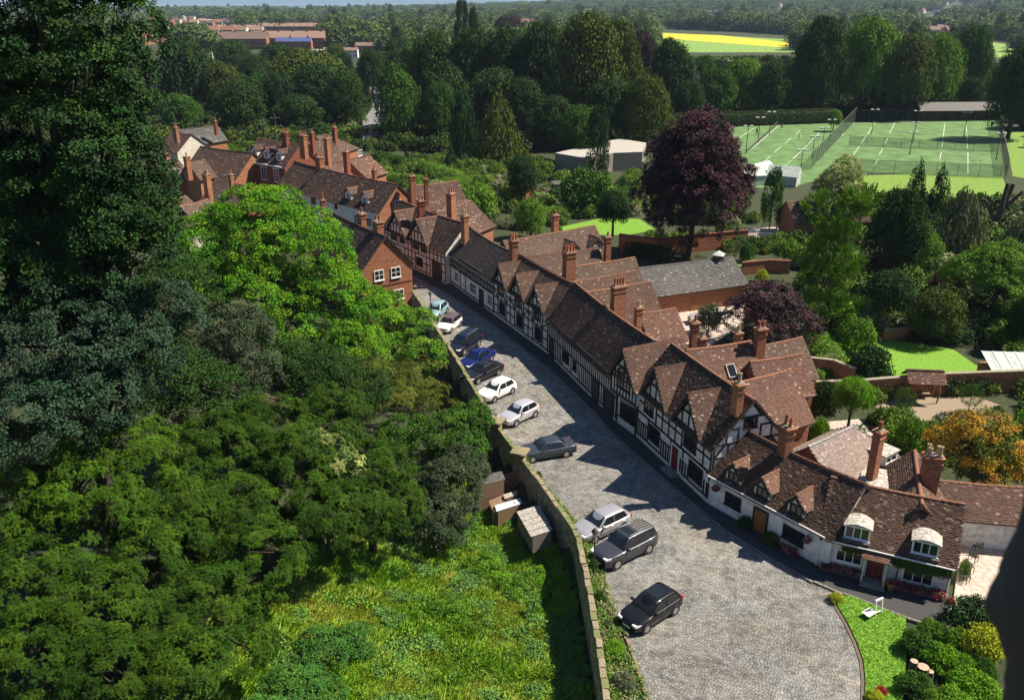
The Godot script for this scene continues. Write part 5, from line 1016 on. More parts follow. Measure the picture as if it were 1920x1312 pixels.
func stone_wall() -> void:
	var t := thing("boundary_wall", "long old stone wall with coping beside the parked cars", "wall")
	var b := MB.new()
	var wl := offset_line(WALL_LINE, 0.0)
	var hw := 0.17
	var l1 := offset_line(wl, hw)
	var l2 := offset_line(wl, -hw)
	for i in wl.size() - 1:
		for s in [[l1, 1], [l2, -1]]:
			var l: Array = s[0]
			var a := v3(l[i][0], -3.0, l[i][1])
			var c := v3(l[i + 1][0], -3.0, l[i + 1][1])
			if s[1] > 0: b.quad(a, c, c + Vector3.UP * 3.92, a + Vector3.UP * 3.92)
			else: b.quad(c, a, a + Vector3.UP * 3.92, c + Vector3.UP * 3.92)
	b.quad(v3(l1[0][0], -3, l1[0][1]), v3(l2[0][0], -3, l2[0][1]), v3(l2[0][0], 0.92, l2[0][1]), v3(l1[0][0], 0.92, l1[0][1]))
	add(t, "core", b.mesh(), M.stone_plain)
	var shapes := []
	for k in 4:
		var m := MB.new()
		var j := func(s): return rng.randf_range(-s, s)
		var lo := [v3(-0.36, 0, -0.2), v3(0.36, 0, -0.2), v3(0.36, 0, 0.2), v3(-0.36, 0, 0.2)]
		var hi := []
		for p in lo: hi.append(v3(p.x * 0.95 + j.call(0.02), 0.15 + j.call(0.025), p.z * 0.8 + j.call(0.03)))
		for i in 4: m.quad(lo[(i + 1) % 4], lo[i], hi[i], hi[(i + 1) % 4])
		m.quad(hi[3], hi[2], hi[1], hi[0])
		m.quad(lo[0], lo[1], lo[2], lo[3])
		shapes.append(m.mesh())
	for q in walk(wl, 0.73):
		var d: Vector2 = q[1]
		var c := add(t, "coping_stone", shapes[rng.randi() % 4], M.coping[rng.randi() % 3], frame(v3(d.x, 0, d.y), Vector3.UP, v3(-d.y, 0, d.x), v3(q[0].x + rng.randf_range(-0.03, 0.03), 0.9 + rng.randf_range(-0.03, 0.03), q[0].y)))
	# face stones, proud of the core
	var where := []
	var tint := PackedColorArray()
	for side: float in [1.0, -1.0]:
		for row in 13:
			for q in walk(wl, 0.5):
				var d: Vector2 = q[1]
				var nrm: Vector2 = Vector2(-d.y, d.x) * side
				var p: Vector2 = q[0] + nrm * (hw + 0.01) + d * (0.25 * (row % 2) + rng.randf_range(-0.05, 0.05))
				if side < 0 and row < 9: continue
				var y := -2.85 + row * 0.28
				where.append(frame(v3(d.x, 0, d.y) * rng.randf_range(0.4, 0.49), v3(0, rng.randf_range(0.22, 0.265), 0), v3(nrm.x, 0, nrm.y) * rng.randf_range(0.06, 0.12), v3(p.x, y, p.y)))
				var g := rng.randf_range(0.65, 1.15)
				tint.append(Color(g, g * rng.randf_range(0.94, 1.0), g * rng.randf_range(0.82, 0.98)))
	many(t, "face_stones", unit_box, M.stone, where, tint)
	# two piers with flat caps
	for q in [[[-1.3, -61.79], 0.75], [[0.6, -56.67], 0.75]]:
		var p: Array = q[0]
		var pt := thing("wall_pier", "square stone pier of the long wall, %s" % ["the farther one beside the silver hatchback", "the nearer one above the fenced yard"][0 if p[1] < -60 else 1], "pier", at(v3(p[0], 0, p[1]), -0.35))
		var w: float = q[1]
		for r in 9:
			for k in 4:
				var m2 := MB.new()
				var off := 0.02 * rng.randf()
				var s2 := (w / 2) + off
				var xa := -s2 if (k + r) % 2 == 0 else 0.05 - s2 * 0.2
				m2.box(v3(-s2 if k % 2 == 0 else 0.01, -2.9 + r * 0.46, -s2 if k < 2 else 0.01), v3(-0.01 if k % 2 == 0 else s2, -2.9 + r * 0.46 + 0.44, -0.01 if k < 2 else s2))
				add(pt, "stone_block", m2.mesh(), M.coping[rng.randi() % 3])
		var cap := MB.new()
		cap.lathe(Vector3.UP * 1.24, [Vector2(0.0, 0), Vector2(0.86, 0), Vector2(0.88, 0.05), Vector2(0.86, 0.16), Vector2(0.2, 0.3), Vector2(0, 0.3)], 4)
		add(pt, "cap", cap.mesh(), M.coping[0], at(Vector3.ZERO, PI / 4))

# ---------------------------------------------------------------- the row of houses
func street_frame(i: int, out := 0.0) -> Transform3D:
	var a := v3(FRONT_LINE[i][0], 0, FRONT_LINE[i][1])
	var b := v3(FRONT_LINE[i + 1][0], 0, FRONT_LINE[i + 1][1])
	var u := (b - a).normalized()
	var n := u.cross(Vector3.UP)
	return frame(u, Vector3.UP, n, a + n * out)

func front_len(i: int) -> float:
	return Vector2(FRONT_LINE[i][0], FRONT_LINE[i][1]).distance_to(Vector2(FRONT_LINE[i + 1][0], FRONT_LINE[i + 1][1]))

func clear_of(x: float, y: float, skip: Array) -> bool:
	for r in skip:
		if x > r[0] and x < r[2] and y > r[1] and y < r[3]: return false
	return true

func framing(t: Node, x0: float, x1: float, ys: Array, dx: float, skip: Array, w := 0.125, z := 0.02) -> void:
	# rails at the heights ys, studs about dx apart between them; nothing across the openings in skip
	var k := int(maxf(1, round((x1 - x0) / dx)))
	for y in ys:
		var s := -1.0
		for i in k + 1:
			var xa := x0 + (x1 - x0) * i / k
			var xb := xa + (x1 - x0) / k
			var ok := i < k and clear_of((xa + xb) / 2, y, skip)
			if ok and s < 0: s = xa
			if not ok and s >= 0:
				beam(t, s - 0.06, y, xa + 0.06, y, w, z + 0.006)
				s = -1.0
	for i in k + 1:
		var x := x0 + (x1 - x0) * i / k
		for j in ys.size() - 1:
			if clear_of(x, (ys[j] + ys[j + 1]) / 2, skip):
				beam(t, x, ys[j] + w * 0.5, x, ys[j + 1] - w * 0.5, w * rng.randf_range(0.85, 1.1), z)

func studs(t: Node, x0: float, x1: float, y0: float, y1: float, dx: float, skip: Array, w := 0.12) -> void:
	var k := int(round((x1 - x0) / dx))
	for i in k + 1:
		var x := x0 + (x1 - x0) * i / k
		if clear_of(x, (y0 + y1) / 2, skip): beam(t, x, y0, x, y1, w * rng.randf_range(0.85, 1.1))

func gable_timbers(t: Node, xc: float, hw: float, hb: float, ha: float, z: float, n := 4) -> void:
	var my := lerpf(hb, ha, 0.42)
	beam(t, xc - hw * 0.56, my, xc + hw * 0.56, my, 0.14, z + 0.006)
	for i in n + 1:
		var f := -1.0 + 2.0 * i / n
		var top := lerpf(ha, hb, absf(f)) - 0.22
		if top > hb + 0.2: beam(t, xc + f * hw, hb, xc + f * hw, minf(top, my - 0.07), 0.13, z)
	beam(t, xc, my, xc, ha - 0.25, 0.13, z)
	beam(t, xc - hw * 0.5, my + 0.05, xc - 0.05, ha - 0.5, 0.12, z)
	beam(t, xc + hw * 0.5, my + 0.05, xc + 0.05, ha - 0.5, 0.12, z)
	beam(t, xc - hw, hb, xc, ha - 0.1, 0.17, z + 0.012)
	beam(t, xc + hw, hb, xc, ha - 0.1, 0.17, z + 0.012)

func ring(t: Node, x: float, y: float, r: float) -> void:
	var tm := TorusMesh.new()
	tm.inner_radius = r - 0.1; tm.outer_radius = r; tm.rings = 20; tm.ring_segments = 4
	add(t, "curved_brace", tm, M.timber, Transform3D(Basis(Vector3.RIGHT, PI / 2), v3(x, y, 0.03)))

var house := {}
var P_DARK := [Color(0.1, 0.058, 0.04), Color(0.045, 0.032, 0.027), Color(0.27, 0.22, 0.17), 0.1]
var P_RED := [Color(0.115, 0.066, 0.05), Color(0.066, 0.043, 0.036), Color(0.33, 0.27, 0.21), 0.06]
var P_ORANGE := [Color(0.148, 0.08, 0.059), Color(0.092, 0.055, 0.044), Color(0.36, 0.29, 0.22), 0.07]
var P_BLACK := [Color(0.05, 0.042, 0.037), Color(0.025, 0.023, 0.022), Color(0.15, 0.13, 0.11), 0.05]
var P_PINK := [Color(0.25, 0.195, 0.17), Color(0.18, 0.145, 0.13), Color(0.45, 0.4, 0.35), 0.08]
var P_SLATE := [Color(0.115, 0.112, 0.11), Color(0.065, 0.065, 0.067), Color(0.26, 0.25, 0.22), 0.07]
var P_BROWN := [Color(0.12, 0.08, 0.06), Color(0.075, 0.053, 0.045), Color(0.28, 0.24, 0.2), 0.06]

func cottages() -> void:
	# the low white cottage nearest the tower
	var t := thing("white_cottage", "low white cottage with two curved-top dormers and a red door beside the small lawn", "house", street_frame(8), "houses along the lane")
	house.K1 = t
	var L := front_len(8)
	gable_block(t, L, 5.2, 2.5, 5.0, M.pink, P_DARK, {"sep": true, "sag": 0.12, "tw": 0.2, "te": 0.145})
	fwin(t, 1.62, 1.25, 1.55, 0.85, 3, 1, M.white)
	fwin(t, 5.5, 1.05, 1.7, 0.95, 3, 1, M.white)
	door(t, 3.15, 0.95, 1.75, M.door_red, 0.0, M.white)
	var cb := MB.new()
	cb.quad(v3(2.35, 1.86, 0.75), v3(3.95, 1.86, 0.75), v3(3.85, 2.2, -0.02), v3(2.45, 2.2, -0.02))
	cb.box(v3(2.35, 1.8, 0.0), v3(3.95, 1.86, 0.74))
	var cp := add(t, "porch_roof", cb.mesh(), M.under)
	var where := []
	var tint := PackedColorArray()
	tiles_on(where, tint, v3(2.33, 1.86, 0.78), Vector3.RIGHT, v3(0, 0.4, -0.917), 1.64, 0.85, 0.18, 0.13, P_ORANGE)
	many(cp, "tiles", tile_mesh, M.tile, where, tint)
	var sd := MB.new()
	sd.box(v3(3.68, 0, 0.02), v3(3.78, 1.8, 0.7)); sd.box(v3(2.45, 0, 0.02), v3(2.55, 1.8, 0.7))
	add(t, "porch_side", sd.mesh(), M.cream)
	var st := MB.new()
	st.box(v3(2.45, 0.1, 0.05), v3(3.85, 0.22, 1.05))
	add(t, "doorstep", st.mesh(), M.plinth)
	for x in [1.85, 5.6]:
		var z := -0.1
		var d := MB.new()  # curved lead roof over three lights
		for i in 8:
			var f0 := float(i) / 8.0
			var f1 := float(i + 1) / 8.0
			var y0 := 3.42 + 0.2 * sin(PI * f0)
			var y1 := 3.42 + 0.2 * sin(PI * f1)
			var a := v3(x - 0.82 + 1.64 * f0, y0, z + 0.16)
			var b := v3(x - 0.82 + 1.64 * f1, y1, z + 0.16)
			var k := v3(0, 0.1, -1.35)
			d.quad(a, b, b + k, a + k)
			d.quad(a - v3(0, 0.09, 0), b - v3(0, 0.09, 0), b, a)
			d.quad(b - v3(0, 0.09, 0), a - v3(0, 0.09, 0), a + k - v3(0, 0.09, 0), b + k - v3(0, 0.09, 0))
		var dr := add(t, "dormer", d.mesh(), M.felt)
		var ck := MB.new()
		ck.box(v3(x - 0.72, 2.55, z - 1.3), v3(x + 0.72, 3.44, z))
		add(dr, "cheek", ck.mesh(), M.white)
		window(dr, Transform3D(Basis(), v3(x, 3.0, z + 0.01)), 1.42, 0.85, 3, 1, M.white, 0.06)
		var ld := MB.new()
		ld.box(v3(x - 0.8, 2.44, z + 0.0), v3(x + 0.8, 2.53, z + 0.34))
		add(dr, "lead_flashing", ld.mesh(), M.slate)
	var pl := MB.new()
	pl.lathe(Vector3.ZERO, [Vector2(0, 0), Vector2(0.17, 0), Vector2(0.17, 0.03), Vector2(0, 0.03)], 20)
	add(t, "plaque", pl.mesh(), M.plaque, Transform3D(Basis(Vector3.RIGHT, PI / 2), v3(0.52, 1.45, 0.01)))
	var gt := MB.new()
	gt.tube(v3(0, 2.28, 0.34), v3(L + 0.1, 2.24, 0.34), 0.05, 0.05, 6); gt.tube(v3(0.08, 0, 0.06), v3(0.08, 2.3, 0.06), 0.04, 0.04, 6); gt.tube(v3(L - 0.06, 0, 0.06), v3(L - 0.06, 2.3, 0.06), 0.04, 0.04, 6)
	add(t, "gutter", gt.mesh(), M.white)
	# the white cottage that turns the bend
	t = thing("dormer_cottage", "low white cottage with three tiled gable dormers and an oak door", "house", street_frame(7), "houses along the lane")
	house.K2 = t
	L = front_len(7)
	gable_block(t, L + 0.6, 5.2, 2.7, 5.3, M.plaster, P_DARK, {"sep": true, "sag": 0.2, "tw": 0.2, "te": 0.145})
	for x in [1.9, 4.25, 6.85]:
		gable_dormer(t, x, 2.62, -0.05, 1.25, 0.85, 2.2, P_ORANGE, M.plaster, M.timber)
	fwin(t, 2.1, 1.35, 1.35, 0.95, 2, 1, M.timber)
	fwin(t, 6.95, 1.25, 1.6, 0.95, 3, 1, M.timber)
	door(t, 4.4, 0.95, 1.75, M.door_oak)
	var gt2 := MB.new()
	gt2.tube(v3(0, 2.46, 0.34), v3(L + 0.3, 2.46, 0.34), 0.05, 0.05, 6); gt2.tube(v3(L - 0.15, 0, 0.05), v3(L - 0.15, 2.46, 0.05), 0.045, 0.045, 6)
	add(t, "gutter", gt2.mesh(), M.white)

func timber_houses() -> void:
	# E: tall house with two front gables and a side gable
	var L := front_len(6)
	var t := thing("timber_house", "tall black and white timber house with two narrow front gables and a red door", "house", street_frame(6), "houses along the lane")
	house.E = t
	gable_block(t, L, 5.6, 4.6, 7.7, M.plaster, P_DARK, {"sep": true, "sag": 0.1, "verge": 0.25})
	var sk := [[1.0, 2.9, 2.5, 4.5], [7.0, 2.9, 8.7, 4.5], [2.0, 1.0, 3.7, 2.3], [7.9, 0.95, 9.8, 2.25], [5.4, 0.0, 6.7, 2.5]]
	for xc in [2.75, 7.5]:
		front_gable(t, xc, 1.75, 4.6, 7.15, 0.03, 2.6, M.plaster, P_RED)
		gable_timbers(t, xc, 1.75, 4.6, 7.1, 0.06, 4)
	framing(t, 0.08, L - 0.08, [2.5, 3.5, 4.5], 0.92, sk)
	framing(t, 0.08, L - 0.08, [0.55, 1.75, 2.5], 1.8, sk)
	studs(t, 0.4, L - 0.3, 0.6, 1.65, 0.36, sk, 0.12)
	fwin(t, 1.75, 3.7, 1.45, 1.5, 3, 2, M.timber, 0.0, 0.045); fwin(t, 7.85, 3.7, 1.65, 1.5, 4, 2, M.timber, 0.0, 0.045)
	fwin(t, 2.85, 1.65, 1.65, 1.25, 4, 2, M.timber, 0.0, 0.045); fwin(t, 8.85, 1.6, 1.85, 1.25, 4, 2, M.timber, 0.0, 0.045)
	door(t, 6.05, 0.95, 1.95, M.door_red, 0.0, M.white, 0.3)
	var st := MB.new()
	st.box(v3(5.3, 0.1, 0.0), v3(6.8, 0.28, 0.75))
	add(t, "doorstep", st.mesh(), M.plinth)
	# the side gable that looks over the cottage
	var side := Node3D.new()
	side.name = "side_gable"
	t.add_child(side)
	side.transform = frame(v3(0, 0, -1), Vector3.UP, Vector3.RIGHT, v3(L, 0, 0))
	var D := 5.6
	framing(side, 0.1, D - 0.1, [2.6, 3.6, 4.6], 1.1, [])
	framing(side, 1.0, D - 1.0, [4.6, 5.65], 0.9, [[2.1, 5.2, 3.5, 6.5]])
	beam(side, 0, 4.6, D / 2, 7.6, 0.2); beam(side, D, 4.6, D / 2, 7.6, 0.2)
	beam(side, 0.1, 3.6, 0.9, 4.55, 0.15); beam(side, D - 0.1, 3.6, D - 0.9, 4.55, 0.15)
	beam(side, 1.6, 6.4, 4.0, 6.4, 0.15)
	beam(side, 2.0, 6.45, D / 2 - 0.1, 7.3, 0.13); beam(side, 3.6, 6.45, D / 2 + 0.1, 7.3, 0.13)
	window(side, Transform3D(Basis(), v3(2.8, 5.95, 0.01)), 1.1, 0.8, 2, 1, M.timber, 0.05)
	window(side, Transform3D(Basis(), v3(4.4, 4.0, 0.012)), 1.0, 0.9, 2, 1, M.timber, 0.05)
	# D: the jettied gable with the wide arched window
	t = thing("jettied_gable_house", "narrow timber house with one broad jettied gable and a dark arched window", "house", street_frame(5), "houses along the lane")
	house.D = t
	L = front_len(5)
	var b := MB.new()
	b.box(v3(0, 0, -5.4), v3(L, 3.2, -0.02)); add(t, "wall", b.mesh(), M.plaster)
	front_gable(t, L / 2, L / 2 + 0.35, 4.5, 7.2, 0.45, 5.2, M.plaster, P_RED, 3.0)
	gable_timbers(t, L / 2, L / 2 + 0.35, 4.5, 7.15, 0.47, 6)
	studs(t, -0.25, L + 0.25, 3.05, 4.5, 0.34, [[0.5, 2.9, 2.5, 4.6]]); 
	for k in 0: pass
	beam(t, -0.35, 3.08, L + 0.35, 3.08, 0.2, 0.48); beam(t, -0.35, 4.5, L + 0.35, 4.5, 0.18, 0.48)
	for k in 9:
		var x := -0.25 + (L + 0.5) * k / 8.0
		beam(t, x, 3.15, x, 3.75, 0.13, 0.46)
		if k < 2 or k > 6: beam(t, x, 3.75, x, 4.45, 0.13, 0.46)
	fwin(t, L / 2, 4.35, 1.9, 1.15, 4, 3, M.timber, 0.46, 0.045)
	var arch := MB.new()
	for k in 8:
		var a0 := PI * k / 8.0
		var a1 := PI * (k + 1) / 8.0
		arch.bar(v3(L / 2 + cos(a0) * 0.95, 4.92 + sin(a0) * 0.6, 0.5), v3(L / 2 + cos(a1) * 0.95, 4.92 + sin(a1) * 0.6, 0.5), 0.12, 0.1)
	add(t, "window_arch", arch.mesh(), M.timber)
	var ap := MB.new()
	for k in 8:
		var a0 := PI * k / 8.0
		var a1 := PI * (k + 1) / 8.0
		ap.tri(v3(L / 2, 4.9, 0.485), v3(L / 2 + cos(a0) * 0.93, 4.92 + sin(a0) * 0.58, 0.485), v3(L / 2 + cos(a1) * 0.93, 4.92 + sin(a1) * 0.58, 0.485))
	add(t, "arched_pane", ap.mesh(), M.glass)
	var gd := MB.new()
	gd.box(v3(0.25, 0.9, -0.04), v3(L - 0.2, 2.9, 0.03))
	add(t, "shop_window", gd.mesh(), M.glass)
	for x in [0.15, L - 0.12]: beam(t, x, 0.0, x, 3.0, 0.2)
	beam(t, 0.1, 2.95, L - 0.1, 2.95, 0.18); beam(t, 0.1, 0.85, L - 0.1, 0.85, 0.16)
	# C: the long low roof with close studding
	t = thing("long_timber_house", "long timber house of close upright studs under one unbroken tiled roof", "house", street_frame(4), "houses along the lane")
	house.C = t
	L = front_len(4)
	gable_block(t, L + 0.5, 5.6, 3.9, 7.2, M.plaster, P_DARK, {"sep": true, "sag": 0.22})
	sk = [[0.5, 0.0, 1.8, 2.4], [3.9, 0.9, 5.6, 2.4], [6.3, 0.9, 7.4, 2.4], [10.9, 0.0, 12.3, 2.5], [13.3, 0.2, 15.2, 2.6]]
	studs(t, 0.05, L - 0.05, 0.5, 2.1, 0.42, sk, 0.11); studs(t, 0.05, L - 0.05, 2.3, 3.85, 0.42, [], 0.11)
	framing(t, 0.05, L - 0.05, [0.45, 2.2, 3.85], 50.0, [])
	door(t, 1.15, 1.0, 2.0, M.door_dark); door(t, 11.6, 1.1, 2.0, M.door_dark); door(t, 14.25, 1.6, 2.1, M.door_dark)
	fwin(t, 4.75, 1.6, 1.5, 1.0, 3, 1, M.timber); fwin(t, 6.85, 1.6, 0.9, 1.0, 2, 1, M.timber)
	# B2: three small gables
	t = thing("three_gable_house", "timber house with three small pointed gables and curved braces", "house", street_frame(3), "houses along the lane")
	house.B2 = t
	L = front_len(3)
	gable_block(t, L, 5.6, 4.4, 6.95, M.plaster, P_DARK, {"sag": 0.12})
	sk = [[1.4, 3.0, 3.0, 4.6], [5.5, 3.0, 7.2, 4.7], [9.7, 3.0, 11.4, 4.6], [1.7, 0.8, 3.1, 2.3], [5.6, 0.8, 7.2, 2.3], [10.1, 0.8, 11.8, 2.3]]
	for xc in [2.0, 6.3, 10.6]:
		front_gable(t, xc, 1.6, 4.4, 6.5, 0.05, 2.5, M.plaster, P_RED)
		gable_timbers(t, xc, 1.6, 4.4, 6.45, 0.08, 4)
		fwin(t, xc + 0.1, 3.75, 1.4, 1.4, 3, 2, M.timber, 0.02)
		fwin(t, xc + 0.3, 1.55, 1.4, 1.35, 3, 2, M.timber, 0.02)
	framing(t, 0.08, L - 0.08, [0.5, 1.5, 2.4], 1.07, sk, 0.125)
	framing(t, 0.08, L - 0.08, [2.4, 3.3, 4.35], 1.07, sk, 0.125)
	for k in 6:
		var x: float = 0.1 + (L - 0.2) * (2 * k + 1) / 12.0
		beam(t, x - 0.95, 3.25, x, 2.45, 0.12); beam(t, x + 0.95, 3.25, x, 2.45, 0.12)
	# B1: ornamental circles
	t = thing("patterned_timber_house", "timber house under a dark sagging roof with a lattice of circles across its front", "house", street_frame(2), "houses along the lane")
	house.B1 = t
	L = front_len(2)
	gable_block(t, L, 5.8, 4.2, 6.8, M.plaster, P_BLACK, {"sag": 0.3, "ridge": M.ridge_dark})
	sk = [[1.3, 0.8, 3.1, 2.2], [6.2, 0.8, 8.2, 2.2], [9.0, 0.0, 10.2, 2.4], [11.3, 0.8, 12.7, 2.4]]
	for y in [0.4, 2.45, 3.35, 4.1]: beam(t, 0, y, L, y, 0.15, 0.027)
	for k in 16:
		var x: float = 0.45 + (L - 0.8) * k / 15.0
		ring(t, x, 2.9, 0.42)
		beam(t, x, 2.5, x, 3.3, 0.1)
	framing(t, 0.05, L - 0.05, [3.35, 4.1], 0.8, [])
	framing(t, 0.05, L - 0.05, [0.4, 2.45], 1.6, sk)
	for x in [2.2, 7.2, 12.0]: fwin(t, x, 1.5, 1.3 if x < 3 or x > 9 else 1.8, 1.3, 3, 2, M.white)
	door(t, 9.6, 0.95, 2.0, M.door_dark)
	# A: two gables at the bend
	var a := v3(-17.6, 0, -115.0)
	var e := v3(-8.2, 0, -101.9)
	var u := (e - a).normalized()
	t = thing("bend_timber_house", "jettied timber house with two big gables where the lane bends away", "house", frame(u, Vector3.UP, u.cross(Vector3.UP), a), "houses along the lane")
	house.A = t
	L = a.distance_to(e)
	gable_block(t, L, 6.0, 4.3, 7.4, M.plaster, P_DARK, {"sag": 0.25})
	for xc in [3.9, 9.6]:
		front_gable(t, xc, 2.6, 4.2, 7.1, 0.1, 2.9, M.plaster, P_RED)
		gable_timbers(t, xc, 2.6, 4.2, 7.05, 0.13, 6)
		fwin(t, xc - 1.0, 3.5, 1.3, 0.9, 3, 1, M.timber, 0.03); fwin(t, xc + 1.2, 3.5, 1.3, 0.9, 3, 1, M.timber, 0.03)
		fwin(t, xc, 1.5, 1.5, 1.1, 3, 1, M.timber, 0.03)
	sk = [[2.1, 2.9, 3.7, 4.1], [4.3, 2.9, 5.9, 4.1], [7.8, 2.9, 9.4, 4.1], [10.0, 2.9, 11.6, 4.1], [3.0, 0.9, 4.8, 2.2], [8.7, 0.9, 10.5, 2.2], [12.6, 0.0, 15.0, 2.4]]
	framing(t, 0.1, L - 0.1, [0.4, 1.5, 2.5, 3.4, 4.2], 0.95, sk, 0.12)
	var cd := MB.new()
	cd.box(v3(12.7, 0, -0.03), v3(14.9, 2.4, 0.03))
	add(t, "carriage_door", cd.mesh(), M.door_dark)

func ridge_frame(q: Array) -> Transform3D:
	var p := v3(q[0], 0, q[1])
	var r := v3(q[2], 0, q[3])
	var u := (r - p).normalized()
	var n := u.cross(Vector3.UP)
	return frame(u, Vector3.UP, n, p + n * q[5])

func wing(key: String, called: String, label: String, wall: Material, pal: Array, o := {}, group := "") -> Node3D:
	var q: Array = RIDGE[key]
	var t := thing(called, label, "building", ridge_frame(q), group)
	house[key] = t
	var l := Vector2(q[0], q[1]).distance_to(Vector2(q[2], q[3]))
	t.set_meta("len", l)
	gable_block(t, l, q[5] * 2.0, q[6], q[4], wall, pal, o)
	return t

func wings() -> void:
	var far := {"tw": 0.3, "te": 0.22, "sag": 0.15}
	var near := {"tw": 0.22, "te": 0.16, "sag": 0.08}
	wing("R1", "rear_range", "long grey-brown tiled range with two gabled dormers behind the patterned house", M.brick, P_BROWN, near)
	wing("R2", "rear_wing", "tiled rear wing ending in a single-pot chimney beside the dark garden wall", M.brick, P_BROWN, near)
	wing("R3", "rear_wing", "tiled rear wing with the six-pot chimney", M.brick, P_BROWN, near)
	wing("R4", "rear_wing", "narrow brown rear wing next to the six-pot chimney wing", M.brick, P_RED, near)
	wing("R5", "rear_wing", "narrow rear wing with the tall four-pot chimney", M.brick, P_RED, near)
	wing("R6", "rear_wing", "small rear wing with one stone-coloured chimney above the courtyard", M.brick, P_RED, near)
	wing("R7", "rear_wing", "low orange tiled wing nearest the courtyard with the parked car", M.brick, P_ORANGE, near)
	wing("R8", "rear_wing", "red tiled rear wing with a skylight behind the red-door timber house", M.brick, P_ORANGE, near)
	wing("R8b", "rear_wing", "brown tiled outer end of the rear wing beside the purple tree", M.brick, P_BROWN, near)
	wing("R9", "rear_wing", "narrow tiled rear wing between two red roofs by the garden", M.brick, P_ORANGE, near)
	wing("R10", "rear_wing", "broad red tiled wing directly behind the timbered side gable", M.brick, P_ORANGE, near)
	wing("Kr", "hipped_wing", "pinkish grey hipped roof behind the white cottages with a flat-topped dormer", M.brick, P_PINK, {"hip_r": 2.6, "tw": 0.22, "te": 0.16, "sag": 0.05, "ridge": M.lead})
	wing("Kd", "tiled_outshut", "small dark tiled roof squeezed beside the big cream-pot chimney", M.brick, P_DARK, near)
	wing("Out", "outbuilding", "long low tiled outbuilding with a beige wall at the right edge", M.pink, P_RED, near)
	var g := wing("Gar", "slate_garage", "long slate-roofed garage with brown wooden doors by the purple tree", M.brick, P_SLATE, {"tw": 0.3, "te": 0.2, "sag": 0.04, "ridge": M.slate})
	var gl: float = g.get_meta("len")
	for k in 3:
		var b := MB.new()
		for i in 8: b.box(v3(gl * 0.42 + k * 2.3 + i * 0.26, 0, -0.03), v3(gl * 0.42 + k * 2.3 + i * 0.26 + 0.245, 2.15, 0.06))
		add(g, "garage_door", b.mesh(), M.door_oak)
	var cu := MB.new()
	cu.box(v3(gl * 0.86 - 0.5, 4.3, -3.8), v3(gl * 0.86 + 0.5, 5.2, -2.8)); 
	var lv := add(g, "louvre_turret", cu.mesh(), M.slate)
	var ct := MB.new()
	ct.lathe(v3(gl * 0.86, 5.2, -3.3), [Vector2(0.95, 0), Vector2(0.0, 0.5)], 4)
	add(lv, "turret_cap", ct.mesh(), M.lead)
	# the far cluster round the bend
	var gf := "houses round the bend"
	wing("F", "white_fronted_house", "white-fronted house with two dormers and a brick end gable", M.plaster, P_DARK, far, gf)
	wing("Fx", "steep_roof_house", "steep dark tiled house between the white front and the red brick front", M.plaster, P_DARK, far, gf)
	wing("G", "georgian_house", "red brick house with tall white windows and three white dormers", M.brick_red, P_RED, far, gf)
	wing("H", "great_roof_house", "house with the broad plain red-brown roof beside the red brick front", M.brick, P_RED, far, gf)
	wing("I", "cream_gable_house", "house with a cream end gable at the leaves of the dark tree", M.cream, P_RED, far, gf)
	wing("N", "slate_roof_house", "brick house under a dark slate roof at the edge of the trees", M.brick, P_SLATE, far, gf)
	wing("J1", "chimney_house", "pinkish roofed house just behind the four-pot chimney", M.brick, P_RED, far, gf)
	wing("J2", "hipped_house", "brown hipped-roof house nearest the white car road", M.brick, P_BROWN, {"tw": 0.3, "te": 0.22, "sag": 0.1, "hip_r": 4.0}, gf)
	wing("J3", "low_wing", "small pink-tiled wing behind the white-fronted house", M.brick, P_ORANGE, far, gf)
	wing("J4", "low_wing", "wide pink-tiled wing with a tall red chimney facing the gardens", M.brick, P_ORANGE, far, gf)
	wing("L1", "roof_window_house", "brown-roofed house with roof windows beside the dark tree", M.brick_buff, P_BROWN, far, gf)
	wing("L2", "low_house", "low brown-roofed house half hidden by the dark tree, under the bright maple", M.brick, P_RED, far, gf)
	wing("L3", "dark_gable_barn", "small gabled outhouse with a dark timber end above the bright tree", M.timber, P_BROWN, far, gf)
	wing("L4", "tall_chimney_house", "brown roof carrying three tall chimneys just above the bright tree", M.brick, P_BROWN, far, gf)
	wing("L5", "small_gabled_house", "small steep gabled house between the cream gable and the tall chimneys", M.brick_buff, P_BROWN, far, gf)
	wing("L6", "lean_shed", "lowest pale red roof at the upper edge of the bright tree", M.cream, P_ORANGE, far, gf)
	wing("M1", "back_house", "red tiled house with tall single chimneys behind the brick gable", M.brick, P_RED, far, gf)
	wing("M2", "back_house", "broad red roof with a small brick gable beside the green parasol", M.brick, P_RED, far, gf)
	# the brick house at the end of the wall; it stands low
	var lft := v3(-17.4, 0, -94.6)
	var rgt := v3(-12.0, 0, -98.4)
	var n := (rgt - lft).normalized().cross(Vector3.UP)
	var org := lft
	var t := thing("brick_gable_house", "orange brick gable house with white windows at the far end of the wall", "house", frame(-n, Vector3.UP, (rgt - lft).normalized() * -1.0, org), "houses along the lane")
	t.transform = frame(n * -1.0, Vector3.UP, (n * -1.0).cross(Vector3.UP), org if true else rgt)
	house.BH = t
	var wd := lft.distance_to(rgt)
	var zl := t.transform.affine_inverse() * rgt
	if zl.z > 0.1:
		t.transform = frame(n * -1.0, Vector3.UP, (n * -1.0).cross(Vector3.UP), rgt)
	gable_block(t, 15.5, wd, 4.0, 7.6, M.brick, P_DARK, {"base": -4.5, "tw": 0.24, "te": 0.18, "sag": 0.15})
	var face := Node3D.new()
	face.name = "end_wall"
	t.add_child(face)
	face.transform = frame(Vector3(0, 0, 1), Vector3.UP, Vector3(-1, 0, 0), v3(-0.01, 0, -wd))
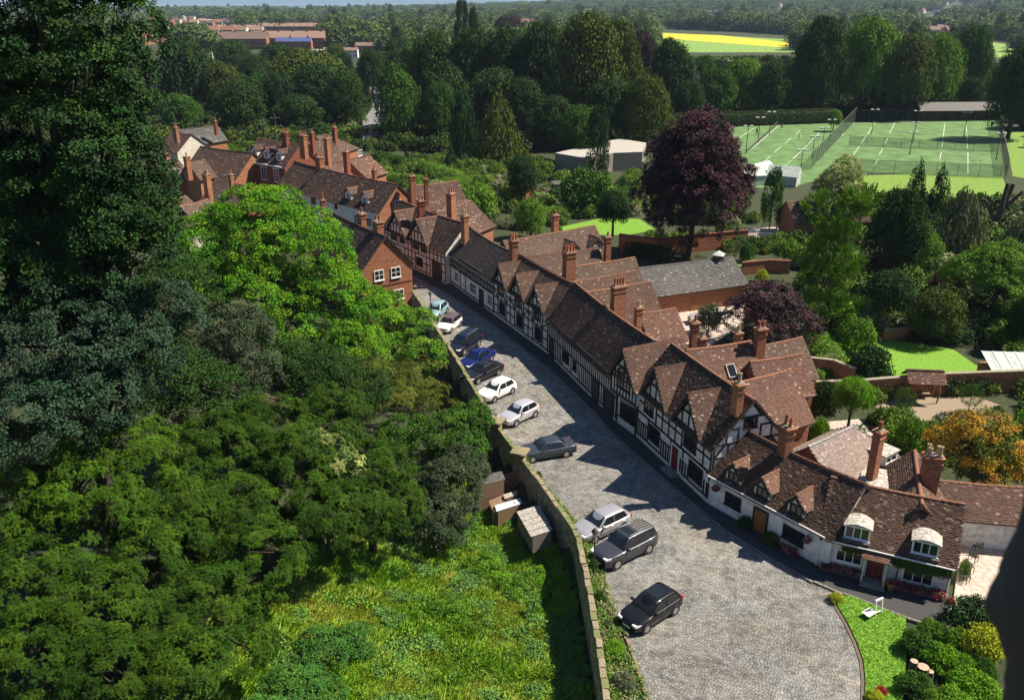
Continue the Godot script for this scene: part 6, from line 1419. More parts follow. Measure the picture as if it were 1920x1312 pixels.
	for y in [-2.4, 0.3, 3.1]:
		for x in [1.9, 4.7]:
			if y > 3: x = 2.2 if x < 3 else 4.4
			window(face, Transform3D(Basis(), v3(x, y, 0.01)), 1.25, 1.25, 2, 2, M.white, 0.06)
	for y in [-1.2, 1.7]:
		var sb := MB.new()
		sb.box(v3(0, y, 0), v3(wd, y + 0.18, 0.05))
		add(face, "string_course", sb.mesh(), M.brick_red)

func extras_on_houses() -> void:
	# windows and dormers of the far cluster, each on its own house
	var t: Node3D = house.F
	for x in [11.6, 15.6]:
		front_gable(t, x, 0.75, 6.6, 7.3, -0.5, 2.6, M.white, P_BROWN, 5.4, 0.2, false)
		fwin(t, x, 6.0, 0.85, 1.0, 2, 2, M.white, -0.49)
	fwin(t, 9.0, 4.3, 0.7, 0.7, 2, 1, M.timber); fwin(t, 3.0, 4.2, 1.1, 0.9, 2, 1, M.timber); fwin(t, 14.0, 3.2, 1.2, 1.3, 2, 2, M.white); fwin(t, 17.0, 3.2, 1.2, 1.3, 2, 2, M.white)
	var fl: float = t.get_meta("len")
	var en := MB.new()
	en.quad(v3(fl + 0.012, 0, 0), v3(fl + 0.012, 0, -7.0), v3(fl + 0.012, 5.2, -7.0), v3(fl + 0.012, 5.2, 0))
	en.tri(v3(fl + 0.012, 5.2, 0), v3(fl + 0.012, 5.2, -7.0), v3(fl + 0.012, 8.38, -3.5))
	var ew := add(t, "brick_end", en.mesh(), M.brick)
	window(ew, frame(v3(0, 0, -1), Vector3.UP, Vector3.RIGHT, v3(fl + 0.015, 5.6, -3.4)), 1.2, 1.3, 2, 2, M.white, 0.08)
	t = house.G
	var gl: float = t.get_meta("len")
	for k in 3:
		var x := gl * (0.2 + 0.3 * k)
		front_gable(t, x, 0.75, 8.6, 9.2, -0.9, 3.2, M.white, P_RED, 7.2, 0.2, false)
		fwin(t, x, 7.95, 0.95, 1.1, 2, 2, M.white, -0.89)
		fwin(t, x, 4.9, 1.5, 2.3, 2, 4, M.white)
		var hd := MB.new()
		hd.box(v3(x - 1.0, 6.05, 0), v3(x + 1.0, 6.3, 0.16)); hd.box(v3(x - 0.3, 6.1, 0.0), v3(x + 0.3, 6.5, 0.2))
		add(t, "window_head", hd.mesh(), M.white)
	var qn := MB.new()
	for k in 14:
		var w := 0.5 if k % 2 == 0 else 0.3
		qn.box(v3(-0.03, 0.2 + k * 0.44, -w), v3(w, 0.6 + k * 0.44, 0.04))
	add(t, "quoins", qn.mesh(), M.cream)
	var co := MB.new()
	co.box(v3(-0.2, 6.32, 0.0), v3(gl + 0.2, 6.58, 0.3))
	add(t, "cornice", co.mesh(), M.white)
	fwin(house.J2, 9.0, 4.0, 1.6, 1.2, 3, 2, M.white); fwin(house.N, 4.0, 3.4, 1.2, 1.2, 2, 2, M.white)
	fwin(house.L2, 2.0, 2.2, 1.2, 1.0, 2, 2, M.white); fwin(house.H, 5.0, 2.4, 1.2, 1.2, 2, 2, M.white)
	# gabled dormers of the long rear range
	t = house.R1
	var rl: float = t.get_meta("len")
	for f in [0.62, 0.9]:
		front_gable(t, rl * f, 0.95, 4.8, 5.7, -0.55, 2.4, M.brick, P_BROWN, 3.9, 0.2, true)
		fwin(t, rl * f, 4.4, 1.1, 0.75, 3, 1, M.white, -0.54)
	# roof windows
	t = house.R8
	for q in [[house.R8, 3.2, 0.42], [house.L1, 1.5, 0.5], [house.L1, 3.5, 0.5], [house.L2, 2.0, 0.5]]:
		var th: Node3D = q[0]
		var rq: Array = RIDGE["R8" if th == house.R8 else ("L1" if th == house.L1 else "L2")]
		var sl := v3(0, rq[4] - rq[6], -rq[5]).normalized()
		var nr := Vector3.RIGHT.cross(sl)
		var p: Vector3 = v3(q[1], rq[6], 0).lerp(v3(q[1], rq[4], -rq[5]), q[2]) + nr * 0.09
		window(th, frame(Vector3.RIGHT, sl, nr, p), 0.8, 1.15, 1, 1, M.felt, 0.05, false)
	# flat dormer and flat roof behind the cottages
	t = house.Kr
	var kl: float = t.get_meta("len")
	var fd := MB.new()
	fd.box(v3(kl * 0.62, 3.3, -1.9), v3(kl * 0.62 + 1.6, 4.05, -0.5))
	var fo := add(t, "flat_dormer", fd.mesh(), M.white)
	var fr := MB.new()
	fr.box(v3(kl * 0.62 - 0.1, 4.05, -2.1), v3(kl * 0.62 + 1.7, 4.15, -0.35))
	add(fo, "dormer_roof", fr.mesh(), M.felt)
	window(fo, Transform3D(Basis(), v3(kl * 0.62 + 0.8, 3.65, -0.49)), 1.4, 0.55, 2, 1, M.white, 0.05, false)
	var ex := thing("flat_roof_extension", "small flat-roofed extension with a pale felt roof behind the cottage ridge", "building", street_frame(8))
	var eb := MB.new()
	eb.box(v3(1.6, 0, -8.0), v3(5.2, 3.3, -5.25))
	add(ex, "wall", eb.mesh(), M.pink)
	var ef := MB.new()
	ef.box(v3(1.5, 3.3, -8.1), v3(5.3, 3.42, -5.15))
	add(ex, "flat_roof", ef.mesh(), M.felt)

func chimneys() -> void:
	var bm := [M.brick, M.brick_red, M.brick_buff, M.brick]
	for q in CHIMNEYS:
		var t: Node3D = house[q[0]]
		var yaw := atan2(-t.transform.basis.x.z, t.transform.basis.x.x)
		chimney(t, v3(q[1], q[2], q[3]), q[4], q[5], q[6], q[7], bm[q[8]], M.pot_cream if q[8] >= 2 else M.pot, yaw)

# ---------------------------------------------------------------- trees and plants
func planted() -> void:
	for q in TREES:
		var name: String = q[0]
		var p := v3(q[3], 0, q[4])
		var w: float = q[6]
		var h: float = q[5]
		if name in ["copper_beech", "purple_maple", "orange_maple", "weeping_birch", "pale_tree"] or (name == "leafy_tree" and w > 10.5 and q[4] > -100):
			near_garden_tree(q, p, w, h)
			continue
		tree(name, q[7], q[1], q[2], q[3], q[4], h, w, 0.0, "", q[8], q[9])
	for q in SHRUBS:
		var y: float = q[8]
		if q[3] < 6.0 and wall_side(q[3], q[4]) > 0: y = land(q[3], q[4])
		tree(q[0], q[7], q[1], q[2], q[3], q[4], q[5], q[6], y, "", 0.0, "shrub")

func near_garden_tree(q: Array, p: Vector3, w: float, h: float) -> void:
	var blobs := []
	var r := w * 0.5
	var n: String = q[0]
	var cols := [Color(1, 1, 1), Color(0.85, 0.95, 0.9), Color(1.15, 1.1, 1)]
	var kind := "broad"
	var size := 0.42
	var low := 0.45
	if n == "copper_beech":
		size = 0.5
		for k in 13:
			var a := k * 2.399
			var f := sqrt((k + 0.5) / 13.0)
			blobs.append([p + v3(cos(a) * r * 0.6 * f, h * (0.78 - 0.42 * f * f) + rng.randf_range(-0.6, 0.6), sin(a) * r * 0.6 * f), v3(r * 0.44, h * 0.2, r * 0.44)])
		blobs.append([p + v3(0, h * 0.4, 0), v3(r * 0.85, h * 0.33, r * 0.85)])
		cols = [Color(1, 1, 1), Color(1.5, 1.2, 1.35), Color(0.7, 0.75, 0.75), Color(2.0, 1.6, 1.8)]
	elif n == "weeping_birch":
		kind = "weep"; size = 0.75
		for k in 9:
			var f := k / 8.0
			var a := k * 2.4
			blobs.append([p + v3(cos(a) * r * 0.45, h * (0.16 + 0.72 * f), sin(a) * r * 0.45), v3(r * 0.55, h * 0.15, r * 0.55)])
		cols = [Color(0.8, 0.95, 0.9), Color(1, 1, 1), Color(1.2, 1.1, 1)]
	else:
		if n != "leafy_tree": size = 0.34
		for k in 9:
			var a := k * 2.399
			var f := sqrt((k + 0.5) / 9.0)
			blobs.append([p + v3(cos(a) * r * 0.62 * f, h * (0.74 - 0.36 * f * f) + rng.randf_range(-0.3, 0.3), sin(a) * r * 0.62 * f), v3(r * 0.42, h * 0.2, r * 0.42)])
		if n == "orange_maple": cols = [Color(1, 1, 1), Color(1.2, 1.25, 1), Color(0.45, 0.9, 0.8), Color(0.3, 0.7, 0.8)]
		if n == "purple_maple": cols = [Color(1, 1, 1), Color(1.7, 1.5, 1.6), Color(0.7, 0.7, 0.7), Color(2.4, 1.9, 1.9)]
	lush(n, q[7], "tree", p, blobs, kind, q[2], size, 9 if kind == "broad" else 7, clampf(w * 0.02, 0.1, 0.4), cols)

func bank_trees() -> void:
	for q in BANK:
		var blobs := []
		for b in q[4]:
			var by: float = b[1]
			if q[0].ends_with("mound"): by = land(b[0], b[2]) + b[3] * b[4] * 0.4
			blobs.append([v3(b[0], by, b[2]), v3(b[3], b[3] * b[4], b[3])])
		var c: Vector3 = blobs[0][0]
		var cols := []
		for k in q[5]: cols.append(Color(k[0], k[1], k[2]))
		lush(q[0], q[1], "tree", v3(c.x, land(c.x, c.z), c.z), blobs, q[2], q[3], q[6], q[7], q[8], cols)

func grass_bank() -> void:
	var where := []
	var tint := PackedColorArray()
	var wh2 := []
	var ti2 := PackedColorArray()
	var n := 0
	while n < 80000:
		n += 1
		var z := rng.randf_range(-60.0, -24.0)
		var x := rng.randf_range(-22.0, 5.5)
		var s := wall_side(x, z)
		if s < 0.5 or x < -18.5 - (z + 31.0) * 0.4: continue
		var g := noise.get_noise_2d(x * 9.0, z * 9.0)
		var g2 := noise.get_noise_2d(x * 22.0 + 90.0, z * 22.0)
		var p := v3(x, land(x, z), z)
		var tall := 1.0 + 1.3 * maxf(0.0, noise.get_noise_2d(x * 14.0 - 33.0, z * 14.0))
		var h := tall * rng.randf_range(0.3, 0.6) * (1.0 + 0.6 * maxf(0.0, g2))
		var a := rng.randf() * TAU
		var c := Color(0.24, 0.42, 0.03).lerp(Color(0.42, 0.47, 0.08), clampf(0.4 + g * 1.6, 0, 1))
		if g2 > 0.22: c = Color(0.13, 0.3, 0.03)
		var k := rng.randf_range(0.75, 1.25)
		c = Color(c.r * k, c.g * k, c.b * k)
		if s < 2.4 and z > -50.0 and rng.randf() < 0.8:
			p.y += rng.randf() * 0.9 * smoothstep(2.4, 0.8, s)
			g2 = 0.3
		if g2 + g * 0.6 > 0.26 or rng.randf() < 0.1:
			var up := (Vector3.UP + ball(rng) * 0.4).normalized()
			var xx := up.cross(ball(rng)).normalized()
			var sz := h * 0.5
			wh2.append(frame(xx * sz, up * sz, xx.cross(up) * sz, p + Vector3.UP * rng.randf_range(0.05, 0.45)))
			ti2.append(Color(0.11, 0.23, 0.05) * k if g2 > 0.2 else Color(0.17, 0.32, 0.04) * k)
		else:
			where.append(frame(v3(cos(a), 0, sin(a)) * h, Vector3.UP * h, v3(-sin(a), 0, cos(a)) * h, p))
			tint.append(c)
	var o := many(self, "long_grass", sprig.grass, M.blade, where, tint)
	tag(o, "long rough grass on the castle bank", "grass", "", "stuff")
	o = many(self, "nettles", sprig.broad, M.f_tint, wh2, ti2)
	tag(o, "nettles and ivy spread through the rough grass", "ground cover", "", "stuff")
	# ivy on the verge and along the wall foot on the lane's side
	var w3 := []
	var t3 := PackedColorArray()
	for q in walk(WALL_LINE, 0.09):
		var p: Vector2 = q[0]
		var d: Vector2 = q[1]
		var near := smoothstep(-58.0, -40.0, p.y)
		if p.y < -57.0 and rng.randf() < 0.75: continue
		for k in 3 if near > 0.3 else 1:
			var off := rng.randf_range(0.28, 0.4 + 0.95 * near)
			var pp := p + Vector2(d.y, -d.x) * off
			var s := rng.randf_range(0.2, 0.36)
			var up := (Vector3.UP + ball(rng) * 0.5).normalized()
			var xx := up.cross(ball(rng)).normalized()
			w3.append(frame(xx * s, up * s, xx.cross(up) * s, v3(pp.x, rng.randf_range(0.02, 0.5 * (1.3 - off)), pp.y)))
			var g := rng.randf_range(0.6, 1.3)
			var cc := Color(0.1, 0.2, 0.03) if rng.randf() < 0.7 else Color(0.26, 0.27, 0.08)
			t3.append(cc * g)
	for k in 2600:
		var x := rng.randf_range(4.0, 11.0)
		var z := rng.randf_range(-44.0, -28.0)
		if not inside(x, z, VERGE): continue
		var h := rng.randf_range(0.2, 0.4)
		var up := (Vector3.UP + ball(rng) * 0.4).normalized()
		var xx := up.cross(ball(rng)).normalized()
		w3.append(frame(xx * h, up * h, xx.cross(up) * h, v3(x, rng.randf_range(0.03, 0.3), z)))
		var g := rng.randf_range(0.6, 1.3)
		t3.append((Color(0.1, 0.2, 0.03) if noise.get_noise_2d(x * 40.0, z * 40.0) > -0.05 else Color(0.22, 0.24, 0.12)) * g)
	o = many(self, "verge_plants", sprig.broad, M.f_tint, w3, t3)
	tag(o, "low weeds along the foot of the wall on the lane side", "ground cover", "", "stuff")

func small_lawn() -> void:
	var l := sheet(self, "lawn", LAWN, 0.12, M.lawn, 0.25)
	tag(l, "small bright lawn between the cobbles and the cottage pavement", "", "", "structure")
	var where := []
	var tint := PackedColorArray()
	for k in 26000:
		var x := rng.randf_range(16.5, 25.0)
		var z := rng.randf_range(-42.0, -31.0)
		if not inside(x, z, LAWN): continue
		var a := rng.randf() * TAU
		var h := rng.randf_range(0.035, 0.06)
		where.append(frame(v3(cos(a), 0, sin(a)) * h * 1.6, Vector3.UP * h, v3(-sin(a), 0, cos(a)) * h * 1.6, v3(x, 0.115, z)))
		var g := 1.0 + 0.25 * noise.get_noise_2d(x * 25.0, z * 25.0) + rng.randf_range(-0.12, 0.12)
		tint.append(Color(0.18 * g, 0.37 * g, 0.022 * g))
	var t := many(l, "turf", sprig.grass, M.blade, where, tint)
	var pp := sheet(self, "garden_path", PINK_PATH, 0.104, M.path, 0.2)
	tag(pp, "pale pinkish paved path beside the white cottage", "", "", "structure")
	# dark earth edge of the lawn
	var em := MB.new()
	for i in LAWN_EDGE.size() - 1:
		em.bar(v3(LAWN_EDGE[i][0] - 0.1, 0.02, LAWN_EDGE[i][1]), v3(LAWN_EDGE[i + 1][0] - 0.1, 0.02, LAWN_EDGE[i + 1][1]), 0.22, 0.06)
	var ed := add(self, "lawn_edging", em.mesh(), M.under)
	tag(ed, "dark earth edge where the lawn meets the cobbles", "", "", "structure")

func flower_strip(called: String, label: String, a: Vector3, b: Vector3, w: float, cols: Array, n: int) -> void:
	var where := []
	var tint := PackedColorArray()
	for k in n:
		var f := rng.randf()
		var p := a.lerp(b, f) + v3(rng.randf_range(-w, w), rng.randf_range(0.1, 0.45), rng.randf_range(-w, w))
		var s := rng.randf_range(0.12, 0.24)
		var up := (Vector3.UP + ball(rng) * 0.6).normalized()
		var xx := up.cross(ball(rng)).normalized()
		where.append(frame(xx * s, up * s, xx.cross(up) * s, p))
		tint.append((cols[rng.randi() % cols.size()] as Color) * rng.randf_range(0.7, 1.3))
	var t := thing(called, label, "flowers")
	many(t, "blooms", sprig.broad, M.f_tint, where, tint)
	var b2 := MB.new()
	b2.bar(a + Vector3.UP * 0.12, b + Vector3.UP * 0.12, w * 2.0, 0.14)
	add(t, "soil_bed", b2.mesh(), M.bed)

func flowers() -> void:
	var f: Transform3D = house.K1.transform
	var red := [Color(0.35, 0.01, 0.03), Color(0.45, 0.04, 0.1), Color(0.05, 0.12, 0.02), Color(0.5, 0.35, 0.35), Color(0.06, 0.1, 0.02)]
	flower_strip("flower_bed", "crimson flower bed under the cottage window left of the red door", f * v3(0.1, 0.1, 0.3), f * v3(2.4, 0.1, 0.3), 0.2, red, 420)
	flower_strip("flower_bed", "red flower bed under the climber-covered cottage window", f * v3(4.2, 0.1, 0.35), f * v3(7.0, 0.1, 0.35), 0.22, red, 420)
	# the climber trained over the right-hand window
	var cl := thing("climber", "leafy climber trained over the cottage window right of the red door", "climber", f)
	var sm := MB.new()
	sm.tube(v3(4.35, 0.1, 0.15), v3(4.4, 1.7, 0.12), 0.05, 0.04, 6); sm.tube(v3(4.4, 1.7, 0.12), v3(6.9, 1.95, 0.14), 0.04, 0.02, 6); sm.tube(v3(4.4, 1.7, 0.12), v3(2.2, 2.1, 0.1), 0.03, 0.015, 6)
	add(cl, "stem", sm.mesh(), M.bark)
	var cw := []
	var ct := PackedColorArray()
	for k in 520:
		var x := rng.randf_range(4.1, 7.1) if k < 460 else rng.randf_range(1.2, 2.6)
		var d := (v3(0, 0.5, 1) + ball(rng) * 0.6).normalized()
		var xx := d.cross(ball(rng)).normalized()
		var s := rng.randf_range(0.14, 0.26)
		cw.append(frame(xx * s, d * s, xx.cross(d) * s, v3(x, 1.85 + rng.randf_range(-0.38, 0.35) * (1.0 - 0.5 * absf(x - 5.2) / 1.9), rng.randf_range(0.05, 0.35))))
		ct.append(Color(0.09, 0.15, 0.03) * rng.randf_range(0.6, 1.4))
	many(cl, "foliage", sprig.broad, M.f_tint, cw, ct)
	f = house.K2.transform
	flower_strip("flower_tub", "pink flowers below the cottage window right of the oak door", f * v3(6.6, 0.1, 0.4), f * v3(7.4, 0.1, 0.4), 0.15, red, 130)
	for q in [[0.8, 1.75, "hanging basket of dark red flowers left of the cottage's first window"], [8.1, 1.6, "hanging basket of dark red flowers at the bend of the white cottages"]]:
		var t := thing("hanging_basket", q[2], "basket", Transform3D(f.basis, f * v3(q[0], q[1], 0.32)))
		var bm := MB.new()
		bm.lathe(Vector3.ZERO, [Vector2(0.02, -0.22), Vector2(0.16, -0.12), Vector2(0.2, 0.0)], 10)
		add(t, "bowl", bm.mesh(), M.iron)
		var br := MB.new()
		br.bar(v3(0, 0.4, -0.32), v3(0, 0.4, 0.02), 0.03, 0.03); br.bar(v3(0, 0.4, 0), v3(0, 0.0, 0), 0.015, 0.015)
		add(t, "bracket", br.mesh(), M.iron)
		var where := []
		var tint := PackedColorArray()
		for k in 60:
			var d := ball(rng)
			d.y = absf(d.y)
			var s := 0.13
			var xx := d.cross(ball(rng)).normalized()
			where.append(frame(xx * s, d * s, xx.cross(d) * s, d * 0.22))
			tint.append((red[rng.randi() % 4] as Color) * rng.randf_range(0.7, 1.2))
		many(t, "blooms", sprig.broad, M.f_tint, where, tint)

func gardens() -> void:
	for q in GARDEN_SHEETS:
		var s := sheet(self, q[0], q[2], q[3], M[q[1]])
		tag(s, q[4], "", "", "structure")
	for q in HEDGES:  # name, label, leaf, x0,z0,x1,z1, width, height
		var a := v3(q[3], 0, q[4])
		var b := v3(q[5], 0, q[6])
		var t := thing(q[0], q[1], "hedge", at(a))
		var where := []
		var tint := PackedColorArray()
		var l := a.distance_to(b)
		var n := int(l * (q[7] + 2.0 * q[8]) * 14.0)
		for k in mini(n, 9000):
			var f := rng.randf()
			var e := ball(rng)
			e.y = absf(e.y)
			var p: Vector3 = (b - a) * f + v3(e.x * q[7] * 0.5, q[8] * (0.15 + 0.8 * e.y) + 0.25 * noise.get_noise_2d((a.x + f * l) * 30.0, a.z), e.z * q[7] * 0.5)
			var s := rng.randf_range(0.3, 0.55)
			var up := (e + Vector3.UP * 0.6 + ball(rng) * 0.4).normalized()
			var xx := up.cross(ball(rng)).normalized()
			where.append(frame(xx * s, up * s, xx.cross(up) * s, p))
			var g := rng.randf_range(0.65, 1.3)
			tint.append(Color(g, g, g))
		many(t, "foliage", sprig.broad, M[q[2]], where, tint)
		var c := MB.new()
		c.bar(v3(0, q[8] * 0.4, 0), b - a + v3(0, q[8] * 0.4, 0), q[7] * 0.5, q[8] * 0.75)
		add(t, "stems", c.mesh(), M.under)

var kept := []
func roomy(x: float, z: float, d: float) -> bool:
	for k in kept:
		if absf(k.x - x) < d and absf(k.y - z) < d and Vector2(x, z).distance_squared_to(k) < d * d: return false
	return true

func in_woods(x: float, z: float) -> bool:
	for p in NO_TREES:
		if inside(x, z, p): return false
	return true

func sight_limit(x: float, d: float) -> float:  # how tall trees stand in the open views over the car park, the fields and the town
	var az := x / d
	if az > -0.435 and az < -0.388 and d < 335.0: return 32.5 - d * 0.1
	if az > -0.372 and az < -0.345 and d < 320.0: return 32.5 - d * 0.1
	if az > 0.16 and az < 0.345: return 32.5 - d * 0.053
	if az > 0.51 and az < 0.61: return 32.5 - d * 0.059
	if az > -0.45 and az < -0.2: return 32.5 - d * 0.051
	if az > -0.18 and az < -0.138: return 32.5 - d * 0.09
	return 40.0

func wood_label(k: Array, x: float, z: float) -> String:
	var az := x / -z
	var tone: String = {"f_dark": "dark", "f_olive": "olive", "f_mid": "mid green", "f_deep": "deep green"}[k[0]]
	var part := "left of the car park" if az < -0.17 else ("between the car park and the poplars" if az < -0.06 else ("behind the flat-roofed building" if az < 0.16 else ("behind the left court" if az < 0.36 else "behind the right courts")))
	return "%s %s tree in the wood's %s %s" % [tone, "oval" if k[1] == "oval" else "rounded", "front rows" if z > -300 else ("middle" if z > -385 else "back rows"), part]

func woods() -> void:
	for q in TREES: kept.append(Vector2(q[3], q[4]))
	var n := 0
	var tries := 0
	var names := [["f_dark", "round"], ["f_dark", "round"], ["f_olive", "round"], ["f_mid", "oval"], ["f_dark", "oval"], ["f_deep", "round"], ["f_mid", "round"]]
	while n < 270 and tries < 9000:
		tries += 1
		var z := -rng.randf_range(232.0, 470.0)
		var x := rng.randf_range(-0.62, 0.62) * -z
		if x < -0.4 * -z and z > -260: continue
		if not in_woods(x, z) or not roomy(x, z, 8.5): continue
		var top := sight_limit(x, -z)
		if top < 3.5: continue
		kept.append(Vector2(x, z))
		var k: Array = names[rng.randi() % names.size()]
		var h := minf(top * rng.randf_range(0.75, 1.0), rng.randf_range(11.0, 19.0) * (1.0 if x > -60 else 0.85))
		tree("woodland_tree", wood_label(k, x, z), k[1], k[0], x, z, h, maxf(h, 7.0) * rng.randf_range(0.75, 1.1), 0.0, "trees of the woodland belt", 0.0)
		n += 1
	# undergrowth that closes the wood floor and the back gardens
	var wu := []
	var tu := PackedColorArray()
	for k in 5200:
		var z := -rng.randf_range(205.0, 470.0)
		var x := rng.randf_range(-0.62, 0.62) * -z
		if not in_woods(x, z): continue
		var s := rng.randf_range(2.0, 5.0)
		var a := rng.randf() * TAU
		wu.append(frame(v3(cos(a), 0, sin(a)) * s * 0.8, Vector3.UP * s, v3(-sin(a), 0, cos(a)) * s * 0.8, v3(x, -0.1, z)))
		var g := rng.randf_range(0.6, 1.2)
		tu.append(Color(0.04 * g, 0.075 * g, 0.016 * g) if rng.randf() < 0.8 else Color(0.09 * g, 0.13 * g, 0.02 * g))
	var ug := many(self, "undergrowth", proto.thicket0, M.f_tint, wu, tu)
	tag(ug, "dark undergrowth filling the woodland belt", "undergrowth", "", "stuff")
	wu = []
	tu = PackedColorArray()
	for k in 9000:
		var q: Array = SHRUB_BEDS[k % SHRUB_BEDS.size()]
		var p: Array = q[0]
		var lo := Vector2(1e9, 1e9)
		var hi := -lo
		for c in p:
			lo = lo.min(Vector2(c[0], c[1])); hi = hi.max(Vector2(c[0], c[1]))
		var x := rng.randf_range(lo.x, hi.x)
		var z := rng.randf_range(lo.y, hi.y)
		if not inside(x, z, p): continue
		var ok := true
		for g in GARDEN_SHEETS:
			if inside(x, z, g[2]): ok = false
		for g in NO_SHRUBS:
			if inside(x, z, g): ok = false
		if not ok or noise.get_noise_2d(x * 8.0, z * 8.0) < q[1]: continue
		if not roomy(x, z, 0.9): continue
		kept.append(Vector2(x, z))
		var s: float = rng.randf_range(0.5, 1.5) * q[2]
		var a := rng.randf() * TAU
		wu.append(frame(v3(cos(a), 0, sin(a)) * s * 0.75, Vector3.UP * s, v3(-sin(a), 0, cos(a)) * s * 0.75, v3(x, -0.1, z)))
		var g := rng.randf_range(0.6, 1.25)
		var t := noise.get_noise_2d(x * 12.0 + 40.0, z * 12.0)
		var c: Color = Color(0.045, 0.09, 0.018).lerp(Color(0.14, 0.24, 0.03), clampf(0.45 + t * 1.8 + q[3], 0, 1))
		if rng.randf() < 0.06: c = Color(0.3, 0.32, 0.2)
		tu.append(Color(c.r * g, c.g * g, c.b * g))
	ug = many(self, "garden_shrubbery", proto.thicket1, M.f_tint, wu, tu)
	tag(ug, "mixed shrubs and borders filling the back gardens", "shrubbery", "", "stuff")
	# farther woods read as one mass
	for m in 3:
		var where := []
		var tint := PackedColorArray()
		var count := 0
		tries = 0
		while count < 4600 and tries < 60000:
			tries += 1
			var d := 440.0 * pow(10.5, pow(rng.randf(), 1.25))
			var az := rng.randf_range(-0.66, 0.66)
			var x := az * d
			var z := -d
			if not in_woods(x, z): continue
			var hid := false
			for q in TOWN + LANDMARKS:
				var dh := -float(q[1])
				if absf(x / d - q[0] / dh) < 0.006 + float(q[3]) * 0.55 / dh and d > dh * 0.58 - 12.0 and d < dh + 14.0:
					hid = true
					break
			if hid: continue
			var g := noise.get_noise_2d(x * 0.35, z * 0.35) + 0.5 * noise.get_noise_2d(x * 1.6 + 300.0, z * 1.6)
			if g < -0.03 and rng.randf() < 0.8: continue
			var s := rng.randf_range(9.0, 15.0) * (1.0 + minf(d, 1800.0) / 3600.0)
			var wd := s * rng.randf_range(0.42, 0.62) * (1.0 + d / 2600.0)
			wd *= 1.35
			if rng.randf() < 0.04:
				wd *= 0.3
				s *= 1.4
			var lim := sight_limit(x, d)
			if d < 900.0 and (az > 0.15 and az < 0.62 or az < -0.13):
				if lim < 4.0 and d < 660.0: continue
				s = minf(s, maxf(lim, 4.0)) if d < 660.0 else s
			var a := rng.randf() * TAU
			where.append(frame(v3(cos(a), 0, sin(a)) * wd, Vector3.UP * s, v3(-sin(a), 0, cos(a)) * wd, v3(x, land(x, z) - 1.0, z)))
			var t := rng.randf()
			var c := Color(0.055, 0.1, 0.025).lerp(Color(0.1, 0.15, 0.04), t)
			if rng.randf() < 0.05: c = Color(0.12, 0.18, 0.03)
			var k := rng.randf_range(0.75, 1.2)
			tint.append(Color(c.r * k, c.g * k, c.b * k))
			count += 1
		var o := many(self, "distant_woodland", proto["far%d" % m], M.f_tint, where, tint)
		tag(o, ["far-off woods and hedgerows running to the skyline", "far-off tree cover between the town roofs and the hills", "far-off copses beyond the fields"][m], "woodland", "", "stuff")

# ---------------------------------------------------------------- cars
func skin(rows: Array) -> MB:  # a smooth surface through rows of points
	var b := MB.new()
	var n := rows.size()
	var m: int = rows[0].size()
	var nr := []
	for i in n:
		var r := []
		for j in m:
			var du: Vector3 = rows[mini(i + 1, n - 1)][j] - rows[maxi(i - 1, 0)][j]
			var dv: Vector3 = rows[i][mini(j + 1, m - 1)] - rows[i][maxi(j - 1, 0)]
			r.append(dv.cross(du).normalized())
		nr.append(r)
	for i in n - 1:
		for j in m - 1:
			b.put(rows[i][j], rows[i][j + 1], rows[i + 1][j + 1], nr[i][j], nr[i][j + 1], nr[i + 1][j + 1])
			b.put(rows[i][j], rows[i + 1][j + 1], rows[i + 1][j], nr[i][j], nr[i + 1][j + 1], nr[i + 1][j])
	return b

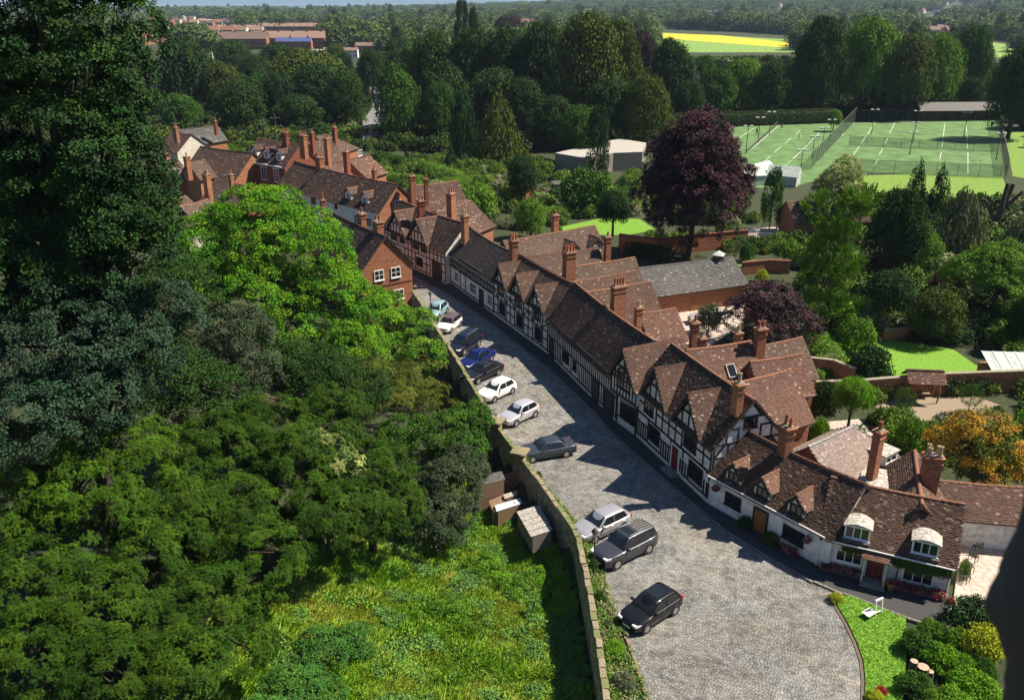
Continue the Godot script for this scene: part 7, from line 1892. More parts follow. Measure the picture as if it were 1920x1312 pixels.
func car(label: String, body: Material, ctr: Vector3, heading: float, o := {}, group := "cars parked along the wall", called := "parked_car") -> Node3D:
	# local x is forward, z the driver's right; o: length, width, height and the places of screen and roof as shares of the length
	var L: float = o.get("l", 4.0)
	var W: float = o.get("w", 1.74)
	var H: float = o.get("h", 1.46)
	var t := thing(called, label, "car", frame(v3(sin(heading), 0, cos(heading)), Vector3.UP, v3(-cos(heading), 0, sin(heading)), ctr), group)
	var hw := W * 0.5
	var belt: float = o.get("belt", 0.62) * H
	var nose: float = o.get("nose", 0.5) * H
	var tailh: float = o.get("tail", 0.64) * H
	var a: float = o.get("a", 0.20) * L     # foot of the windscreen
	var bb: float = o.get("b", 0.03) * L    # front of the roof
	var cc: float = o.get("c", -0.33) * L   # back of the roof
	var dd: float = o.get("d", -0.46) * L   # foot of the rear window
	var cut: float = o.get("cut", 0.2)
	var rows := []
	var xs := [-0.5, -0.49, -0.46, -0.38, -0.25, 0.0, a / L, 0.3, 0.4, 0.455, 0.485, 0.5]
	for x in xs:
		var f := 1.0
		if x < -0.44: f = lerpf(0.86, 1.0, (x + 0.5) / 0.06)
		if x > 0.36: f = lerpf(1.0, 0.74, pow((x - 0.36) / 0.14, 1.6))
		var top := belt
		if x * L > a: top = lerpf(belt, nose, pow((x * L - a) / (0.5 * L - a), 1.5))
		if x * L < dd: top = lerpf(tailh, belt, 0.0)
		elif x < -0.2: top = lerpf(belt, tailh, clampf((-0.2 - x) / (-0.2 - dd / L), 0, 1))
		if x > 0.47: top -= (x - 0.47) * 5.5 * H * 0.5
		if x < -0.48: top -= 0.08
		var sill := 0.2 if absf(x) < 0.42 else 0.26
		var w := hw * f
		rows.append([v3(x * L, sill, w * 0.88), v3(x * L, sill + 0.1, w * 0.985), v3(x * L, lerpf(sill, top, 0.55), w), v3(x * L, top - 0.06, w * 0.965), v3(x * L, top - 0.005, w * 0.9), v3(x * L, top + 0.035, w * 0.5), v3(x * L, top + 0.045, 0),
			v3(x * L, top + 0.035, -w * 0.5), v3(x * L, top - 0.005, -w * 0.9), v3(x * L, top - 0.06, -w * 0.965), v3(x * L, lerpf(sill, top, 0.55), -w), v3(x * L, sill + 0.1, -w * 0.985), v3(x * L, sill, -w * 0.88)])
	var m := skin(rows)
	for e in [rows[0], rows[rows.size() - 1]]:
		for j in range(1, e.size() - 1):
			m.tri(e[0], e[j], e[j + 1])
	var bm := add(t, "body", m.mesh(), body)
	# cabin
	var zr := hw * 0.7
	var zb := hw * 0.89
	var yb := belt
	var P := func(x: float, y: float, z: float) -> Vector3: return v3(x, y, z)
	var cab := []
	for q in [[dd, tailh, zb, tailh], [lerpf(dd, cc, 0.75), lerpf(tailh, H, 0.82), lerpf(zb, zr, 0.8), belt], [cc, H - 0.035, zr, belt], [lerpf(cc, bb, 0.5), H, zr, belt], [bb, H - 0.025, zr, belt], [lerpf(bb, a, 0.2), lerpf(H, belt, 0.16), lerpf(zr, zb, 0.14), belt], [a, belt, zb, belt]]:
		var z: float = q[2]
		var y: float = q[1]
		cab.append([v3(q[0], minf(yb, y) - 0.03, zb), v3(q[0], lerpf(yb, y, 0.9), lerpf(zb, z, 0.92)), v3(q[0], y, z * 0.9), v3(q[0], y + 0.03, z * 0.45), v3(q[0], y + 0.035, 0), v3(q[0], y + 0.03, -z * 0.45), v3(q[0], y, -z * 0.9), v3(q[0], lerpf(yb, y, 0.9), -lerpf(zb, z, 0.92)), v3(q[0], minf(yb, y) - 0.03, -zb)])
	var roofm: Material = o.get("roof", body)
	add(t, "cabin", skin(cab).mesh(), roofm)
	# glass, a little proud of the cabin
	var g := MB.new()
	var lift := v3(0.03, 0.035, 0)
	var s0 := 0.07
	var s1 := 0.93
	var A := v3(lerpf(a, bb, s0), lerpf(belt, H, s0), 0) + lift
	var B := v3(lerpf(a, bb, s1), lerpf(belt, H - 0.03, s1), 0) + lift
	g.quad(A + v3(0, 0, zb * 0.9), A - v3(0, 0, zb * 0.9), B - v3(0, 0, zr * 0.86), B + v3(0, 0, zr * 0.86))
	add(t, "windscreen", g.mesh(), M.glass)
	g = MB.new()
	var C := v3(lerpf(dd, cc, 0.22), lerpf(tailh, H, 0.25), 0) + v3(-0.035, 0.03, 0)
	var Dq := v3(lerpf(dd, cc, 0.9), lerpf(tailh, H - 0.03, 0.95), 0) + v3(-0.035, 0.03, 0)
	g.quad(C - v3(0, 0, zb * 0.82), C + v3(0, 0, zb * 0.82), Dq + v3(0, 0, zr * 0.82), Dq - v3(0, 0, zr * 0.82))
	add(t, "rear_window", g.mesh(), M.glass)
	var midx := lerpf(bb, cc, 0.42)
	var yl := belt + 0.035
	var yh := lerpf(belt, H, 0.86)
	for sg: float in [1.0, -1.0]:
		var zl := sg * (zb + 0.012)
		var zh := sg * (lerpf(zb, zr, 0.9) + 0.022)
		var fr := [v3(lerpf(a, bb, 0.1) - 0.12, yl, zl), v3(lerpf(a, bb, 0.86) - 0.1, yh, zh), v3(midx + 0.04, yh, zh), v3(midx + 0.04, yl, zl)]
		var re := [v3(midx - 0.04, yl, zl), v3(midx - 0.04, yh, zh), v3(lerpf(cc, dd, 0.15) + 0.08, yh, zh), v3(lerpf(cc, dd, 0.62) + 0.1, yl + 0.06, zl)]
		for w in [fr, re]:
			var gm := MB.new()
			gm.quad(w[0], w[1], w[2], w[3])
			add(t, "side_window", gm.mesh(), M.glass)
		for x in [L * 0.31, -L * 0.3]:
			var r := 0.31 * H / 1.46
			var wheel := Node3D.new()
			wheel.name = "wheel"
			t.add_child(wheel, true)
			wheel.transform = frame(Vector3.RIGHT, v3(0, 0, sg), v3(0, -sg, 0), v3(x, r, sg * (hw - 0.1)))
			var ar := MB.new()
			ar.lathe(Vector3.ZERO, [Vector2(r + 0.055, 0.0), Vector2(r + 0.055, 0.112), Vector2(0.0, 0.112)], 18)
			add(wheel, "arch", ar.mesh(), M.trim)
			var ty := MB.new()
			ty.lathe(Vector3.ZERO, [Vector2(r, -0.1), Vector2(r, 0.09), Vector2(r - 0.03, 0.118), Vector2(r * 0.62, 0.118)], 18)
			add(wheel, "tyre", ty.mesh(), M.tyre)
			var ri := MB.new()
			ri.lathe(Vector3.ZERO, [Vector2(r * 0.66, 0.116), Vector2(r * 0.6, 0.124), Vector2(r * 0.2, 0.119), Vector2(0.0, 0.128)], 12)
			add(wheel, "rim", ri.mesh(), M.rim)
		var mi := MB.new()
		mi.obox(Transform3D(Basis.from_scale(v3(0.12, 0.13, 0.2)), v3(a - 0.32, belt + 0.08, sg * (hw + 0.06))))
		add(t, "mirror", mi.mesh(), body)
		var hl := MB.new()
		hl.obox(frame(v3(0.36, -0.03, -sg * 0.12), v3(0, 0.13, 0), v3(0, 0, 0.3), v3(L * 0.455, nose - 0.06, sg * hw * 0.68)))
		add(t, "headlight", hl.mesh(), M.lamp_glass)
		var tl := MB.new()
		tl.obox(frame(v3(0.14, 0, 0), v3(0, 0.28, 0), v3(0, 0, 0.2), v3(-L * 0.474, tailh - 0.17, sg * hw * 0.8)))
		add(t, "tail_light", tl.mesh(), M.tail)
		for x in [lerpf(a, midx, 0.8), lerpf(midx, dd, 0.55)]:
			var hd := MB.new()
			hd.box(v3(x - 0.1, belt - 0.14, sg * hw * 0.985 - 0.015), v3(x + 0.1, belt - 0.1, sg * hw * 0.985 + 0.015))
			add(t, "door_handle", hd.mesh(), M.rim if o.has("bright") else body)
		if o.has("stripe"):
			var sm2 := MB.new()
			sm2.box(v3(-L * 0.2, 0.42, sg * hw - 0.008), v3(L * 0.2, 0.48, sg * hw + 0.012))
			add(t, "rubbing_strip", sm2.mesh(), M.trim)
		if o.has("rails"):
			var rl := MB.new()
			rl.bar(v3(cc + 0.1, H + 0.06, sg * zr * 0.86), v3(bb - 0.1, H + 0.06, sg * zr * 0.86), 0.05, 0.05)
			add(t, "roof_rail", rl.mesh(), M.rim)
	var gr := MB.new()
	gr.box(v3(L * 0.488, 0.34, -hw * 0.42), v3(L * 0.503, nose - 0.12, hw * 0.42)); gr.box(v3(L * 0.47, 0.2, -hw * 0.6), v3(L * 0.5, 0.32, hw * 0.6))
	add(t, "grille", gr.mesh(), M.trim)
	var np := MB.new()
	np.box(v3(L * 0.5, 0.36, -0.26), v3(L * 0.509, 0.47, 0.26))
	add(t, "number_plate", np.mesh(), M.plate)
	np = MB.new()
	np.box(v3(-L * 0.508, 0.55, -0.26), v3(-L * 0.498, 0.66, 0.26))
	add(t, "number_plate", np.mesh(), M.plate)
	if o.has("sunroof"):
		var sr := MB.new()
		var q: float = o["sunroof"]
		sr.quad(v3(lerpf(bb, cc, q), H + 0.045, zr * 0.72), v3(lerpf(bb, cc, 0.08), H + 0.03, zr * 0.72), v3(lerpf(bb, cc, 0.08), H + 0.03, -zr * 0.72), v3(lerpf(bb, cc, q), H + 0.045, -zr * 0.72))
		add(t, "sunroof", sr.mesh(), M.glass)
	if o.has("ribs"):
		for k in 5:
			var rb := MB.new()
			rb.bar(v3(cc + 0.1, H + 0.04, (k - 2) * 0.2), v3(lerpf(bb, cc, 0.4), H + 0.045, (k - 2) * 0.2), 0.06, 0.03)
			add(t, "roof_rib", rb.mesh(), M.plinth)
	return t

func car_at(front: Array, heading: float, wb: float, W: float) -> Vector3:  # centre of a car whose near front wheel touches the ground at front
	var h := v3(sin(heading), 0, cos(heading))
	var side := v3(cos(heading), 0, -sin(heading))
	if side.z < 0: side = -side
	return v3(front[0], 0.016, front[1]) - h * wb * 0.5 - side * (W * 0.5 - 0.1)

func cars() -> void:
	var deg := PI / 180.0
	car("black three-door hatchback with a glass roof parked alone on the cobbles", paint(0.006, 0.006, 0.008, 0.0), car_at([7.44, -38.18], -50 * deg, 2.5, 1.74), -50 * deg, {"l": 3.96, "sunroof": 0.75, "a": 0.22})
	car("dark grey off-roader with roof ribs and an open sunroof", paint(0.07, 0.075, 0.09, 0.6), car_at([6.56, -44.05], -53 * deg, 2.62, 1.8), -53 * deg, {"l": 4.5, "w": 1.8, "h": 1.7, "a": 0.18, "b": 0.04, "c": -0.42, "d": -0.485, "sunroof": 0.3, "ribs": 1, "belt": 0.6, "nose": 0.55, "rails": 1, "stripe": 1})
	car("silver hatchback next to the dark grey off-roader", paint(0.5, 0.5, 0.52, 0.6), car_at([5.34, -46.71], -53 * deg, 2.6, 1.76), -53 * deg, {"l": 4.2, "w": 1.76, "stripe": 1})
	var saloon := {"l": 4.5, "w": 1.74, "h": 1.41, "a": 0.19, "b": 0.04, "c": -0.2, "d": -0.34, "tail": 0.66}
	car("grey-blue saloon parked on its own beside the stone piers", paint(0.07, 0.085, 0.11, 0.6), car_at([1.67, -57.3], -72 * deg, 2.56, 1.72), -72 * deg, saloon.merged({"stripe": 1}))
	car("pale silver five-door hatchback just beyond the farther pier", paint(0.6, 0.6, 0.64, 0.5), car_at([0.27, -63.26], -43 * deg, 2.49, 1.66), -43 * deg, {"l": 3.85, "w": 1.68, "h": 1.45})
	car("plain white hatchback behind the silvery shrub", paint(0.75, 0.75, 0.75, 0.0), car_at([-1.6, -67.9], -41 * deg, 2.45, 1.7), -41 * deg, {"l": 3.9, "w": 1.72, "h": 1.42})
	car("black saloon between the white hatchback and the blue saloon", paint(0.008, 0.01, 0.016, 0.0), car_at([-3.1, -71.85], -42 * deg, 2.65, 1.76), -42 * deg, saloon)
	car("deep blue saloon with a spoiler", paint(0.006, 0.013, 0.11, 0.2), car_at([-3.55, -75.0], -34 * deg, 2.6, 1.74), -34 * deg, saloon.merged({"l": 4.4}))
	car("dark navy people carrier with roof rails", paint(0.006, 0.01, 0.028, 0.1), car_at([-4.79, -78.69], -28 * deg, 2.84, 1.82), -28 * deg, {"l": 4.65, "w": 1.82, "h": 1.73, "a": 0.27, "b": 0.1, "c": -0.42, "d": -0.485, "belt": 0.58, "rails": 1})
	car("small white car with a dark roof", paint(0.72, 0.72, 0.7, 0.0), car_at([-6.54, -84.94], -22 * deg, 2.47, 1.68), -22 * deg, {"l": 3.7, "w": 1.68, "h": 1.41, "a": 0.2, "b": 0.08, "c": -0.38, "d": -0.47, "roof": paint(0.12, 0.09, 0.09, 0.2)})
	car("light blue small car, farthest along the wall", paint(0.28, 0.43, 0.48, 0.3), car_at([-8.17, -89.08], -18 * deg, 2.5, 1.66), -18 * deg, {"l": 3.8, "w": 1.66, "h": 1.5})
	car("silver car in the courtyard before the garage", paint(0.6, 0.6, 0.62, 0.5), v3(21.6, 0.0, -88.5), -80 * deg, {"l": 4.3}, "", "courtyard_car")
	var cols := [paint(0.6, 0.6, 0.62, 0.4), paint(0.02, 0.03, 0.08, 0.1), paint(0.7, 0.7, 0.7, 0.0), paint(0.2, 0.22, 0.25, 0.4), paint(0.01, 0.01, 0.012, 0.0), paint(0.1, 0.15, 0.35, 0.2)]
	car("white estate car on the car park road", cols[2], v3(-38.6, 0.02, -232.0), 95 * deg, {"l": 4.6}, "", "road_car")
	for q in PARKED:
		car("small parked car in the far car park among the trees", cols[rng.randi() % 6], v3(q[0], 0.0, q[1]), q[2] * deg, {"l": 4.3}, "cars in the far car park")

# ---------------------------------------------------------------- things near the lane
func yard() -> void:
	# fenced bin yard below the wall
	for q in YARD_FENCES:  # label, a, b, y, height
		var a := v3(q[1][0], q[3], q[1][1])
		var b := v3(q[2][0], q[3], q[2][1])
		var t := thing("wooden_fence", q[0], "fence", at(a))
		var d := (b - a).normalized()
		var l := a.distance_to(b)
		var side := d.cross(Vector3.UP)
		var slat := BoxMesh.new()
		slat.size = v3(0.13, q[4], 0.025)
		var n := int(l / 0.145)
		for k in n:
			add(t, "slat", slat, M.wood if rng.randf() < 0.6 else M.wood_grey, frame(d, Vector3.UP, d.cross(Vector3.UP), d * (k + 0.5) * l / n + Vector3.UP * (q[4] * 0.5 + rng.randf() * 0.03)))
		for y in [0.35, q[4] - 0.3]:
			var r := MB.new()
			r.bar(v3(0, y, 0) - side * 0.05, d * l + v3(0, y, 0) - side * 0.05, 0.05, 0.1)
			add(t, "rail", r.mesh(), M.wood_grey)
		for k in int(l / 1.8) + 2:
			var p := MB.new()
			var x := minf(k * 1.8, l)
			p.bar(d * x - side * 0.1, d * x - side * 0.1 + Vector3.UP * (q[4] + 0.1), 0.1, 0.1)
			add(t, "post", p.mesh(), M.wood_grey)
	for q in SHEDS:  # name, label, four corners, base, height, roof boards
		var t := thing(q[0], q[1], "shed")
		var y0: float = q[3]
		var y1: float = q[3] + q[4]
		var c := []
		for p in q[2]: c.append(v3(p[0], y0, p[1]))
		var w := MB.new()
		for i in 4:
			var e: Vector3 = c[(i + 1) % 4]
			w.quad(c[i], e, v3(e.x, y1 - 0.02, e.z), v3(c[i].x, y1 - 0.02, c[i].z))
		add(t, "wall", w.mesh(), M.wood_grey if q[5] > 3 else M.wood)
		var k: int = q[5]
		for i in k:
			var f0 := (i + 0.015) / k
			var f1 := (i + 0.985) / k
			var b := MB.new()
			var p0: Vector3 = c[0].lerp(c[3], f0)
			var p1: Vector3 = c[1].lerp(c[2], f0)
			var p2: Vector3 = c[1].lerp(c[2], f1)
			var p3: Vector3 = c[0].lerp(c[3], f1)
			var o := (p1 - p0).normalized() * 0.12
			var y := y1 + rng.randf() * 0.012
			b.quad(v3(p0.x - o.x, y, p0.z - o.z), v3(p1.x + o.x, y, p1.z + o.z), v3(p2.x + o.x, y + 0.02, p2.z + o.z), v3(p3.x - o.x, y + 0.02, p3.z - o.z))
			b.quad(v3(p0.x - o.x, y - 0.06, p0.z - o.z), v3(p1.x + o.x, y - 0.06, p1.z + o.z), v3(p1.x + o.x, y, p1.z + o.z), v3(p0.x - o.x, y, p0.z - o.z))
			b.quad(v3(p1.x + o.x, y - 0.06, p1.z + o.z), v3(p2.x + o.x, y - 0.06, p2.z + o.z), v3(p2.x + o.x, y, p2.z + o.z), v3(p1.x + o.x, y, p1.z + o.z))
			add(t, "roof_panel", b.mesh(), M[q[6]])

func street_furniture() -> void:
	for q in [[4.95, -43.0, "black street lantern on a post by the wall, beside the dark grey off-roader"], [-8.9, -88.2, "black street lantern at the far end of the parked cars"]]:
		var t := thing("street_lamp", q[2], "lamp", at(v3(q[0], 0, q[1])))
		var p := MB.new()
		p.lathe(Vector3.ZERO, [Vector2(0.13, 0), Vector2(0.13, 0.25), Vector2(0.07, 0.4), Vector2(0.045, 0.5), Vector2(0.04, 2.9), Vector2(0.08, 2.95), Vector2(0.02, 3.0)], 10)
		add(t, "post", p.mesh(), M.iron)
		var gl := MB.new()
		gl.lathe(v3(0, 3.0, 0), [Vector2(0.1, 0), Vector2(0.19, 0.4), Vector2(0.0, 0.4)], 6)
		add(t, "lantern_glass", gl.mesh(), M.curtain)
		var cp := MB.new()
		cp.lathe(v3(0, 3.4, 0), [Vector2(0.24, 0), Vector2(0.22, 0.05), Vector2(0.1, 0.2), Vector2(0.04, 0.24), Vector2(0.03, 0.32), Vector2(0, 0.34)], 10)
		add(t, "cap", cp.mesh(), M.iron)
	# the white sign frame on the lawn with its fallen board
	var sp := v3(21.0, 0.12, -39.6)
	var t := thing("lawn_sign", "white wooden sign frame standing on the small lawn", "sign", at(sp, 0.5))
	var pm := MB.new()
	pm.bar(v3(-0.26, 0, 0), v3(-0.26, 1.0, -0.12), 0.07, 0.05); add(t, "post", pm.mesh(), M.white)
	pm = MB.new()
	pm.bar(v3(0.26, 0, 0), v3(0.26, 1.0, -0.12), 0.07, 0.05); add(t, "post", pm.mesh(), M.white)
	pm = MB.new()
	pm.bar(v3(-0.3, 0.97, -0.12), v3(0.3, 0.97, -0.12), 0.09, 0.1); add(t, "crossbar", pm.mesh(), M.white)
	pm = MB.new()
	pm.bar(v3(-0.26, 0.2, -0.02), v3(0.26, 0.2, -0.02), 0.04, 0.05); add(t, "stretcher", pm.mesh(), M.white)
	var bd := thing("sign_board", "white board leaning beside the sign frame on the lawn", "sign", at(sp + v3(-0.65, 0, 0.2), 0.5))
	pm = MB.new()
	pm.obox(frame(v3(0.62, 0.1, 0), v3(-0.004, 0.03, 0), v3(0, 0.0, 0.5), v3(0, 0.32, 0)))
	add(bd, "panel", pm.mesh(), M.white)
	pm = MB.new()
	pm.bar(v3(0, 0, 0), v3(0, 0.3, 0), 0.05, 0.05)
	add(bd, "leg", pm.mesh(), M.white)
	# sawn stump among the shrubs
	var st := thing("tree_stump", "sawn tree stumps with pale cut tops among the shrubs", "stump", at(v3(21.2, 0.0, -34.6)))
	for q in [[0.0, 0.9, 0.3], [-0.45, 1.15, 0.2], [0.35, 0.7, 0.18]]:
		var sm := MB.new()
		sm.lathe(v3(q[0], 0, q[0] * 0.3), [Vector2(q[2] * 1.3, 0), Vector2(q[2], q[1])], 10)
		var so := add(st, "trunk", sm.mesh(), M.bark)
		var cm := MB.new()
		cm.lathe(v3(q[0], q[1], q[0] * 0.3), [Vector2(q[2] * 0.98, 0), Vector2(0, 0.01)], 10)
		add(so, "cut_face", cm.mesh(), M.cut)
	# terracotta pot and garden chairs by the cottage
	var f: Transform3D = house.K1.transform
	var pt := thing("plant_pot", "orange terracotta pot by the cottage door", "pot", Transform3D(f.basis, f * v3(4.15, 0.1, 0.6)))
	var lp := MB.new()
	lp.lathe(Vector3.ZERO, [Vector2(0.16, 0), Vector2(0.24, 0.38), Vector2(0.28, 0.38), Vector2(0.28, 0.46), Vector2(0.22, 0.46), Vector2(0.2, 0.4)], 14)
	add(pt, "bowl", lp.mesh(), M.terracotta)
	lp = MB.new()
	lp.lathe(Vector3.ZERO, [Vector2(0.21, 0.4), Vector2(0, 0.42)], 14)
	add(pt, "soil", lp.mesh(), M.under)
	for k in 4:
		var c := thing("garden_chair", ["black iron chair nearest the pavement on the pink path", "black iron chair against the cottage end wall", "second black iron chair along the cottage end wall", "black iron chair farthest up the pink path"][k], "chair", at(v3(27.4 + k * 0.75, 0.105, -42.6 - k * 1.0), 0.6 + k * 0.8))
		for sx in [-0.2, 0.2]:
			for sz in [-0.2, 0.2]:
				var lg := MB.new()
				lg.bar(v3(sx, 0, sz), v3(sx, 0.9 if sz < 0 else 0.45, sz), 0.035, 0.035)
				add(c, "leg", lg.mesh(), M.iron)
		var se := MB.new()
		for j in 5: se.box(v3(-0.22, 0.44, -0.22 + j * 0.09), v3(0.22, 0.46, -0.16 + j * 0.09))
		add(c, "seat", se.mesh(), M.iron)
		var bk := MB.new()
		for j in 4: bk.box(v3(-0.22, 0.55 + j * 0.1, -0.22), v3(0.22, 0.6 + j * 0.1, -0.2))
		add(c, "backrest", bk.mesh(), M.iron)
	# the weathered tower edge at the viewer's right; its shade is in the colour
	var rows := []
	var prof := [[-0.9, 0.14], [-0.62, 0.165], [-0.44, 0.18], [-0.3, 0.2], [-0.17, 0.25], [-0.04, 0.31], [0.12, 0.3], [0.3, 0.285], [0.5, 0.27], [0.9, 0.25], [1.4, 0.26]]
	for i in 60:
		var y := lerpf(-0.9, 1.4, i / 59.0)
		var r := 0.0
		for j in prof.size() - 1:
			if y >= prof[j][0] and y <= prof[j + 1][0]: r = lerpf(prof[j][1], prof[j + 1][1], smoothstep(0, 1, (y - prof[j][0]) / (prof[j + 1][0] - prof[j][0])))
		var row := []
		for k in 41:
			var a := TAU * k / 40.0
			var d := v3(cos(a), 0, sin(a))
			row.append(v3(0, y, 0) + d * r * (1.0 + 0.16 * noise.get_noise_3dv((d * 0.3 + v3(0, y, 0)) * 170.0)))
		rows.append(row)
	var tp := thing("tower_parapet", "worn stone edge of the tower at the right margin, coloured dark for its shade", "parapet", at(v3(2.03, 30.5, -2.43)))
	add(tp, "stone", skin(rows).mesh(), M.shade_dark_stone)

# ---------------------------------------------------------------- gardens' walls and small buildings
func low_wall(label: String, pts: Array, h: float, m: Material, cap: Material, w := 0.3, called := "garden_wall") -> void:
	var t := thing(called, label, "wall")
	var b := MB.new()
	var c := MB.new()
	for i in pts.size() - 1:
		var p := v3(pts[i][0], 0, pts[i][1])
		var q := v3(pts[i + 1][0], 0, pts[i + 1][1])
		b.bar(p + Vector3.UP * (h * 0.5 - 0.1), q + Vector3.UP * (h * 0.5 - 0.1), w, h + 0.2)
		c.bar(p + Vector3.UP * (h + 0.05), q + Vector3.UP * (h + 0.05), w + 0.12, 0.1)
	add(t, "brickwork", b.mesh(), m)
	add(t, "coping", c.mesh(), cap)

func garden_things() -> void:
	for q in GARDEN_WALLS: low_wall(q[0], q[1], q[2], M[q[3]], M[q[4]])
	# flat-roofed building
	var t := thing("flat_roof_building", "low modern building with a white flat roof among the trees", "building")
	sheet(t, "wall", FLAT_ROOF, 3.6, M.plinth, 3.7)
	sheet(t, "flat_roof", FLAT_ROOF, 3.75, M.felt, 0.12)
	t = thing("summer_house", "small grey garden building with glazed doors", "building", at(v3(9.6, 0, -156.0), 0.15))
	var b := MB.new()
	b.box(v3(-2, 0, -1.5), v3(2, 2.2, 1.5)); add(t, "wall", b.mesh(), M.wood_grey)
	b = MB.new()
	b.box(v3(-2.3, 2.2, -1.8), v3(2.3, 2.35, 1.8)); add(t, "roof", b.mesh(), M.slate)
	for k in 3: fwin(t, -1.2 + 1.2 * k, 1.1, 0.9, 1.8, 1, 1, M.white, 1.51)
	# barn behind the weeping tree
	wing("Barn", "brick_barn", "old red tiled barn half hidden by the weeping tree", M.brick, P_RED, {"tw": 0.3, "te": 0.22})
	# white garage doors beyond the far gardens
	t = thing("white_garages", "row of white garage doors below the car park road", "garage", at(v3(GARAGES[0], 0, GARAGES[1]), GARAGES[2]))
	b = MB.new()
	b.box(v3(0, 0, -4), v3(16.5, 2.9, -0.02)); add(t, "wall", b.mesh(), M.brick)
	b = MB.new()
	b.box(v3(-0.1, 2.9, -4.1), v3(16.6, 3.05, 0.2)); add(t, "flat_roof", b.mesh(), M.under)
	for k in 6:
		b = MB.new()
		b.box(v3(0.15 + k * 2.72, 0, -0.02), v3(2.6 + k * 2.72, 2.5, 0.05)); add(t, "garage_door", b.mesh(), M.white)
	# greenhouse
	t = thing("greenhouse", "white lean-to greenhouse roof at the right edge of the gardens", "greenhouse", at(v3(GREENHOUSE[0], 0, GREENHOUSE[1]), -0.06))
	b = MB.new()
	b.box(v3(0, 0, -3), v3(9, 1.5, 0)); add(t, "base_wall", b.mesh(), M.brick)
	for k in 9:
		b = MB.new()
		b.quad(v3(k * 1.0 + 0.02, 1.55, 0.1), v3(k * 1.0 + 0.96, 1.55, 0.1), v3(k * 1.0 + 0.96, 2.6, -2.9), v3(k * 1.0 + 0.02, 2.6, -2.9)); add(t, "roof_pane", b.mesh(), M.canvas)
	for k in 10:
		b = MB.new()
		b.bar(v3(k * 1.0 - 0.01, 1.56, 0.12), v3(k * 1.0 - 0.01, 2.62, -2.9), 0.05, 0.06); add(t, "glazing_bar", b.mesh(), M.white)
	# garden shelter with a tiled roof
	t = thing("garden_shelter", "little tiled garden shelter with curved timber posts and a bench", "shelter", at(v3(SHELTER[0], 0, SHELTER[1]), -0.1))
	for x in [-1.2, 1.2]:
		for z in [-0.7, 0.7]:
			b = MB.new()
			b.tube(v3(x, 0, z), v3(x * 1.1, 1.0, z), 0.07, 0.06, 6); b.tube(v3(x * 1.1, 1.0, z), v3(x * 0.95, 2.0, z), 0.06, 0.06, 6); add(t, "post", b.mesh(), M.wood)
	b = MB.new()
	b.quad(v3(-1.6, 1.9, 1.1), v3(1.6, 1.9, 1.1), v3(1.5, 2.7, 0), v3(-1.5, 2.7, 0)); b.quad(v3(1.6, 1.9, -1.1), v3(-1.6, 1.9, -1.1), v3(-1.5, 2.7, 0), v3(1.5, 2.7, 0))
	var ro := add(t, "roof", b.mesh(), M.under)
	var where := []
	var tint := PackedColorArray()
	tiles_on(where, tint, v3(-1.6, 1.9, 1.1), Vector3.RIGHT, v3(0, 0.8, -1.1).normalized(), 3.2, 1.36, 0.2, 0.15, P_ORANGE)
	tiles_on(where, tint, v3(1.6, 1.9, -1.1), Vector3.LEFT, v3(0, 0.8, 1.1).normalized(), 3.2, 1.36, 0.2, 0.15, P_ORANGE)
	many(ro, "tiles", tile_mesh, M.tile, where, tint)
	b = MB.new()
	b.box(v3(-0.9, 0.42, -0.6), v3(0.9, 0.48, -0.1)); b.box(v3(-0.9, 0.5, -0.65), v3(0.9, 0.95, -0.6)); add(t, "bench", b.mesh(), M.wood)
	# parasols
	for q in [[-9.6, -131.5, 1.7, "white", "white parasol over a garden table"], [-4.7, -117.5, 1.5, "green_cloth", "green parasol behind the brick chimney"]]:
		t = thing("parasol", q[4], "parasol", at(v3(q[0], 0, q[1])))
		b = MB.new()
		b.lathe(v3(0, 1.9, 0), [Vector2(q[2], 0), Vector2(q[2] * 0.5, 0.4), Vector2(0, 0.7)], 8); add(t, "canopy", b.mesh(), M[q[3]])
		b = MB.new()
		b.tube(Vector3.ZERO, v3(0, 2.6, 0), 0.04, 0.03, 6); add(t, "pole", b.mesh(), M.wood)
	# white railings and brown gates by the drive
	t = thing("white_railing", "white picket railing with dark posts at the drive", "fence", at(v3(33.2, 0, -123.5)))
	for k in 26:
		b = MB.new()
		b.box(v3(k * 0.22, 0.1, -0.02), v3(k * 0.22 + 0.1, 1.2, 0.02)); add(t, "picket", b.mesh(), M.white)
	b = MB.new()
	b.box(v3(0, 0.3, -0.05), v3(5.7, 0.4, -0.02)); add(t, "rail", b.mesh(), M.white)
	for x in [-0.3, 6.0]:
		b = MB.new()
		b.box(v3(x - 0.2, 0, -0.2), v3(x + 0.2, 1.7, 0.2)); b.lathe(v3(x, 1.7, 0), [Vector2(0.28, 0), Vector2(0.05, 0.15), Vector2(0.14, 0.3), Vector2(0, 0.45)], 8); add(t, "post", b.mesh(), M.plinth)
	for q in [[41.5, -128.0, "brown timber gate behind the clipped upright tree"], [38.3, -110.8, "brown garden door under the leafy arch"]]:
		t = thing("garden_gate", q[2], "gate", at(v3(q[0], 0, q[1]), 0.2))
		for k in 6:
			b = MB.new()
			b.box(v3(k * 0.3, 0, -0.03), v3(k * 0.3 + 0.285, 2.0, 0.03)); add(t, "plank", b.mesh(), M.oak)
	# the dead tree with sawn limbs
	t = thing("dead_tree", "bare dead tree with sawn-off limbs before the courts", "tree", at(v3(DEAD[0], 0, DEAD[1])))
	b = MB.new()
	b.tube(Vector3.ZERO, v3(0.2, 3.4, 0), 0.75, 0.6, 10); b.tube(v3(0.2, 3.4, 0), v3(1.6, 8.5, -0.5), 0.5, 0.32, 8); b.tube(v3(0.2, 3.2, 0), v3(0.4, 8.8, 0.2), 0.42, 0.26, 8)
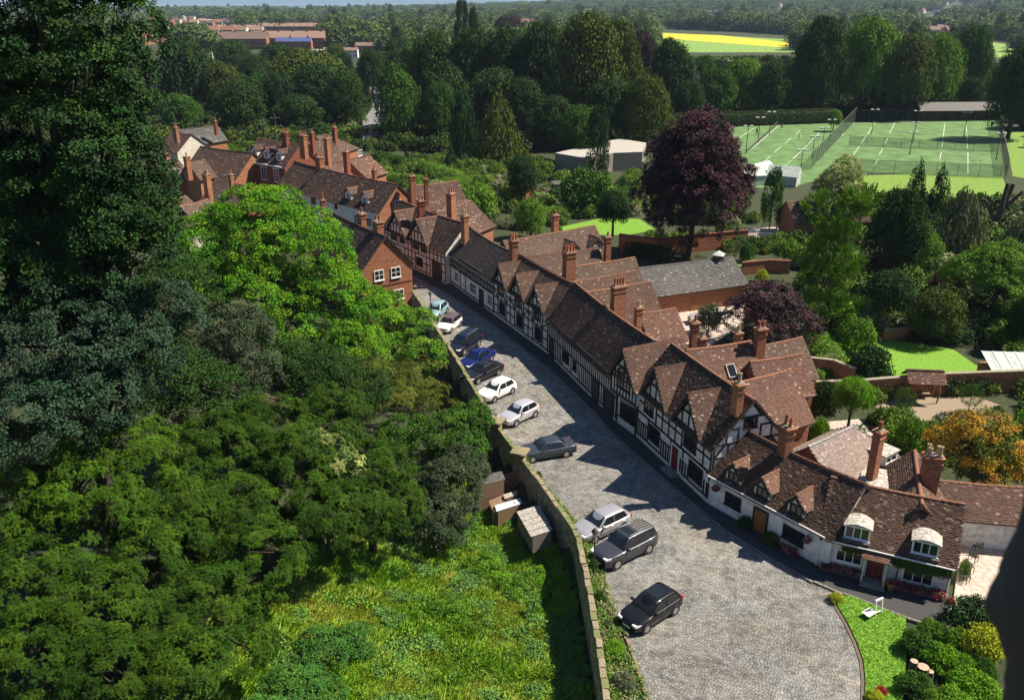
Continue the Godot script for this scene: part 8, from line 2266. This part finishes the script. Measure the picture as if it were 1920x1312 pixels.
	b.tube(v3(0.1, 2.8, 0), v3(-2.6, 6.6, 0.3), 0.36, 0.22, 8); b.tube(v3(0.4, 3.4, 0), v3(3.2, 5.4, 0.6), 0.22, 0.1, 7); b.tube(v3(0.9, 5.4, 0), v3(2.8, 7.6, 0.2), 0.3, 0.2, 7); b.tube(v3(-1.3, 4.8, 0.1), v3(-1.2, 6.4, 0.1), 0.16, 0.1, 6)
	add(t, "trunk", b.mesh(), M.bark)
	# aerials on the far roofs
	for q in AERIALS:
		t = thing("roof_aerial", q[3], "aerial", at(v3(q[0], q[1] - 2.5, q[2])))
		b = MB.new()
		b.tube(Vector3.ZERO, v3(0, 5.0, 0), 0.035, 0.025, 5); add(t, "mast", b.mesh(), M.lead)
		b = MB.new()
		b.bar(v3(-0.9, 4.4, 0), v3(0.9, 4.4, 0), 0.03, 0.03)
		for k in 6: b.bar(v3(-0.8 + 0.32 * k, 4.4, -0.3), v3(-0.8 + 0.32 * k, 4.4, 0.3), 0.02, 0.02)
		add(t, "antenna", b.mesh(), M.lead)

# ---------------------------------------------------------------- courts
func person(label: String, p: Vector3, turn: float, shirt: Material, leg: Material, arm: float) -> void:
	var t := thing("person", label, "person", at(p, turn))
	var b := MB.new()
	for s: float in [-1.0, 1.0]:
		b.tube(v3(s * 0.12, 0.05, s * 0.14), v3(s * 0.11, 0.48, s * 0.1), 0.05, 0.065, 8)
		b.tube(v3(s * 0.11, 0.48, s * 0.1), v3(s * 0.09, 0.92, 0), 0.068, 0.09, 8)
		b.tube(v3(s * 0.12, 0.04, s * 0.14), v3(s * 0.12, 0.04, s * 0.14 + 0.2), 0.05, 0.04, 6)
		b.tube(v3(s * 0.2, 1.42, 0), v3(s * 0.3, 1.15 + (arm if s > 0 else 0.0), 0.1), 0.052, 0.042, 7)
		b.tube(v3(s * 0.3, 1.15 + (arm if s > 0 else 0.0), 0.1), v3(s * 0.28, 1.0 + (arm * 1.6 if s > 0 else 0.0), 0.34), 0.04, 0.032, 7)
	b.lathe(Vector3.ZERO, [Vector2(0.15, 0.88), Vector2(0.14, 1.08), Vector2(0.17, 1.3), Vector2(0.19, 1.42), Vector2(0.07, 1.49), Vector2(0.055, 1.53), Vector2(0.085, 1.6), Vector2(0.1, 1.66), Vector2(0.085, 1.74), Vector2(0.0, 1.78)], 12)
	add(t, "body", b.mesh(), M.skin)
	b = MB.new()
	b.lathe(Vector3.ZERO, [Vector2(0.175, 0.86), Vector2(0.165, 1.08), Vector2(0.19, 1.3), Vector2(0.205, 1.43), Vector2(0.08, 1.5)], 12)
	for s: float in [-1.0, 1.0]: b.tube(v3(s * 0.17, 1.42, 0), v3(s * 0.26, 1.24 + (arm * 0.7 if s > 0 else 0.0), 0.06), 0.075, 0.07, 7)
	add(t, "shirt", b.mesh(), shirt)
	b = MB.new()
	for s: float in [-1.0, 1.0]: b.tube(v3(s * 0.11, 0.5, s * 0.1), v3(s * 0.085, 0.95, 0), 0.095, 0.115, 8)
	add(t, "shorts", b.mesh(), leg)
	b = MB.new()
	b.lathe(v3(0, 0, -0.015), [Vector2(0.095, 1.64), Vector2(0.108, 1.7), Vector2(0.09, 1.77), Vector2(0, 1.8)], 10)
	add(t, "hair", b.mesh(), M.under)

func mesh_fence(label: String, a: Vector3, b: Vector3, h: float) -> void:
	var t := thing("court_fence", label, "fence", at(a))
	var d := b - a
	var l := d.length()
	d /= l
	for k in int(l / 4.0) + 1:
		var p := MB.new()
		p.bar(d * k * 4.0, d * k * 4.0 + Vector3.UP * h, 0.07, 0.07)
		add(t, "post", p.mesh(), M.plinth)
	var r := MB.new()
	r.bar(Vector3.UP * h, d * l + Vector3.UP * h, 0.05, 0.05); r.bar(Vector3.UP * 0.1, d * l + Vector3.UP * 0.1, 0.05, 0.05)
	add(t, "rail", r.mesh(), M.plinth)
	var n := MB.new()
	n.quad(Vector3.ZERO, d * l, d * l + Vector3.UP * h, Vector3.UP * h)
	add(t, "wire_mesh", n.mesh(), M.net)

func courts() -> void:
	for q in COURT_LINES:
		var b := MB.new()
		b.bar(v3(q[0], -0.018, q[1]), v3(q[2], -0.018, q[3]), 0.12, 0.012)
		var o := add(self, "court_line", b.mesh(), M.line)
		tag(o, "white painted line on the tennis courts", "", "", "structure")
	for q in COURT_FENCES: mesh_fence(q[0], v3(q[1], 0, q[2]), v3(q[3], 0, q[4]), q[5])
	for q in FLOODLIGHTS:
		var t := thing("floodlight", q[3], "floodlight", at(v3(q[0], 0, q[1])), "court floodlights")
		var b := MB.new()
		b.tube(Vector3.ZERO, v3(0, q[2], 0), 0.11, 0.06, 7); add(t, "pole", b.mesh(), M.iron)
		for s in [-0.75, 0.75]:
			b = MB.new()
			b.bar(v3(0, q[2] - 0.15, 0), v3(s, q[2], 0), 0.06, 0.06); b.obox(frame(v3(0.75, 0, 0), v3(0, 0.22, 0.05), v3(0, -0.1, 0.6), v3(s, q[2] + 0.05, 0)))
			add(t, "lamp_head", b.mesh(), M.lead)
	person("tennis player in white on the left court", v3(PEOPLE[0][0], 0, PEOPLE[0][1]), 0.4, M.cloth_white, M.cloth_white, 0.35)
	person("tennis player in red by the far net post", v3(PEOPLE[1][0], 0, PEOPLE[1][1]), 2.4, M.cloth_red, M.cloth_blue, 0.1)
	person("person in dark clothes behind the floodlight on the left court", v3(PEOPLE[2][0], 0, PEOPLE[2][1]), 3.0, M.cloth_blue, M.cloth_blue, 0.0)
	# pavilion
	var t := thing("pavilion", "long dark clubhouse with a grey roof behind the courts", "building", at(v3(PAVILION[0], 0, PAVILION[1]), 0.05))
	var b := MB.new()
	b.box(v3(0, 0, -7), v3(24, 3.0, 0)); add(t, "wall", b.mesh(), M.oak)
	b = MB.new()
	b.quad(v3(-0.6, 2.9, 1.0), v3(24.6, 2.9, 1.0), v3(24.6, 5.0, -3.5), v3(-0.6, 5.0, -3.5)); b.quad(v3(24.6, 2.9, -8), v3(-0.6, 2.9, -8), v3(-0.6, 5.0, -3.5), v3(24.6, 5.0, -3.5)); add(t, "roof", b.mesh(), M.slate)
	for k in 5: fwin(t, 3.0 + 4.5 * k, 1.5, 2.2, 1.3, 3, 1, M.timber, 0.01)
	# white tents left of the courts
	for q in TENTS:
		t = thing("tent", q[3], "tent", at(v3(q[0], 0, q[1]), q[2]))
		b = MB.new()
		b.quad(v3(-3, 1.9, 2.2), v3(3, 1.9, 2.2), v3(3, 3.6, 0), v3(-3, 3.6, 0)); b.quad(v3(3, 1.9, -2.2), v3(-3, 1.9, -2.2), v3(-3, 3.6, 0), v3(3, 3.6, 0)); add(t, "canopy", b.mesh(), M.canvas)
		b = MB.new()
		b.box(v3(-2.9, 0, -2.1), v3(2.9, 1.9, 2.1)); b.tri(v3(3, 1.9, 2.2), v3(3, 1.9, -2.2), v3(3, 3.6, 0)); b.tri(v3(-3, 1.9, -2.2), v3(-3, 1.9, 2.2), v3(-3, 3.6, 0)); add(t, "side_sheet", b.mesh(), M.canvas)

# ---------------------------------------------------------------- the town behind
func far_house(label: String, x: float, z: float, turn: float, l: float, d: float, he: float, hr: float, wm: Material, rm: Material, group: String, called := "town_house", win := 3) -> void:
	var t := thing(called, label, "house", at(v3(x, land(x, z), z), turn), group)
	var b := MB.new()
	b.box(v3(-l / 2, -1, -d / 2), v3(l / 2, he, d / 2))
	b.tri(v3(l / 2, he, d / 2), v3(l / 2, he, -d / 2), v3(l / 2, hr - 0.1, 0)); b.tri(v3(-l / 2, he, -d / 2), v3(-l / 2, he, d / 2), v3(-l / 2, hr - 0.1, 0))
	add(t, "wall", b.mesh(), wm)
	b = MB.new()
	var o := 0.4
	b.quad(v3(-l / 2 - o, he - 0.2, d / 2 + o), v3(l / 2 + o, he - 0.2, d / 2 + o), v3(l / 2 + o, hr, 0), v3(-l / 2 - o, hr, 0))
	b.quad(v3(l / 2 + o, he - 0.2, -d / 2 - o), v3(-l / 2 - o, he - 0.2, -d / 2 - o), v3(-l / 2 - o, hr, 0), v3(l / 2 + o, hr, 0))
	var rf := add(t, "roof", b.mesh(), rm)
	var n := maxi(1, int(l / 11.0))
	for k in n:
		b = MB.new()
		var cx := -l / 2 + l * (k + 0.8) / n
		b.box(v3(cx - 0.5, hr - 1.2, -0.5), v3(cx + 0.5, hr + 1.3, 0.5)); b.lathe(v3(cx, hr + 1.3, 0), [Vector2(0.25, 0), Vector2(0.2, 0.6), Vector2(0, 0.6)], 6)
		add(rf, "chimney", b.mesh(), M.brick)
	for k in win:
		var wx := -l / 2 + l * (k + 0.5) / win
		for y in ([he * 0.3, he * 0.75] if he > 4 else [he * 0.55]):
			b = MB.new()
			b.box(v3(wx - 0.6, y - 0.6, d / 2), v3(wx + 0.6, y + 0.6, d / 2 + 0.06))
			var w := add(t, "window", b.mesh(), M.white)
			b = MB.new()
			b.box(v3(wx - 0.48, y - 0.48, d / 2 + 0.06), v3(wx + 0.48, y + 0.48, d / 2 + 0.07))
			add(w, "pane", b.mesh(), M.glass)

func town() -> void:
	var red := mat(0.22, 0.1, 0.07, 0.9)
	var pink := mat(0.27, 0.17, 0.13, 0.9)
	var brown := mat(0.16, 0.11, 0.09, 0.9)
	for q in TOWN:  # x, z, turn, length, depth, eaves, ridge, wall, roof
		far_house("%s house with a %s roof in the town, %s" % [{"brick": "brick", "cream": "cream-walled", "plaster": "white-walled"}[q[7]], ["red", "pinkish", "brown", "slate"][q[8]], ("above the car park" if q[0] / -q[1] > -0.2 else ("near the long terrace roof" if q[0] / -q[1] > -0.36 else "at the dark tree's edge")) if q[0] < 0 else ("over the middle of the wood" if q[0] / -q[1] < 0.15 else "above the tennis courts")], q[0], q[1], q[2], q[3], q[4], q[5], q[6], M[q[7]], [red, pink, brown, M.slate][q[8]], "houses of the town beyond the trees")
	for q in LANDMARKS:
		far_house(q[9], q[0], q[1], q[2], q[3], q[4], q[5], q[6], M[q[7]], [red, pink, brown, M.slate, M.white, M.blue_roof][q[8]], "", q[10], q[11])
	# the grey pyramid roof
	var t := thing("pyramid_roof_hall", "pale hall with a tall grey pyramid roof and a small lantern on top", "building", at(v3(PYRAMID[0], 0, PYRAMID[1]), 0.3))
	var b := MB.new()
	b.lathe(Vector3.ZERO, [Vector2(7.6, 0), Vector2(7.6, 6.0)], 8); add(t, "wall", b.mesh(), M.cream)
	b = MB.new()
	var sm := mat(0.2, 0.19, 0.24, 0.6)
	b.lathe(Vector3.ZERO, [Vector2(8.2, 5.9), Vector2(1.3, 13.2)], 8); var ro := add(t, "roof", b.mesh(), sm)
	b = MB.new()
	b.lathe(Vector3.ZERO, [Vector2(1.0, 13.1), Vector2(1.0, 14.0), Vector2(1.6, 14.0), Vector2(0, 14.9)], 8); add(ro, "lantern", b.mesh(), M.lead)
	for k in 8:
		b = MB.new()
		var a := TAU * k / 8.0
		b.bar(v3(cos(a) * 8.2, 6.0, -sin(a) * 8.2), v3(cos(a) * 1.3, 13.3, -sin(a) * 1.3), 0.25, 0.15); add(ro, "hip_lead", b.mesh(), M.lead)
	# pale church gable with pinnacles
	t = thing("church", "pale stone church gable with pinnacles between dark trees", "church", at(v3(CHURCH[0], 0, CHURCH[1]), 0.2))
	b = MB.new()
	b.box(v3(-3.5, 0, -10), v3(3.5, 11, 0)); b.tri(v3(-3.5, 11, 0), v3(3.5, 11, 0), v3(0, 14, 0)); add(t, "wall", b.mesh(), M.cream)
	for x in [-3.5, 3.5, 0.0]:
		b = MB.new()
		b.tube(v3(x, 10, 0), v3(x, 15.5 if x != 0 else 16.5, 0), 0.6, 0.1, 6); add(t, "pinnacle", b.mesh(), M.cream)
	b = MB.new()
	b.box(v3(-1.4, 4, 0), v3(1.4, 10, 0.06)); add(t, "window", b.mesh(), M.glass)

func _ready() -> void:
	# camera
	var cam := Camera3D.new()
	cam.name = "camera"
	cam.fov = 44.6
	cam.near = 0.1
	cam.far = 12000.0
	add_child(cam)
	cam.transform = Transform3D(Basis(Vector3.RIGHT, deg_to_rad(-22.05)), v3(0, 32.5, 0))
	var lens := CameraAttributesPhysical.new()
	lens.frustum_focal_length = 29.27
	lens.frustum_focus_distance = 62.0
	lens.exposure_aperture = 1.8
	cam.attributes = lens
	cam.current = true
	# sky, sun, exposure
	var env := Environment.new()
	env.background_mode = Environment.BG_SKY
	var sky := Sky.new()
	var sm := ProceduralSkyMaterial.new()
	sm.sky_top_color = Color(0.4, 0.53, 0.74)
	sm.sky_horizon_color = Color(0.72, 0.81, 0.91)
	sm.ground_bottom_color = Color(0.2, 0.22, 0.16)
	sm.ground_horizon_color = Color(0.5, 0.6, 0.66)
	sm.sky_energy_multiplier = 0.62
	sm.sun_angle_max = 20.0
	sky.sky_material = sm
	env.sky = sky
	env.tonemap_mode = Environment.TONE_MAPPER_LINEAR
	env.tonemap_exposure = 2.0
	env.sdfgi_enabled = true
	env.ssao_enabled = true
	env.ssil_enabled = true
	env.fog_enabled = true
	env.fog_density = 0.00007
	env.fog_light_color = Color(0.72, 0.82, 0.95)
	var we := WorldEnvironment.new()
	we.name = "world"
	we.environment = env
	add_child(we)
	var sun := DirectionalLight3D.new()
	sun.name = "sun"
	sun.light_energy = 1.6
	sun.light_color = Color(1.0, 0.95, 0.87)
	sun.light_angular_distance = 0.5
	sun.shadow_enabled = true
	add_child(sun)
	sun.look_at_from_position(Vector3.ZERO, v3(-0.79, -1.0, 0.14))
	rng.seed = 20240
	noise.seed = 9
	noise.frequency = 0.02
	materials()
	M.coping = [mat(0.33, 0.29, 0.2, 0.95, noise_tex(31, 0.03, Color(0.6, 0.58, 0.45), Color(1, 1, 1)), 0.8), mat(0.24, 0.24, 0.13, 0.95, noise_tex(32, 0.03, Color(0.55, 0.6, 0.4), Color(1, 1, 1)), 0.8), mat(0.38, 0.33, 0.24, 0.95, noise_tex(33, 0.03, Color(0.6, 0.58, 0.5), Color(1, 1, 1)), 0.8)]
	M.shade_dark_stone = mat(0.15, 0.125, 0.1, 0.95, noise_tex(41, 0.04, Color(0.5, 0.5, 0.5), Color(1, 1, 1)), 6.0)  # darker than plain stone: shade on the near side put into the colour
	unit_box.size = Vector3.ONE
	var tb := MB.new()
	tb.box(v3(-0.5, -0.018, -0.5), v3(0.5, 0.018, 0.5))
	tile_mesh = tb.mesh()
	make_sprigs()
	make_protos()
	ground()
	lane()
	stone_wall()
	cottages()
	timber_houses()
	wings()
	extras_on_houses()
	chimneys()
	print("houses ", Time.get_ticks_msec())
	planted()
	bank_trees()
	grass_bank()
	small_lawn()
	flowers()
	gardens()
	woods()
	print("plants ", Time.get_ticks_msec())
	cars()
	yard()
	street_furniture()
	garden_things()
	courts()
	town()
	print("done ", Time.get_ticks_msec())
